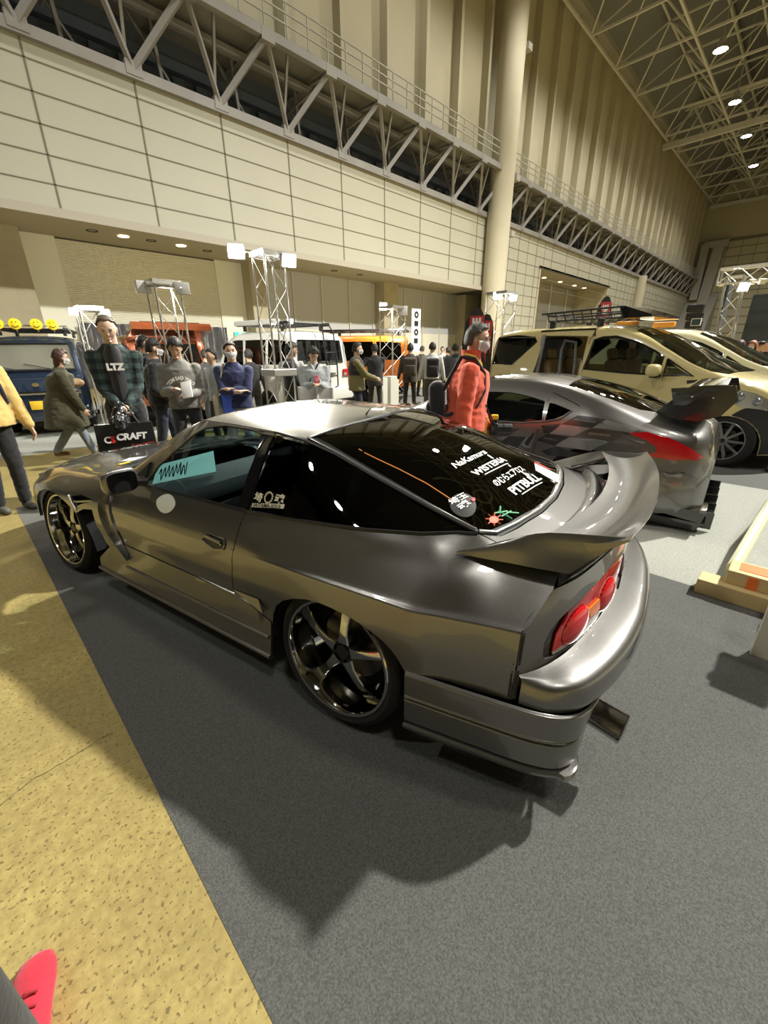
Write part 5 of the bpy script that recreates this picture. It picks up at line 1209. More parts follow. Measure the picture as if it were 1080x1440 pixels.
# 1 mustard hoodie at the left edge
p1, a1, h1 = person('person in mustard hoodie and black trousers with a backpack, cut by the left edge', (.14, 5.48), -72, 1.70, P_YEL, shoe=mat('grey_sneaker', (.10, .10, .09), .7), wl=(.06, .175, .475), fl=(.03, .09, 0), fr=(-.03, -.11, 0), hair='short', bulk=1.3)
backpack(p1, cloth('navy_backpack', (.02, .025, .045)), 'navy backpack on the person in the mustard hoodie')
# 2 olive coat
p2_, a2, h2 = person('person in long olive coat, pale jeans and brown boots walking right past the navy van', (1.06, 7.6), -12, 1.55, P_OLV, P_DEN, mat('brown_boot', (.16, .08, .04), .7), 'bob', HAIRBR, True, lean=.05, hem=.32, coat=1.6, bulk=1.5, wl=(.10, .2, .43), wr_=(.17, -.16, .45), fl=(-.22, .07, .06), fr=(.24, -.05, 0), hp=4)
bm = bmesh.new(); c = wpt(p2_, (.20, .05, 1.10)); ball(bm, c, (.14, .12, .07), 2); ball(bm, c+V((-.08, .02, .03)), (.07, .07, .05), 2); tag(build('fur_scarf', bm, mat('tan_fur', (.40, .26, .14), .95, noise=(40, .4), bump=(60, .8))), 'tan furry scarf bundle carried by the person in the olive coat', 'scarf')
# 3 check shirt
p3_, a3, h3 = person('tall person in dark green check shirt over black tee looking down at the coupe', (1.27, 5.18), 252, 1.86, plaid(), hair='buzz', hairm=mat('ash_hair', (.10, .075, .055), .6), wl=(.125, .018, .532), wr_=(.125, -.022, .528), hp=24, hd=((.5, -.5, -.75), (.5, .5, -.75)), curl=.7, bulk=.9, skin=mat('fair_skin', (.62, .42, .32), .5), hem=.48)
k = 1.86; bm = bmesh.new(); rings(bm, [(V((.022, 0, z*k)), .072*k*1.12, w_*k, 0) for z, w_ in ((.49, .045), (.6, .043), (.72, .05), (.80, .055), (.845, .03))], 16); tee = build('undershirt', bm, cloth('black_tee', (.012, .012, .013)), p3_)
me_ = text('shirt_lettering', 'LTZ', .085, Matrix.Translation((.175, 0, .735*k)) @ Euler((radians(90), 0, radians(90))).to_matrix().to_4x4(), WHT, tee, .006)
# shopping bags
def shop_bag(t):
    o = empty('shopping_bag', at_pix(179, 618, 4.95), radians(250), 'large black paper shopping bag with red and white lettering hanging over the bonnet', 'bag'); o.location.z = 0; R90 = radians(250)
    c = at_pix(179, 620, 4.95); z = c.z
    bm = bmesh.new(); w, h, dd = .52, .36, .16; y0 = -w/2
    for v in box(bm, (0, 0, z), (dd, w, h)): 
        if v.co.z > z: v.co.x *= .35; v.co.y *= .97
    build('bag_body', bm, mat('black_paper', (.012, .012, .012), .35), o, False)
    for sx in (.03, -.03):
        bm = bmesh.new(); tube(bm, [(sx, -.12, z+h/2-.02), (sx*.6, -.05, z+h/2+.14), (sx*.4, .03, z+h/2+.2), (sx*.6, .08, z+h/2+.12), (sx, .14, z+h/2-.02)], .006, 6); build('bag_handle', bm, BLK, o)
    F = Matrix.Translation((.062, 0, z+.02)) @ Euler((0, radians(-8), 0)).to_matrix().to_4x4() @ Euler((radians(90), 0, radians(90))).to_matrix().to_4x4()
    text('bag_lettering', 'CRAFT', .088, F @ Matrix.Translation((.05, .03, .006)), WHT, o, .004, .12, .002); text('bag_lettering', 'C', .088, F @ Matrix.Translation((-.16, .01, .006)), WHT, o, .003, 0, .002); text('bag_lettering', 'S', .088, F @ Matrix.Translation((-.115, .01, .006)), mat('red_vinyl'), o, .004, 0, .002)
    text('bag_lettering', 'Supporter', .05, F @ Matrix.Translation((.13, -.055, .008)) @ Matrix.Rotation(.12, 4, 'Z'), mat('red_vinyl'), o, .001, .3, .002); text('bag_lettering', '● craftsports', .03, F @ Matrix.Translation((-.12, -.12, .016)), WHT, o, 0, 0, .002)
    return o
shop_bag(p3_)
bm = bmesh.new(); c = at_pix(168, 583, 5.0); random.seed(2)
rings(bm, [(c+V((0, 0, z)), a, b, radians(160)) for z, a, b in ((-.13, .07, .13), (-.05, .08, .15), (.03, .06, .09), (.09, .02, .025), (.12, .03, .03))], 18)
o = voxel('plastic_bag', bm, mat('black_poly', (.015, .015, .018), .12, coat=1), None, .012, 1, .02, 14); tag(o, 'crinkled glossy black plastic bag hanging above the black paper bag', 'bag')
# 4 black puffer with cap
person('person in black jacket, black cap and white mask facing right behind the check shirt', (2.0, 6.32), -20, 1.67, P_BLK, P_NVT, hair='short', cap=mat('black_cap', (.01, .01, .012), .8), mask=True, bulk=1.25, wl=(.10, .12, .55), wr_=(.10, -.12, .55), fl=(.12, .06, 0), fr=(-.15, -.06, 0))
person('person with short dark hair and glasses behind the black capped person', (2.25, 7.5), -15, 1.75, P_BLK, hair='short', glasses=True, det=2)
person('brown-haired person half hidden between the check shirt and the black cap', (1.95, 7.35), 160, 1.62, P_BRN, hair='mid', hairm=HAIRBR, det=2)
# 5 grey sweatshirt
p5, a5, h5 = person('person in grey sweatshirt with white chest lettering looking down at a booklet', (2.06, 5.62), 246, 1.67, P_GRY, hair='mid', hp=28, wl=(.15, .05, .61), wr_=(.14, -.06, .645), bulk=1.12, hd=((.3, -.9, .1), (.6, .5, .3)), hem=.50)
st_ = 'TOM AND JERRY'[:0] or 'TOM SAD ZERO'
me = textmesh('TOM SAD 7ERO', .055, .003, 0, 0); xs = [v.co.x for v in me.vertices]
for v in me.vertices:
    a = v.co.x/.19; r = .17+v.co.y; y = r*sin(a); zz = .70*1.67+r*cos(a)-.13; v.co = V((.176-.6*y*y, y, zz))
me.materials.clear(); link('sweater_lettering', me, WHT, p5, False)
bm = bmesh.new(); c = V((.30, .06, 1.08)); rbox(bm, wpt(p5, c), (.02, .12, .2), .003, (radians(10), radians(-25), radians(246-20))); tag(build('booklet', bm, mat('white_paper', (.75, .75, .72), .6), None), 'white booklet held by the person in the grey sweatshirt', 'booklet')
# 6 navy shirt, arms crossed
p6_, a6, h6 = person('person in navy long-sleeve top and white mask with arms crossed', (2.62, 5.32), 236, 1.62, P_NVY, P_DEN, hair='short', mask=True, wl=(.125, -.045, .655), wr_=(.145, .05, .635), hint=((-.1, 1, -.9), (-.1, -1, -.9)), hd=((-.6, -1, .1), (-.45, 1, .3)), bulk=1.18, sleeve=.62, hy=12)
bm = bmesh.new(); q = wmat(p6_); 
for v in box(bm, (0, 0, 0), (.07, .30, .40)): v.co = q @ (Euler((0, 0, radians(70))).to_matrix() @ v.co + V((-.02, -.22, .80)))
bmesh.ops.bevel(bm, geom=bm.edges[:], offset=.03, segments=3, affect='EDGES'); tb_ = build('tote_bag', bm, cloth('canvas_tote', (.50, .46, .34)), None, True, 60); tag(tb_, 'cream canvas tote bag on the shoulder of the person in navy', 'bag')
bm = bmesh.new(); tube(bm, [q @ V(p) for p in ((.03, -.24, .98), (.11, -.15, 1.20), (.07, -.115, 1.355), (-.02, -.11, 1.375), (-.09, -.14, 1.25), (-.05, -.24, .98))], .009, 6); build('bag_strap', bm, cloth('canvas_tote', (.5, .46, .34)), tb_)
bm = bmesh.new(); rbox(bm, q @ V((.14, -.10, .86)), (.02, .14, .26), .004, (0, 0, radians(250))); tag(build('leaflet', bm, mat('blue_print', (.04, .10, .55), .4)), 'blue printed leaflet tucked against the person in navy', 'leaflet')
person('person in pale grey hoodie half hidden behind the person in navy', (2.97, 6.67), 200, 1.55, P_LGR, hair='short', det=2, hood=True)
# 7 dark jacket
p7, _, _ = person('person in long black jacket facing right beside the tall truss tower', (3.99, 6.10), -35, 1.64, P_BLK, hair='mid', hp=14, wl=(.12, .14, .5), wr_=(.15, -.12, .50), hem=.40, bulk=1.12)
person('dark-haired person seen from behind between black jacket and grey hoodie', (4.75, 7.2), 60, 1.62, cloth('white_shirt_far', (.45, .45, .45)), hair='short', det=2)
# 8 hoodie with phone
p8, _, _ = person('person in pale grey hoodie and dark hair looking down at a red phone', (4.03, 5.50), 240, 1.57, P_LGR, hair='mid', mask=False, hp=32, wl=(.18, .03, .66), wr_=(.18, -.04, .66), bulk=1.3, hood=True)
bm = bmesh.new(); rbox(bm, wpt(p8, (.31, -.0, 1.10)), (.012, .075, .15), .003, (0, radians(-30), radians(240))); tag(build('phone', bm, mat('red_phone', (.25, .03, .04), .3)), 'dark red phone held by the person in the grey hoodie', 'phone')
for i, (y, z, n_, lb) in enumerate(((.11, .80, WHT, 'white tote bag hanging at the front of the person in the grey hoodie'), (-.13, .82, cloth('white_tote_cloth', (.6, .6, .56)), 'off-white tote with black base beside the white tote'))):
    bm = bmesh.new(); q = wmat(p8)
    for v in box(bm, (0, 0, 0), (.07, .24, .30)): v.co = q @ (V((v.co.x, v.co.y, v.co.z))+V((.17, y, z)))
    bmesh.ops.bevel(bm, geom=bm.edges[:], offset=.03, segments=3, affect='EDGES'); o = build('tote_bag', bm, cloth('white_tote_cloth', (.6, .6, .56)), None, True, 60); tag(o, lb, 'bag')
    if i == 1: bm = bmesh.new(); rbox(bm, q @ V((.18, y, z-.10)), (.09, .25, .12), .03, (0, 0, radians(240)), 3); build('bag_base', bm, P_BLK, o)
    bm = bmesh.new(); tube(bm, [q @ V(p) for p in ((.17, y, z+.14), (.14, y*.6, 1.1), (.08, -y*.5, 1.33), (-.08, -y*.5, 1.30))], .011, 6); build('bag_strap', bm, P_BLK if i else MATS['white_tote_cloth'], o)
# 9 mask, black and olive jacket
p9_, _, _ = person('person in black and khaki jacket with white mask facing right by the white off-roader', (5.52, 6.18), -42, 1.65, cloth('khaki_panel', (.16, .14, .05)), P_NVT, hair='short', mask=True, wl=(.22, .06, .62), wr_=(.24, -.04, .60), bulk=1.25, det=2, hem=.48)
bm = bmesh.new(); rings(bm, [(V((0, 0, z)), a, b, 0) for z, a, b in ((1.08, .155, .205), (1.18, .16, .212), (1.32, .135, .225), (1.375, .10, .15), (1.40, .07, .09))], 20)
o = link('jacket_yoke', bpy.data.meshes.new('y'), P_BLK, p9_); bm.to_mesh(o.data); bm.free()
# far group, seen from behind
def px_person(px, D, label, face=None, H=1.68, **kw):
    p = at_pix(px, 500, D); a = math.degrees(atan2(p.y, p.x)); return person(label, (p.x, p.y), a+(face or 0), H, det=kw.pop('det', 3), **kw)[0]
px_person(527, 10.6, 'person in long black coat and grey cap seen from behind', 0, 1.66, top=P_BLK, hem=.42, cap=mat('grey_cap', (.15, .15, .15), .8), wl=(.10, .2, .62), wr_=(.22, -.05, .66), bulk=1.15)
b1_ = px_person(577, 11.6, 'person in brown-black coat with a brown backpack seen from behind', 0, 1.68, top=P_BRN, hem=.42, bulk=1.15); backpack(b1_, cloth('brown_backpack', (.055, .045, .03)), 'brown backpack on the coat beside the truss tower', .34, .46, .17, False)
b2_ = px_person(608, 10.8, 'person in off-white shirt with a black backpack seen from behind', 5, 1.69, top=P_WHT, legs=cloth('grey_trousers', (.06, .06, .05)), bulk=1.12); backpack(b2_, P_BLK, 'black backpack on the off-white shirt', .30, .44, .17, False)
px_person(640, 11.2, 'person in dark grey hooded jacket just left of the person in red', 10, 1.66, top=cloth('slate_jacket', (.06, .065, .07)), bulk=1.15, hood=True)
px_person(630, 15, 'distant dark figure left of the grey hooded jacket', 30, 1.6); px_person(593, 15, 'distant dark figure between the two backpacks', -30, 1.65); px_person(652, 15, 'distant dark figure just behind the head of the person in red', 90, 1.7); px_person(566, 16, 'distant dark figure behind the truss tower', 100, 1.65)
px_person(289, 9.5, 'distant dark-haired figure between grey sweatshirt and navy top', 20, 1.55); px_person(350, 8.8, 'dark-haired figure behind the truss legs by the white off-roader', 20, 1.55, top=P_BLK)
px_person(622, 18, 'far figure in pale clothing left of the grey hooded jacket', 170, 1.65, top=P_WHT)
# 15 red jacket
p15, a15, h15 = person('person in bright red jacket, glasses and white mask carrying a camera beside the coupe', (3.10, 2.06), -56, 1.70, P_RED, hair='short', hairm=mat('greying_hair', (.06, .055, .05), .7), mask=True, glasses=True, wl=(.115, .03, .50), wr_=(.0, -.17, .47), hp=6, hy=-12, bulk=1.4, curl=.6, lean=.01, hint=((-.4, .6, -.8), (-1, -.4, -.3)))
bp = backpack(p15, cloth('black_nylon', (.015, .016, .018)), 'black backpack worn by the person in the red jacket', .30, .44, .13, True, .61)
bm = bmesh.new(); k = 1.70; rings(bm, [(V((.018, 0, z*k)), r, r*1.05, 0) for z, r in ((.835, .085), (.862, .078), (.885, .082))], 20); bmesh.ops.delete(bm, geom=[f for f in bm.faces if len(f.verts) > 4], context='FACES'); bmesh.ops.solidify(bm, geom=bm.faces[:], thickness=.008); build('collar', bm, P_RED, p15, True, 60)
q = wmat(p15); c = a15[0][2]+V((.06, -.03, .01)); bm = bmesh.new(); YM = mat('yellow_strap', (.85, .50, .02), .6)
ce = empty('camera', tuple(q @ V((c.x, c.y, 0))), p15.rotation_euler.z, 'black camera with long lens held by the person in the red jacket', 'camera')
rbox(bm, (0, 0, c.z), (.07, .14, .10), .012); rbox(bm, (0, 0, c.z+.06), (.05, .06, .04), .01); build('camera_body', bm, BLK, ce)
bm = bmesh.new(); lathe(bm, [(.0, 0), (.036, 0), (.036, .05), (.04, .055), (.04, .12), (.036, .125), (0, .12)], 24, Matrix.Translation((.03, 0, c.z)) @ Matrix.Rotation(pi/2, 4, 'Y')); build('camera_lens', bm, BLK, ce)
bm = bmesh.new(); inv_ = (Matrix.Translation(ce.location) @ Matrix.Rotation(ce.rotation_euler.z, 4, 'Z')).inverted() @ q
pts = [(.10, -.04, 1.40), (.118, -.075, 1.33), (.135, -.09, 1.22), (.16, -.08, 1.08), (c.x, -.05, c.z+.05)]; tube(bm, [inv_ @ V(p) for p in ((-.03, -.07, 1.47), (.05, -.085, 1.45))+tuple(pts[:2])], .014, 6); build('camera_strap', bm, YM, ce)
bm = bmesh.new(); tube(bm, [inv_ @ V(p) for p in pts[1:]], .006, 6); tube(bm, [inv_ @ V((c.x-.02, .04, c.z+.04)), inv_ @ V((.13, .08, 1.2)), inv_ @ V((.09, .07, 1.42))], .006, 6); build('strap_cord', bm, BLK, ce)
bm = bmesh.new(); rbox(bm, inv_ @ V((.17, -.04, .83)), (.05, .02, .28), .008); rbox(bm, inv_ @ V((c.x, 0, c.z+.10)), (.06, .05, .04), .008); build('strap_end', bm, YM, ce)
# right crowd beyond the cream car
for px, D, lb, kw in ((1018, 13.8, 'black-haired person at the stage truss foot beyond the cream car', dict(top=P_BLK)), (1038, 13.4, 'person in rust jacket and white bucket hat beyond the cream car', dict(top=P_TAN, cap=mat('white_hat', (.6, .6, .52), .8), hair='mid', hairm=HAIRBR)), (1055, 14.0, 'auburn-haired person in rust coat beside the white hat', dict(top=P_TAN, hair='bob', hairm=mat('auburn_hair', (.22, .07, .03), .6), mask=True)), (1068, 15, 'person in dark cap far right beyond the cream car', dict(top=P_BLK, cap=mat('black_cap'))), (1077, 14.2, 'person in black at the right edge of the crowd', dict(top=P_BLK)), (1064, 16, 'bare-headed distant person above the dark cap', dict(top=P_GRY, hair='buzz')), (1074, 16.5, 'distant brown-haired person at the far right', dict(top=P_NVY, hair='short', hairm=HAIRBR))):
    px_person(px, D, lb, 150, 1.67, **kw)
# foot at the bottom left
ft_ = empty('person', (-.268, .905, 0), radians(80), 'person at the camera showing only one red shoe and a black trouser leg', 'person')
bm = bmesh.new(); 
for p, rx, ry in (((-.02, 0), 0, 0),): pass
R = []
for x, w_, h_ in ((-.13, .030, .05), (-.10, .038, .07), (-.03, .040, .085), (.03, .042, .075), (.08, .047, .058), (.12, .046, .048), (.15, .036, .038), (.165, .018, .022)):
    R.append([bm.verts.new((x, w_*cos(a), .004+max(0, h_*(.5+.5*sin(a))) if sin(a) > -.6 else .004)) for a in [2*pi*i/20 for i in range(20)]])
for i in range(len(R)-1):
    for j in range(20): bm.faces.new((R[i][j], R[i][(j+1) % 20], R[i+1][(j+1) % 20], R[i+1][j]))
bm.faces.new(R[0]); bm.faces.new(R[-1]); sh_ = build('shoe', bm, cloth('red_canvas', (.68, .03, .06)), ft_, True, 60)
bm = bmesh.new(); 
for i in range(4): tube(bm, [(.045-.03*i, -.022, .078+.004*i), (.050-.03*i, 0, .086+.004*i), (.045-.03*i, .022, .078+.004*i)], .0035, 6)
build('lace', bm, mat('dark_red_lace', (.35, .02, .03), .7), sh_)
bm = bmesh.new(); capsule(bm, (-.085, 0, .10), (-.14, .0, .50), .052, .075, 16); build('trouser_leg', bm, P_BLK, ft_)

bpy.data.scenes.remove(TS)

# ================================================================ the other vehicles
class Vehicle:
    def __init__(s, name, label, loc, head, zt, zb, belt, W, tum=.30, us=None, mt=None, d=.06, crown=.03):
        s.t = empty(name, (loc[0], loc[1], 0), radians(head), label, {'suv': 'car', 'van': 'van'}.get(name.split('_')[-1], 'car')); s.mt = mt; s.d = d
        xs = lambda l: ([a[0] for a in l], [a[1] for a in l]); f = lambda l, u: pchip(*xs(sorted(l)), u)
        st = []
        for u in us:
            h = f(zt, u); w = f(W, u); lo = f(zb, u); b = min(f(belt, u), h-.09); g = h-b; r = min(.08, g*.4); yt = w-.015-tum*max(0, g-r); m = lo+.42*(b-lo)
            st.append((u, [(w*.97, lo), (w, lo+.15*(b-lo)), (w+.008, m), (w, lo+.8*(b-lo)), (w-.015, b), (yt, h-r), (yt-.07, h-r*.25), (yt*.5, h+crown*.7), (0, h+crown)]))
        s.L = Loft(st); s.u0, s.u1 = us[0], us[-1]; s.top = 8
        s.at = s.L.at
    def tz(s, u, z): return s.L.tz(u, z, 0, 5.3)
    def pts(s, l): return [(u, s.tz(u, z)) for u, z in l]
    def shell(s, holes=(), top_holes=(), wheels=(), arch=.40, side_holes_both=True, name='body', armat=None):
        u0, u1 = s.u0, s.u1; k = 2*s.top; lo = [(u0, 0)]; hi = []
        for wu in sorted(wheels):
            n = 12
            for i in range(n+1):
                a = pi-pi*i/n; u = wu+arch*cos(a); z = .30+arch*.98*sin(a)
                if i == 0: lo.append((u, 0))
                lo.append((u, s.tz(u, z)))
                if i == n: lo.append((u, 0))
        lo.append((u1, 0)); hi = [(u, k-t) for u, t in lo[::-1]]
        H = [s.pts(h) for h in holes]; H2 = [[(u, k-t) for u, t in h] for h in H] if side_holes_both else []
        b = surf(name, lo+hi, s.at, s.mt, s.t, s.d, 4., .02, H+H2+list(top_holes), out=((u0+u1)/2, 0, .7))
        for u, nm in ((u0, 'rear_panel'), (u1, 'front_panel')):
            bm = bmesh.new(); pt = [s.at(u, k*i/40) for i in range(41)]; bm.faces.new([bm.verts.new(p) for p in pt]); build(nm, bm, s.mt, s.t, False)
        s.body = b; return b
    def pane(s, name, poly, m, off=-.006, sides=(1, -1), th=.004, d=None, parent=None):
        out = []
        for sg in sides:
            P = s.pts(poly); P = P if sg == 1 else [(u, 2*s.top-t) for u, t in P]
            out.append(surf(name, P, s.at, m, parent or s.t, d or s.d, 4., th, out=((s.u0+s.u1)/2, 0, .7), off=off))
        return out
    def tpane(s, name, P, m, off=-.006, th=.004, parent=None, d=None): return surf(name, P, s.at, m, parent or s.t, d or s.d, 4., th, out=((s.u0+s.u1)/2, 0, .5), off=off)
    def under(s, z0=.18, z1=.42, w=.72):
        bm = bmesh.new(); box(bm, ((s.u0+s.u1)/2, 0, (z0+z1)/2), (s.u1-s.u0-.3, w*2-.5, z1-z0)); build('floor_pan', bm, DARK, s.t, False)
    def seats(s, us, z=.55, m=None, h=.62):
        for u in us:
            for y in (.36, -.36):
                bm = bmesh.new(); rbox(bm, (u, y, z), (.5, .5, .16), .05); rbox(bm, (u-.26, y, z+h*.5), (.14, .48, h), .05, (0, radians(-12), 0)); rbox(bm, (u-.36, y, z+h+.08), (.1, .26, .18), .04, (0, radians(-12), 0)); build('seat', bm, m or INT, s.t)
    def ln(s, name, l, r, m=None, sides=(1,)):
        for sg in sides:
            bm = bmesh.new(); tube(bm, [V((a, sg*b, c)) for a, b, c in [s.at(u, s.tz(u, z)) for u, z in l]], r, 5); build(name, bm, m or DARK, s.t)
VG = glass('vehicle_glass', (.42, .47, .45), .9); VGD = glass('dark_vehicle_glass', (.04, .04, .045), .8)
# ---- low sports coupe behind the wing
GM2 = paint('dark_gunmetal_paint', (.16, .155, .15), .85, .33)
z = Vehicle('sports_car', 'low dark grey sports coupe with chequered flanks, red boomerang taillight and black carbon wing', (4.84, 1.35), 95,
 [(-.93, .60), (-.86, .80), (-.7, .865), (-.45, .93), (0, 1.09), (.4, 1.185), (.8, 1.225), (1.2, 1.215), (1.6, 1.10), (2.1, .88), (2.4, .80), (3.0, .72), (3.4, .62), (3.52, .50)],
 [(-.93, .20), (-.5, .14), (0, .13), (3.0, .13), (3.52, .20)], [(-.93, .55), (-.8, .72), (-.4, .80), (0, .86), (.5, .83), (1.1, .80), (2.0, .76), (2.55, .70), (3.4, .52), (3.52, .42)],
 [(-.93, .62), (-.86, .74), (-.7, .83), (-.4, .89), (0, .90), (.5, .85), (1.5, .85), (2.3, .88), (2.7, .89), (3.2, .76), (3.45, .58), (3.52, .4)], .62, [-.93, -.86, -.7, -.45, -.2, 0, .4, .8, 1.2, 1.6, 2.1, 2.55, 3.0, 3.35, 3.52], GM2, .05, .03)
zw = [(1.75, .84), (1.5, 1.0), (1.22, 1.08), (.89, 1.09), (.62, 1.055), (.50, 1.03), (.47, .86), (.67, .825), (1.1, .815)]; zq = [(.45, 1.02), (.40, 1.015), (.22, .97), (.28, .92), (.36, .88), (.44, .86)]
ws_ = [(1.15, 6.2), (1.30, 6.0), (1.7, 5.8), (2.05, 6.0), (2.12, 7), (2.15, 8), (2.12, 9), (2.05, 10), (1.7, 10.2), (1.30, 10), (1.15, 9.8), (1.10, 8)]
rg_ = [(.35, 6.3), (.38, 8), (.35, 9.7), (0, 9.6), (-.3, 9.4), (-.48, 8.8), (-.5, 8), (-.48, 7.2), (-.3, 6.6), (0, 6.4)]
z.shell([zw, zq], [ws_, rg_], (0, 2.55), .365); z.pane('side_window', zw, VG); z.pane('quarter_window', zq, VGD); z.tpane('windscreen', ws_, VG); z.tpane('rear_window', rg_, VGD); z.under(w=.8); z.seats((.9,), .42, None, .5)
for u in (0, 2.55):
    for sg in (1, -1): wheel(z.t, (u, sg*.76, .32), .32, .25, .25, 3, 0, 'multi', mat('dark_wheel', (.06, .06, .06), .3, .9), sg)
z.ln('window_trim', [(1.76, .83), (1.1, .805), (.67, .815), (.46, .845), (.30, .885), (.21, .965)], .008, BLK); z.ln('door_seam', [(.47, 1.05), (.46, .86), (.50, .6), (.55, .3)], .004, DARK)
z.ln('hatch_seam', [(.45, 1.11), (.2, 1.03), (-.04, .90), (-.30, .82)], .006, DARK)
RG = mat('reflector_red', (.5, .005, .01), .1, coat=1)
tl_ = [(-.30, .825), (-.43, .845), (-.58, .815), (-.70, .765), (-.80, .705), (-.85, .665), (-.80, .645), (-.66, .635), (-.52, .65), (-.47, .665), (-.53, .695), (-.52, .735), (-.44, .78)]
z.pane('taillight', tl_, RG, .008, (1, -1), .02, .03)
hd_ = [(.49, .78), (.525, .765), (.64, .60), (.60, .575), (.54, .58), (.50, .70)]
hh = z.pane('door_handle', hd_, mat('satin_chrome', (.6, .6, .6), .2, 1), .01, (1,), .01, .03)[0]
z.pane('handle_slot', [(.515, .74), (.53, .735), (.60, .62), (.585, .60), (.56, .605), (.52, .69)], BLK, .014, (1,), .003, .03, hh)
CK1 = paint('dark_checker_wrap', (.035, .035, .037), .6, .35, False); CK2 = paint('bronze_checker_wrap', (.11, .095, .08), .8, .35, False); CK3 = paint('silver_checker_wrap', (.34, .35, .35), .85, .33, False)
def zpx(l):   # outline of a wrap square from its corners, on the car's flank
    out = []
    o = V((4.84, 1.35, 0)); a = radians(95); U_ = V((cos(a), sin(a), 0)); W_ = V((-sin(a), cos(a), 0))
    for X, Y in l:
        v = .84
        for _ in range(6):
            d = ray(680+X/4.909, 520+Y/4.909); t = ((o+W_*v-CAMP).dot(W_))/d.dot(W_); p = CAMP+d*t-o; u_, z_ = p.dot(U_), p.z; v = v*.5+.5*z.at(u_, z.tz(u_, z_))[1]
        out.append((u_, z_))
    return out
cks = [([(540, 375), (650, 315), (845, 345), (745, 400)], CK1), ([(415, 435), (400, 385), (530, 372), (455, 440)], CK1), ([(365, 487), (440, 442), (590, 465), (490, 525)], CK1), ([(630, 460), (750, 405), (1020, 440), (880, 495)], CK2), ([(400, 560), (500, 530), (650, 575), (590, 600), (440, 590)], CK1), ([(455, 440), (540, 378), (740, 402), (620, 458)], CK3), ([(495, 525), (595, 467), (875, 497), (740, 560)], CK3), ([(845, 347), (1075, 415), (1022, 438), (752, 402)], CK3), ([(45, 465), (130, 408), (260, 405), (175, 455)], CK1), ([(105, 508), (180, 457), (290, 462), (235, 540)], CK1)]
for l, m_ in cks: z.pane('flank_decal', zpx(l), m_, .003, (1,), .0008, .05)
for s_, X, Y, w_, m_ in (('ADVAN RACING', 800, 447, 150, mat('dull_copper', (.45, .28, .18), .4)), ('Amuse', 700, 352, 150, mat('ghost_grey', (.16, .16, .16), .4)), ('AERO', 460, 480, 100, mat('ghost_grey'))):
    (u_, z_), (u2, z2) = zpx([(X+w_/2, Y+8), (X-w_/2, Y-8)]); me = textmesh(s_, 1); xs = [v.co.x for v in me.vertices]; x0, x1 = min(xs), max(xs)
    def f_(x, y, u_=u_, z_=z_, u2=u2, z2=z2, x0=x0, x1=x1):
        a = (x-x0)/(x1-x0); uu = u2+(u_-u2)*a; zz = z2+(z_-z2)*a+y*.028; p = z.at(uu, z.tz(uu, zz)); return V((p[0], p[1]+.006, p[2]+.002))
    decal('flank_lettering', me, f_, m_, z.t)
z.pane('bumper_inset', [(-.84, .50), (-.55, .53), (-.62, .30), (-.86, .22)], GM2, .012, (1, -1), .012); z.ln('bumper_seam', [(-.91, .55), (-.75, .54), (-.52, .555), (-.45, .66)], .004)
bm = bmesh.new(); prism(bm, [(-.98, .10), (-.60, .10), (-.50, .03), (-.92, .03)], lambda u, zz: (u, .72, zz), lambda u, zz: (u, -.72, zz))
for k in range(5): box(bm, (-.90, .60-.3*k, .10), (.26, .012, .15))
build('rear_diffuser', bm, TRIM, z.t, False)
bm = bmesh.new(); prism(bm, [(-.97, .21), (-.72, .23), (-.60, .16), (-.95, .12)], lambda u, zz: (u, .78, zz), lambda u, zz: (u, .45, zz)); build('corner_canard', bm, TRIM, z.t, False)
CF = mat('carbon_black', (.012, .012, .013), .15, coat=1)
wg = None
for i, (u_, zz, ch, th) in enumerate(((-.70, 1.175, .34, .018), (-.74, 1.205, .26, .014), (-.80, 1.145, .2, .014))):
    bm = bmesh.new(); prism(bm, [(u_+ch/2, zz), (u_+ch*.2, zz+th), (u_-ch/2, zz+th*.6+.02), (u_-ch/2, zz+.012), (u_+ch*.1, zz-th*.5)], lambda a, b: (a, .60, b), lambda a, b: (a, -.60, b))
    o = build('rear_wing', bm, CF, z.t, False) if wg is None else build('wing_element', bm, CF, wg, False); wg = wg or o
for sg in (1, -1):
    bm = bmesh.new(); prism(bm, [(-.50, 1.19), (-.92, 1.23), (-.96, 1.12), (-.88, .99), (-.74, .935), (-.58, .945)], lambda a, b: (a, sg*.595, b), lambda a, b: (a, sg*.615, b)); 
    e_ = build('wing_endplate', bm, CF, wg, False); bm = bmesh.new()
    for bx in (-.66, -.80): ball(bm, (bx, sg*.62, 1.13), (.008, .006, .008), 1)
    build('bolt', bm, STEEL, wg)
    bm = bmesh.new(); prism(bm, [(-.28, .865), (-.40, .96), (-.52, 1.09), (-.62, 1.14), (-.62, .93), (-.55, .855)], lambda a, b: (a, sg*.40, b), lambda a, b: (a, sg*.415, b)); build('wing_stay', bm, CF, wg, False)
bm = bmesh.new(); prism(bm, [(-.30, .845), (-.62, .875), (-.64, .86), (-.34, .83)], lambda a, b: (a, .62, b+.012), lambda a, b: (a, -.62, b+.012)); build('boot_lip', bm, CF, z.t, False)
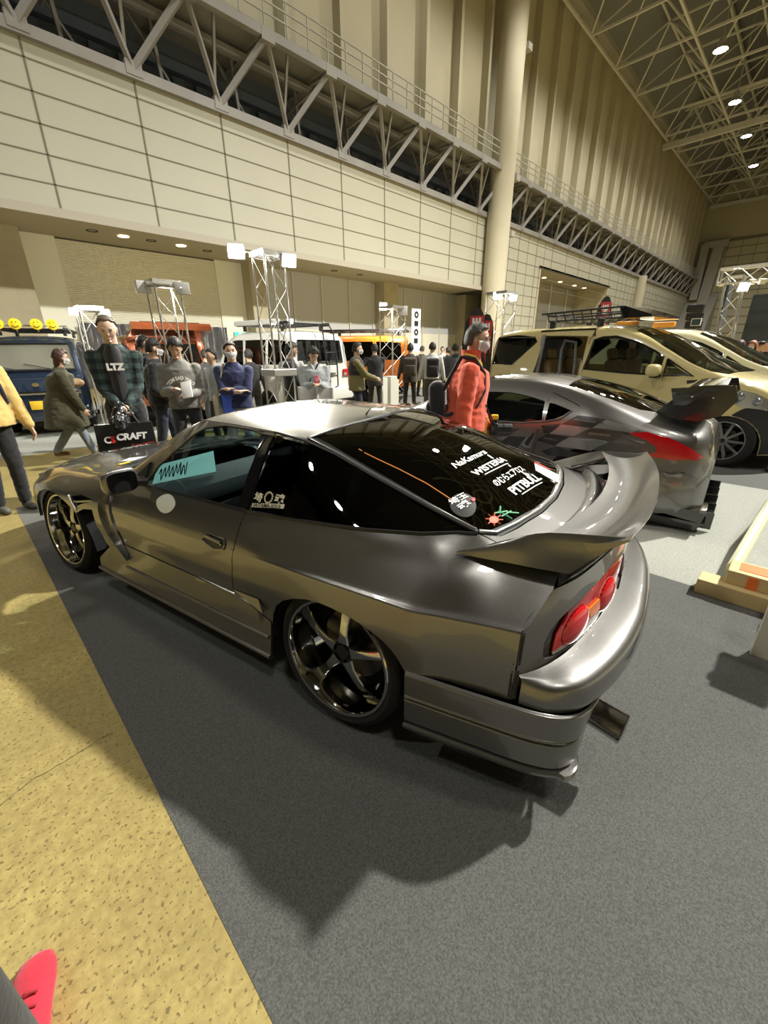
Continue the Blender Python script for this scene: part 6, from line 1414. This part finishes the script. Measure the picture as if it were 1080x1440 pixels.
# ---- beige people carrier
BEI = paint('beige_solid_paint', (.60, .51, .24), .0, .28, False)
VU = [-1.0, -.96, -.85, -.4, 0, .5, .9, 1.3, 1.68, 2.05, 2.4, 2.78, 3.05, 3.3, 3.5, 3.62]
vzt = [(-1.0, 1.45), (-.96, 1.74), (-.85, 1.80), (-.4, 1.845), (.5, 1.86), (.92, 1.855), (1.37, 1.815), (1.68, 1.715), (2.05, 1.53), (2.4, 1.35), (2.78, 1.20), (3.05, 1.12), (3.3, 1.0), (3.5, .82), (3.62, .6)]
vzb = [(-1.0, .28), (-.5, .20), (3.0, .18), (3.62, .22)]; vb = [(-1.0, 1.22), (0, 1.20), (.9, 1.19), (1.55, 1.15), (2.5, 1.10), (3.05, .95), (3.5, .7), (3.62, .5)]
vW = [(-1.0, .84), (-.96, .875), (-.85, .90), (0, .905), (2.3, .905), (2.8, .91), (3.05, .88), (3.3, .80), (3.5, .64), (3.62, .45)]
def carrier(label, loc, head, m, detail=True):
    c = Vehicle('minivan', label, loc, head, vzt, vzb, vb, vW, .20, VU, m, .07)
    fw = [(.97, 1.64), (1.10, 1.68), (1.30, 1.685), (1.62, 1.60), (1.90, 1.47), (2.02, 1.40), (2.02, 1.155), (1.54, 1.17), (.91, 1.21)]
    qv = [(2.08, 1.37), (2.45, 1.15), (2.08, 1.15)]
    rq = [(-.90, 1.72), (-.10, 1.71), (-.04, 1.64), (-.47, 1.25), (-.92, 1.25)]
    sl_ = [(.08, 1.73), (.86, 1.70), (.885, .50), (.0, .50), (-.05, 1.05)]; ss = [(.10, 1.70), (.84, 1.68), (.86, 1.22), (.02, 1.24)]
    k2 = 2*c.top; wsn = [(1.52, 6.2), (1.95, 5.65), (2.35, 5.5), (2.62, 5.5), (2.80, 6.2), (2.88, 8), (2.80, 9.8), (2.62, 10.5), (2.35, 10.5), (1.95, 10.35), (1.52, 9.8), (1.44, 8)]
    R = lambda P: [(u, k2-t) for u, t in c.pts(P)]; Lf = c.pts
    near = [fw, qv, rq]+([sl_] if detail else [ss]); far = [fw, qv, rq, ss]
    c.shell([], [R(h) for h in near]+[Lf(h) for h in far]+[wsn], (0, 2.95), .385)
    for h, n in ((fw, 'front_window'), (qv, 'vent_window'), (rq, 'rear_quarter_window')):
        for sg in (1, -1): c.pane(n, h, VG if n != 'rear_quarter_window' else VGD, -.006, (sg,))
    c.pane('sliding_window', ss, VG, -.006, (1,) if detail else (1, -1)); c.tpane('windscreen', wsn, VG)
    for sg in (1, -1):
        c.ln('window_surround', fw+[fw[0]], .014, TRIM, (sg,)); c.ln('window_surround', qv+[qv[0]], .014, TRIM, (sg,)); c.ln('window_surround', rq+[rq[0]], .012, TRIM, (sg,))
        c.ln('door_seam', [(2.08, 1.16), (2.12, .71), (2.16, .35)], .005, DARK, (sg,)); c.ln('door_seam', [(.93, 1.74), (.90, 1.2), (.93, .3)], .005, DARK, (sg,))
        hl = [(2.68, 1.03), (2.85, 1.035), (3.15, .97), (3.34, .86), (3.36, .76), (3.20, .74), (2.95, .84)]
        h = c.pane('headlight', hl, mat('headlight_clear', (.75, .76, .78), .08, .85, coat=1), .006, (sg,), .03, .05)[0]
        for u_, zz, r_ in ((3.0, .92, .06), (3.18, .87, .055)):
            p = c.at(u_, c.tz(u_, zz)); bm = bmesh.new(); ball(bm, (p[0], sg*(p[1]+.0), p[2]), (r_, .04, r_), 2); build('projector', bm, mat('projector_glass', (.3, .32, .35), .05, .6), h)
        bl_ = [(2.86, .62), (2.93, .66), (3.10, .80), (3.36, .76), (3.5, .62), (3.55, .22), (3.0, .19), (2.93, .30)] if sg else 0
        c.pane('front_bumper', [(3.36, .60), (3.36, .62), (3.12, .72), (2.97, .62), (3.34, .40)] if not detail else [(2.98, .69), (3.10, .79), (3.36, .75), (3.52, .60), (3.57, .24), (3.34, .21)]+[(2.95+.392*cos(radians(a_)), .30+.385*sin(radians(a_))) for a_ in range(0, 90, 12)], BLK, .012, (sg,), .02, .06)
        bm = bmesh.new(); vs_ = bmesh.ops.create_uvsphere(bm, u_segments=20, v_segments=14, radius=1)['verts']
        for v in vs_: x, y, q_ = v.co; f = lambda t, p=.7: (1 if t > 0 else -1)*abs(t)**p; v.co = V((1.99+.09*f(x), sg*(1.02+.11*f(y)), 1.22+.085*f(q_)))
        mi = build('door_mirror', bm, m, c.t, True, 0); bm = bmesh.new(); rbox(bm, (2.0, sg*.93, 1.14), (.12, .2, .05), .02); build('mirror_arm', bm, BLK, mi)
        p = c.at(1.02, c.tz(1.02, 1.03)); bm = bmesh.new(); rbox(bm, (1.02, sg*(p[1]+.018), 1.035), (.22, .03, .03), .012); build('door_handle', bm, TRIM if detail else m, c.t)
    for u in (0, 2.95):
        for sg in (1, -1): wheel(c.t, (u, sg*.79, .345), .345, .22, .25, 2, 0, 'multi', mat('machined_dark_wheel', (.25, .25, .25), .3, .9), sg)
    c.under(.2, .5, .88); tan = mat('tan_leather', (.38, .26, .14), .5)
    c.seats((.35, 1.45), .80, tan, .55); bm = bmesh.new(); rbox(bm, (2.25, 0, 1.02), (.5, 1.5, .25), .06); build('dashboard', bm, INT, c.t)
    bm = bmesh.new(); box(bm, (1.1, 0, .53), (3.0, 1.6, .06)); build('cabin_floor', bm, INT, c.t, False)
    bm = bmesh.new(); rbox(bm, (2.35, -.62, 1.2), (.004, .12, .07), .001); build('inspection_card', bm, mat('pale_green_card', (.5, .62, .35), .6), c.t)
    return c
van = carrier('beige people carrier with open sliding door, black roof basket and black front bumper', (8.30, 3.43), -97, BEI)
van.ln('slide_rail', [(-.02, 1.80), (.5, 1.81), (.94, 1.80), (.96, 1.70)], .018, TRIM, (-1,))
bm = bmesh.new(); prism(bm, [(.05, 1.74), (.11, 1.74), (.0, .50), (-.06, .50)], lambda a, b: (a, -.83, b), lambda a, b: (a, -.80, b)); build('door_frame', bm, mat('grey_frame', (.25, .26, .27), .4), van.t, False)
bm = bmesh.new(); tube(bm, [(.62, -.60, .6), (.60, -.60, 1.3), (.56, -.60, 1.62), (.36, -.60, 1.65), (.32, -.60, 1.5), (.34, -.6, .9)], .025, 8); build('door_pillar_trim', bm, mat('grey_frame'), van.t)
bm = bmesh.new(); rbox(bm, (.90, -.78, 1.12), (.04, .09, 1.15), .015); build('sliding_door_edge', bm, mat('tan_leather'), van.t)
# roof basket, a thing of its own that rests on the van roof
rk = empty('roof_rack', van.t.location, van.t.rotation_euler.z, 'black steel roof basket with a dark wind fairing on the beige people carrier', 'roof rack'); 
bm = bmesh.new(); x0, x1, y_, zb_, zh = -.02, 1.22, .60, 1.965, 2.115
lp = [(x0-.12, -y_, zh-.03), (x1, -y_, zh), (x1, y_, zh), (x0-.12, y_, zh-.03), (x0-.12, -y_, zh-.03)]; tube(bm, lp, .016, 8)
lp = [(x0, -y_*.92, zb_), (x1, -y_*.92, zb_), (x1, y_*.92, zb_), (x0, y_*.92, zb_), (x0, -y_*.92, zb_)]; tube(bm, lp, .014, 8)
lp = [(x0, -y_*.98, zb_+.08), (x1, -y_*.98, zb_+.08), (x1, y_*.98, zb_+.08), (x0, y_*.98, zb_+.08), (x0, -y_*.98, zb_+.08)]; tube(bm, lp, .011, 8)
for i in range(9):
    x = x0+(x1-x0)*i/8
    for sg in (1, -1): tube(bm, [(x, sg*y_*.92, zb_), (x-.03, sg*y_, zh-.01)], .010, 6)
    tube(bm, [(x, -y_*.92, zb_), (x, y_*.92, zb_)], .010, 6)
for y in (-.3, 0, .3): tube(bm, [(x0, y, zb_), (x1, y, zb_)], .01, 6)
build('basket_frame', bm, BLK, rk)
for x in (.12, .95):
    for sg in (1, -1): bm = bmesh.new(); rbox(bm, (x, sg*.64, 1.885), (.09, .08, .15), .015); rbox(bm, (x, sg*.60, 1.95), (.05, .12, .03), .01); build('mounting_foot', bm, BLK, rk)
bm = bmesh.new(); prism(bm, [(1.18, 2.10), (1.24, 2.12), (1.62, 1.99), (1.66, 1.95), (1.25, 1.95)], lambda a, b: (a, -.56, b), lambda a, b: (a, .56, b)); build('wind_fairing', bm, TRIM, rk, False)
for i, (px, py) in enumerate(((882, 456), (934, 457))):
    p = at_pix(px, py, 8.8+.4*i); bm = bmesh.new(); rbox(bm, (p.x, p.y, p.z), (.12, .34, .09), .02, (0, 0, radians(-10*i))); tag(build('amber_light_bar', bm, mat('amber_case', (.75, .33, .05), .35)), ('amber light bar on the roof behind the black fairing', 'orange and pink box lamp further right on the roof rack')[i], 'lamp')
cr = carrier('cream people carrier parked just beyond the beige one', (11.15, 3.1), -97, paint('cream_solid_paint', (.70, .67, .45), 0, .3, False), False)
# ---- white off-roader
WP = paint('white_solid_paint', (.66, .68, .66), 0, .3, False)
def suv(name, label, loc, head, m, L=4.9, H=1.9, front=3.75, hood=1.15, g=VGD, box_=False):
    r = -1.1; rs = .16 if not box_ else .06; a = 2.75
    zt = [(r, 1.1), (r+.05, H-.22), (r+rs+.1, H-.04), (0, H), (1.2, H), (1.75, H-.08), (2.15, H-.38 if not box_ else H-.12), (2.45, hood+.08), (2.7, hood), (3.3, hood-.04), (front-.15, hood-.14), (front, .8)]
    zb = [(r, .5), (0, .40), (2.7, .40), (front, .48)]; b = [(r, 1.15), (0, 1.16), (2.0, 1.14), (2.6, 1.06), (front-.1, .9), (front, .7)]; W = [(r, .88), (r+.1, .95), (0, .97), (2.8, .96), (front-.3, .92), (front, .75)]
    c = Vehicle(name, label, loc, head, zt, zb, b, W, .16, sorted({x[0] for x in zt}), m, .09)
    w1 = [(-.85, H-.2), (-.12, H-.16), (-.12, 1.25), (-.9, 1.25)]; w2 = [(-.02, H-.16), (.95, H-.16), (.95, 1.22), (-.02, 1.24)]; w3 = [(1.05, H-.16), (1.6, H-.18), (2.0, H-.42), (2.15, 1.24), (1.05, 1.22)]
    wsn = [(1.85, 6.2), (2.1, 5.6), (2.35, 5.5), (2.42, 8), (2.35, 10.5), (2.1, 10.4), (1.85, 9.8), (1.82, 8)]
    c.shell([w1, w2, w3], [wsn], (0, 2.75), .45)
    for w in (w1, w2, w3): c.pane('side_window', w, g)
    c.tpane('windscreen', wsn, VG)
    for sg in (1, -1): c.ln('door_seam', [(1.0, H-.14), (1.0, .45)], .006, DARK, (sg,)); c.ln('door_seam', [(-.06, H-.14), (-.06, 1.1), (.3, .8), (.4, .45)], .006, DARK, (sg,)); c.ln('door_seam', [(2.15, 1.2), (2.1, .45)], .006, DARK, (sg,))
    for u in (0, 2.75):
        for sg in (1, -1): wheel(c.t, (u, sg*.84, .40), .40, .26, .24, 0, 0, 'multi', mat('dark_wheel'), sg)
    c.under(.35, .6, .9)
    bm = bmesh.new(); rbox(bm, (r-.08, 0, .62), (.22, 1.84, .26), .05); build('rear_bumper', bm, m, c.t)
    bm = bmesh.new(); prism(bm, [(-.72, 1.27), (.72, 1.27), (.66, H-.17), (-.66, H-.17)], lambda y, zz: (r-.012+.10*(zz-1.25), y, zz), lambda y, zz: (r+.02+.10*(zz-1.25), y, zz)); rw = build('rear_window', bm, VGD if not box_ else VG, c.t, False)
    bm = bmesh.new(); prism(bm, [(-.72, 1.27), (.72, 1.27), (.66, H-.17), (-.66, H-.17)], lambda y, zz: (r+.03+.10*(zz-1.25), y, zz), lambda y, zz: (r+.05+.10*(zz-1.25), y, zz)); build('window_backing', bm, DARK, rw, False)
    for sg in (1, -1):
        bm = bmesh.new(); rbox(bm, (r+.02, sg*.82, 1.05), (.14, .26, .16), .03); tl = build('taillight', bm, RG, c.t); bm = bmesh.new(); rbox(bm, (r-.055, sg*.74, 1.02), (.02, .09, .06), .01); build('reverse_lamp', bm, CLR, tl)
    bm = bmesh.new(); rbox(bm, (r-.02, 0, .93), (.04, .5, .14), .01); rbox(bm, (r-.045, 0, .93), (.01, .36, .18), .004); build('number_plate_recess', bm, mat('grey_frame'), c.t)
    bm = bmesh.new(); bar(bm, (r-.04, -.4, 1.04), (r-.04, .4, 1.04), .045); build('chrome_bar', bm, CHR, c.t)
    return c
def rack(c, H, label, x0, x1, lights=False, w=.62):
    rk = empty('roof_rack', c.t.location, c.t.rotation_euler.z, label, 'roof rack'); bm = bmesh.new(); z0 = H+.08
    for y in (-w, w): rbox(bm, ((x0+x1)/2, y, z0+.05), (x1-x0, .05, .06), .01)
    n = 8
    for i in range(n+1): rbox(bm, (x0+(x1-x0)*i/n, 0, z0+.04), (.07, 2*w, .025), .006)
    for x in (x0+.3, x1-.3):
        for y in (-w+.04, w-.04): rbox(bm, (x, y, z0-.02), (.1, .06, .12), .01)
    build('rack_platform', bm, BLK, rk); return rk
lc = suv('offroad_suv', 'white off-roader with rear ladder and roof rack seen from its tail', (5.65, 8.35), 97, WP); rack(lc, 1.93, 'black platform roof rack on the white off-roader', -.7, 1.7)
bm = bmesh.new()
for y in (-.02, -.36): tube(bm, [(-.75, y, 2.02), (-1.02, y, 2.02), (-1.18, y, 1.88), (-1.28, y, 1.2), (-1.28, y, .78), (-1.14, y, .74)], .018, 8)
for zz in (1.72, 1.48, 1.24, 1.0): tube(bm, [(-1.2-.08*(1.9-zz), -.02, zz), (-1.2-.08*(1.9-zz), -.36, zz)], .015, 8)
tag(build('rear_ladder', bm, BLK, lc.t), None)
bm = bmesh.new(); q = Matrix.Translation(lc.t.location) @ Matrix.Rotation(lc.t.rotation_euler.z, 4, 'Z'); rbox(bm, (.5, .62, 2.09), (1.5, .10, .10), .02); rbox(bm, (1.25, 0, 2.10), (.1, 1.1, .12), .02); bmesh.ops.transform(bm, matrix=q, verts=bm.verts); tag(build('side_awning', bm, mat('awning_grey', (.5, .51, .5), .5)), 'pale grey rolled awning and light bar on the white off-roader roof', 'awning')
for i, (px, py) in enumerate(((384, 453), (408, 452))): flood(px, py, 9.6, 1, ('left', 'right')[i]+' small lit work lamp on the white off-roader roof', 'roof work lamps', V((2, 2, 1)), 0, .13)
# ---- orange off-roader
og = suv('offroad_suv', 'orange boxy off-roader with long black roof rack behind the plinth tower', (9.9, 10.1), 128, paint('orange_paint', (.75, .20, .02), 0, .3, False), H=1.93, box_=True, hood=1.2); rack(og, 1.96, 'long black roof rack on the orange off-roader', -1.0, 1.6)
# ---- copper car with raised tailgate
cp = suv('hatch_suv', 'copper coloured off-roader with raised tailgate behind the shutter tower', (3.35, 10.1), 84, paint('copper_paint', (.20, .05, .018), .5, .35, False), H=1.80, hood=1.1)
bm = bmesh.new(); prism(bm, [(-1.05, 1.80), (-1.95, 1.98), (-2.05, 1.93), (-2.0, 1.86), (-1.1, 1.72)], lambda a, b: (a, .80, b), lambda a, b: (a, -.80, b)); build('tailgate', bm, MATS['copper_paint'], cp.t, False)
bm = bmesh.new(); 
for zz in (1.98, ): rbox(bm, (-1.6, 0, zz), (.5, 1.2, .03), .01)
build('tailgate_glass', bm, VGD, cp.t)
# ---- navy boxy kei van with smiley lamps
NV = paint('navy_paint', (.018, .03, .055), .3, .25, False)
nv = Vehicle('boxy_van', 'navy blue boxy van with four smiley roof lamps, facing the camera at left', (2.0, 13.4), -106,
 [(-.75, 1.2), (-.7, 1.75), (-.55, 1.84), (0, 1.87), (1.8, 1.87), (2.45, 1.84), (2.62, 1.74), (2.95, 1.22), (3.02, 1.12), (3.22, 1.04), (3.30, .85), (3.32, .5)], [(-.75, .3), (3.32, .28)], [(-.75, 1.1), (2.6, 1.08), (3.0, 1.0), (3.32, .45)], [(-.75, .76), (-.7, .80), (0, .82), (3.0, .82), (3.25, .80), (3.32, .74)], .12, [-.75, -.7, -.55, 0, .9, 1.8, 2.45, 2.62, 2.95, 3.02, 3.22, 3.30, 3.32], NV, .07)
sw1 = [(.2, 1.72), (1.3, 1.72), (1.3, 1.14), (.2, 1.14)]; sw2 = [(1.42, 1.72), (2.3, 1.71), (2.72, 1.40), (2.80, 1.14), (1.42, 1.14)]
nws = [(2.60, 6.3), (2.66, 6.0), (2.90, 5.6), (2.95, 8), (2.90, 10.4), (2.66, 10), (2.60, 9.7), (2.58, 8)]
nv.shell([sw1, sw2], [], (0, 2.45), .33); nv.pane('side_window', sw1, VGD); nv.pane('side_window', sw2, VG)
bm = bmesh.new(); prism(bm, [(-.70, 1.26), (.70, 1.26), (.66, 1.70), (.60, 1.73), (-.60, 1.73), (-.66, 1.70)], lambda y, zz: (2.975-(zz-1.22)*.58, y, zz), lambda y, zz: (2.93-(zz-1.22)*.58, y, zz)); nw_ = build('windscreen', bm, mat('grey_windscreen', (.16, .16, .13), .06, coat=1), nv.t, False)  # opaque glossy grey pane
for y in (-.25, .35): bm = bmesh.new(); bar(bm, (3.0, y, 1.24), (2.93, y-.5, 1.36), .012); build('wiper', bm, BLK, nw_)
bm = bmesh.new(); tube(bm, [(3.0, -.70, 1.24), (2.70, -.66, 1.74), (2.69, .66, 1.74), (3.0, .70, 1.24), (3.0, -.70, 1.24)], .02, 6); build('windscreen_seal', bm, BLK, nv.t)
bm = bmesh.new(); rbox(bm, (3.33, 0, .82), (.04, 1.45, .06), .015); build('chrome_bar', bm, CHR, nv.t)
bm = bmesh.new(); lathe(bm, [(0, .012), (.06, .012), (.06, 0), (0, 0)], 16, Matrix.Translation((3.33, 0, .98)) @ Matrix.Rotation(pi/2, 4, 'Y') @ Matrix.Diagonal((.6, 1, 1, 1))); build('front_emblem', bm, CHR, nv.t)
bm = bmesh.new(); rbox(bm, (3.35, 0, .42), (.10, 1.60, .28), .04); nb_ = build('front_bumper', bm, NV, nv.t)
bm = bmesh.new(); rbox(bm, (3.41, .0, .60), (.012, .33, .165), .004); build('number_plate', bm, mat('yellow_plate', (.75, .48, .03), .5), nb_)
for sg in (1, -1):
    bm = bmesh.new(); lathe(bm, [(.10, 0), (.09, .03), (0, .05)], 20, Matrix.Translation((3.30, sg*.58, .80)) @ Matrix.Rotation(pi/2, 4, 'Y')); build('headlight', bm, mat('headlight_clear'), nv.t)
    bm = bmesh.new(); rbox(bm, (2.72, sg*.98, 1.28), (.08, .16, .22), .03); build('door_mirror', bm, CHR, nv.t)
    nv.ln('door_seam', [(1.36, 1.8), (1.36, .35)], .006, DARK, (sg,)); nv.ln('door_seam', [(2.55, 1.12), (2.5, .6)], .006, DARK, (sg,))
    for u in (0, 2.45): wheel(nv.t, (u, sg*.70, .29), .29, .16, .17, 0, 0, 'multi', mat('dark_wheel'), sg)
nv.under(.25, .45, .75)
rk2 = rack(nv, 1.90, 'black roof rack with lamp bar on the navy van', .1, 2.3, w=.6)
bm = bmesh.new(); tube(bm, [(2.35, -.72, 1.93), (2.35, -.66, 2.08), (2.35, .66, 2.08), (2.35, .72, 1.93)], .015, 8); build('lamp_bar', bm, STEEL, rk2)
YS = mat('smiley_yellow', (.85, .62, .02), .4); YW = ['leftmost yellow smiley lamp cover, cut by the photo edge', 'second yellow smiley lamp cover from the left on the navy van', 'third yellow smiley lamp cover from the left on the navy van', 'rightmost yellow smiley lamp cover on the navy van']
for i, (px, py) in enumerate(((-1, 452), (21, 452), (51, 453), (73, 453))):
    y = (-.47, -.19, .16, .43)[i]; base = nv.t.matrix_basis if False else Matrix.Translation(nv.t.location) @ Matrix.Rotation(nv.t.rotation_euler.z, 4, 'Z')
    base = base @ Matrix.Translation((2.30, y*.95, 2.04)) @ Matrix.Rotation(pi/2, 4, 'Y')
    t = empty('roof_lamp', (0, 0, 0), 0, YW[i], 'lamp', 'smiley roof lamps'); t.matrix_basis = base
    bm = bmesh.new(); lathe(bm, [(0, -.07), (.07, -.05), (.10, 0), (.10, .02), (0, .035)], 28); build('lamp_cover', bm, YS, t)
    bm = bmesh.new()
    for sg in (1, -1): ball(bm, (-.035, sg*.028, .035), (.016, .008, .006), 1)
    tube(bm, [(.055*cos(a), .055*sin(a), .034) for a in [(-1.1+2.2*j/12) for j in range(13)]], .006, 6); build('smiley_face', bm, DARK, t)
    bm = bmesh.new(); tube(bm, [(.02, 0, -.03), (.14, 0, -.05)], .012, 6); build('lamp_stalk', bm, STEEL, t)
# black shoe-shaped object at the right edge: a far visitor's shoe
bm = bmesh.new(); p = gz(1079, 664); capsule(bm, (p.x, p.y, .05), (p.x+.12, p.y-.12, .045), .045, .04, 12); o = build('shoe', bm, BLK, None); tag(o, 'black shoe at the right edge below the beige van bumper', 'shoe')

lc.t.scale = (.74, .92, 1.0); cp.t.scale = (.72, .86, 1.02); nv.t.scale = (.95, .95, .97)
for o in bpy.data.objects:
    if o.name.startswith('roof_rack') and o['label'].endswith('white off-roader'): o.scale = lc.t.scale
    if o.name.startswith('roof_rack') and o['label'].endswith('navy van'): o.scale = nv.t.scale

# ---------------------------------------------------------------- light and view
w = bpy.data.worlds.new('hall'); SC.world = w; w.use_nodes = True; bg = w.node_tree.nodes['Background']; bg.inputs[0].default_value = (.9, .9, .8, 1); bg.inputs[1].default_value = .0
def lamp(x, y, z, e, r=.5, col=(1, .965, .87), aim=None, size=150):
    l = bpy.data.lights.new('highbay', 'SPOT'); l.energy = e; l.color = col; l.shadow_soft_size = r; l.spot_size = radians(size); l.spot_blend = .5
    o = bpy.data.objects.new('highbay_or_fill_source', l); COL.objects.link(o); o.location = (x, y, z)
    d = (V(aim)-V((x, y, z))) if aim else V((0, 0, -1)); o.rotation_euler = d.to_track_quat('-Z', 'Y').to_euler(); return o
lamp(21.6, -7.0, 22.8, 38000, .45, (1, .97, .88))
for x in (-14, 30, 40, 51, 61, 71, 82): lamp(x, 11.7, 23.8, 2600, .6)
for x in (4, 17): lamp(x, 12, 23.8, 1500, .6, aim=(x, 20, 14), size=110)  # unseen lamps turned at the side wall, added to brighten it
for x in (-3, 8): lamp(x, -8, 23.8, 2600, 1.2)  # unseen fill lamps, added to lift the foreground floor
for x in (36, 50, 64, 84): lamp(x, -8, 23.8, 3000, .6)
SC.view_settings.view_transform = 'Standard'; SC.view_settings.look = 'None'; SC.view_settings.gamma = 1; SC.view_settings.exposure = .9
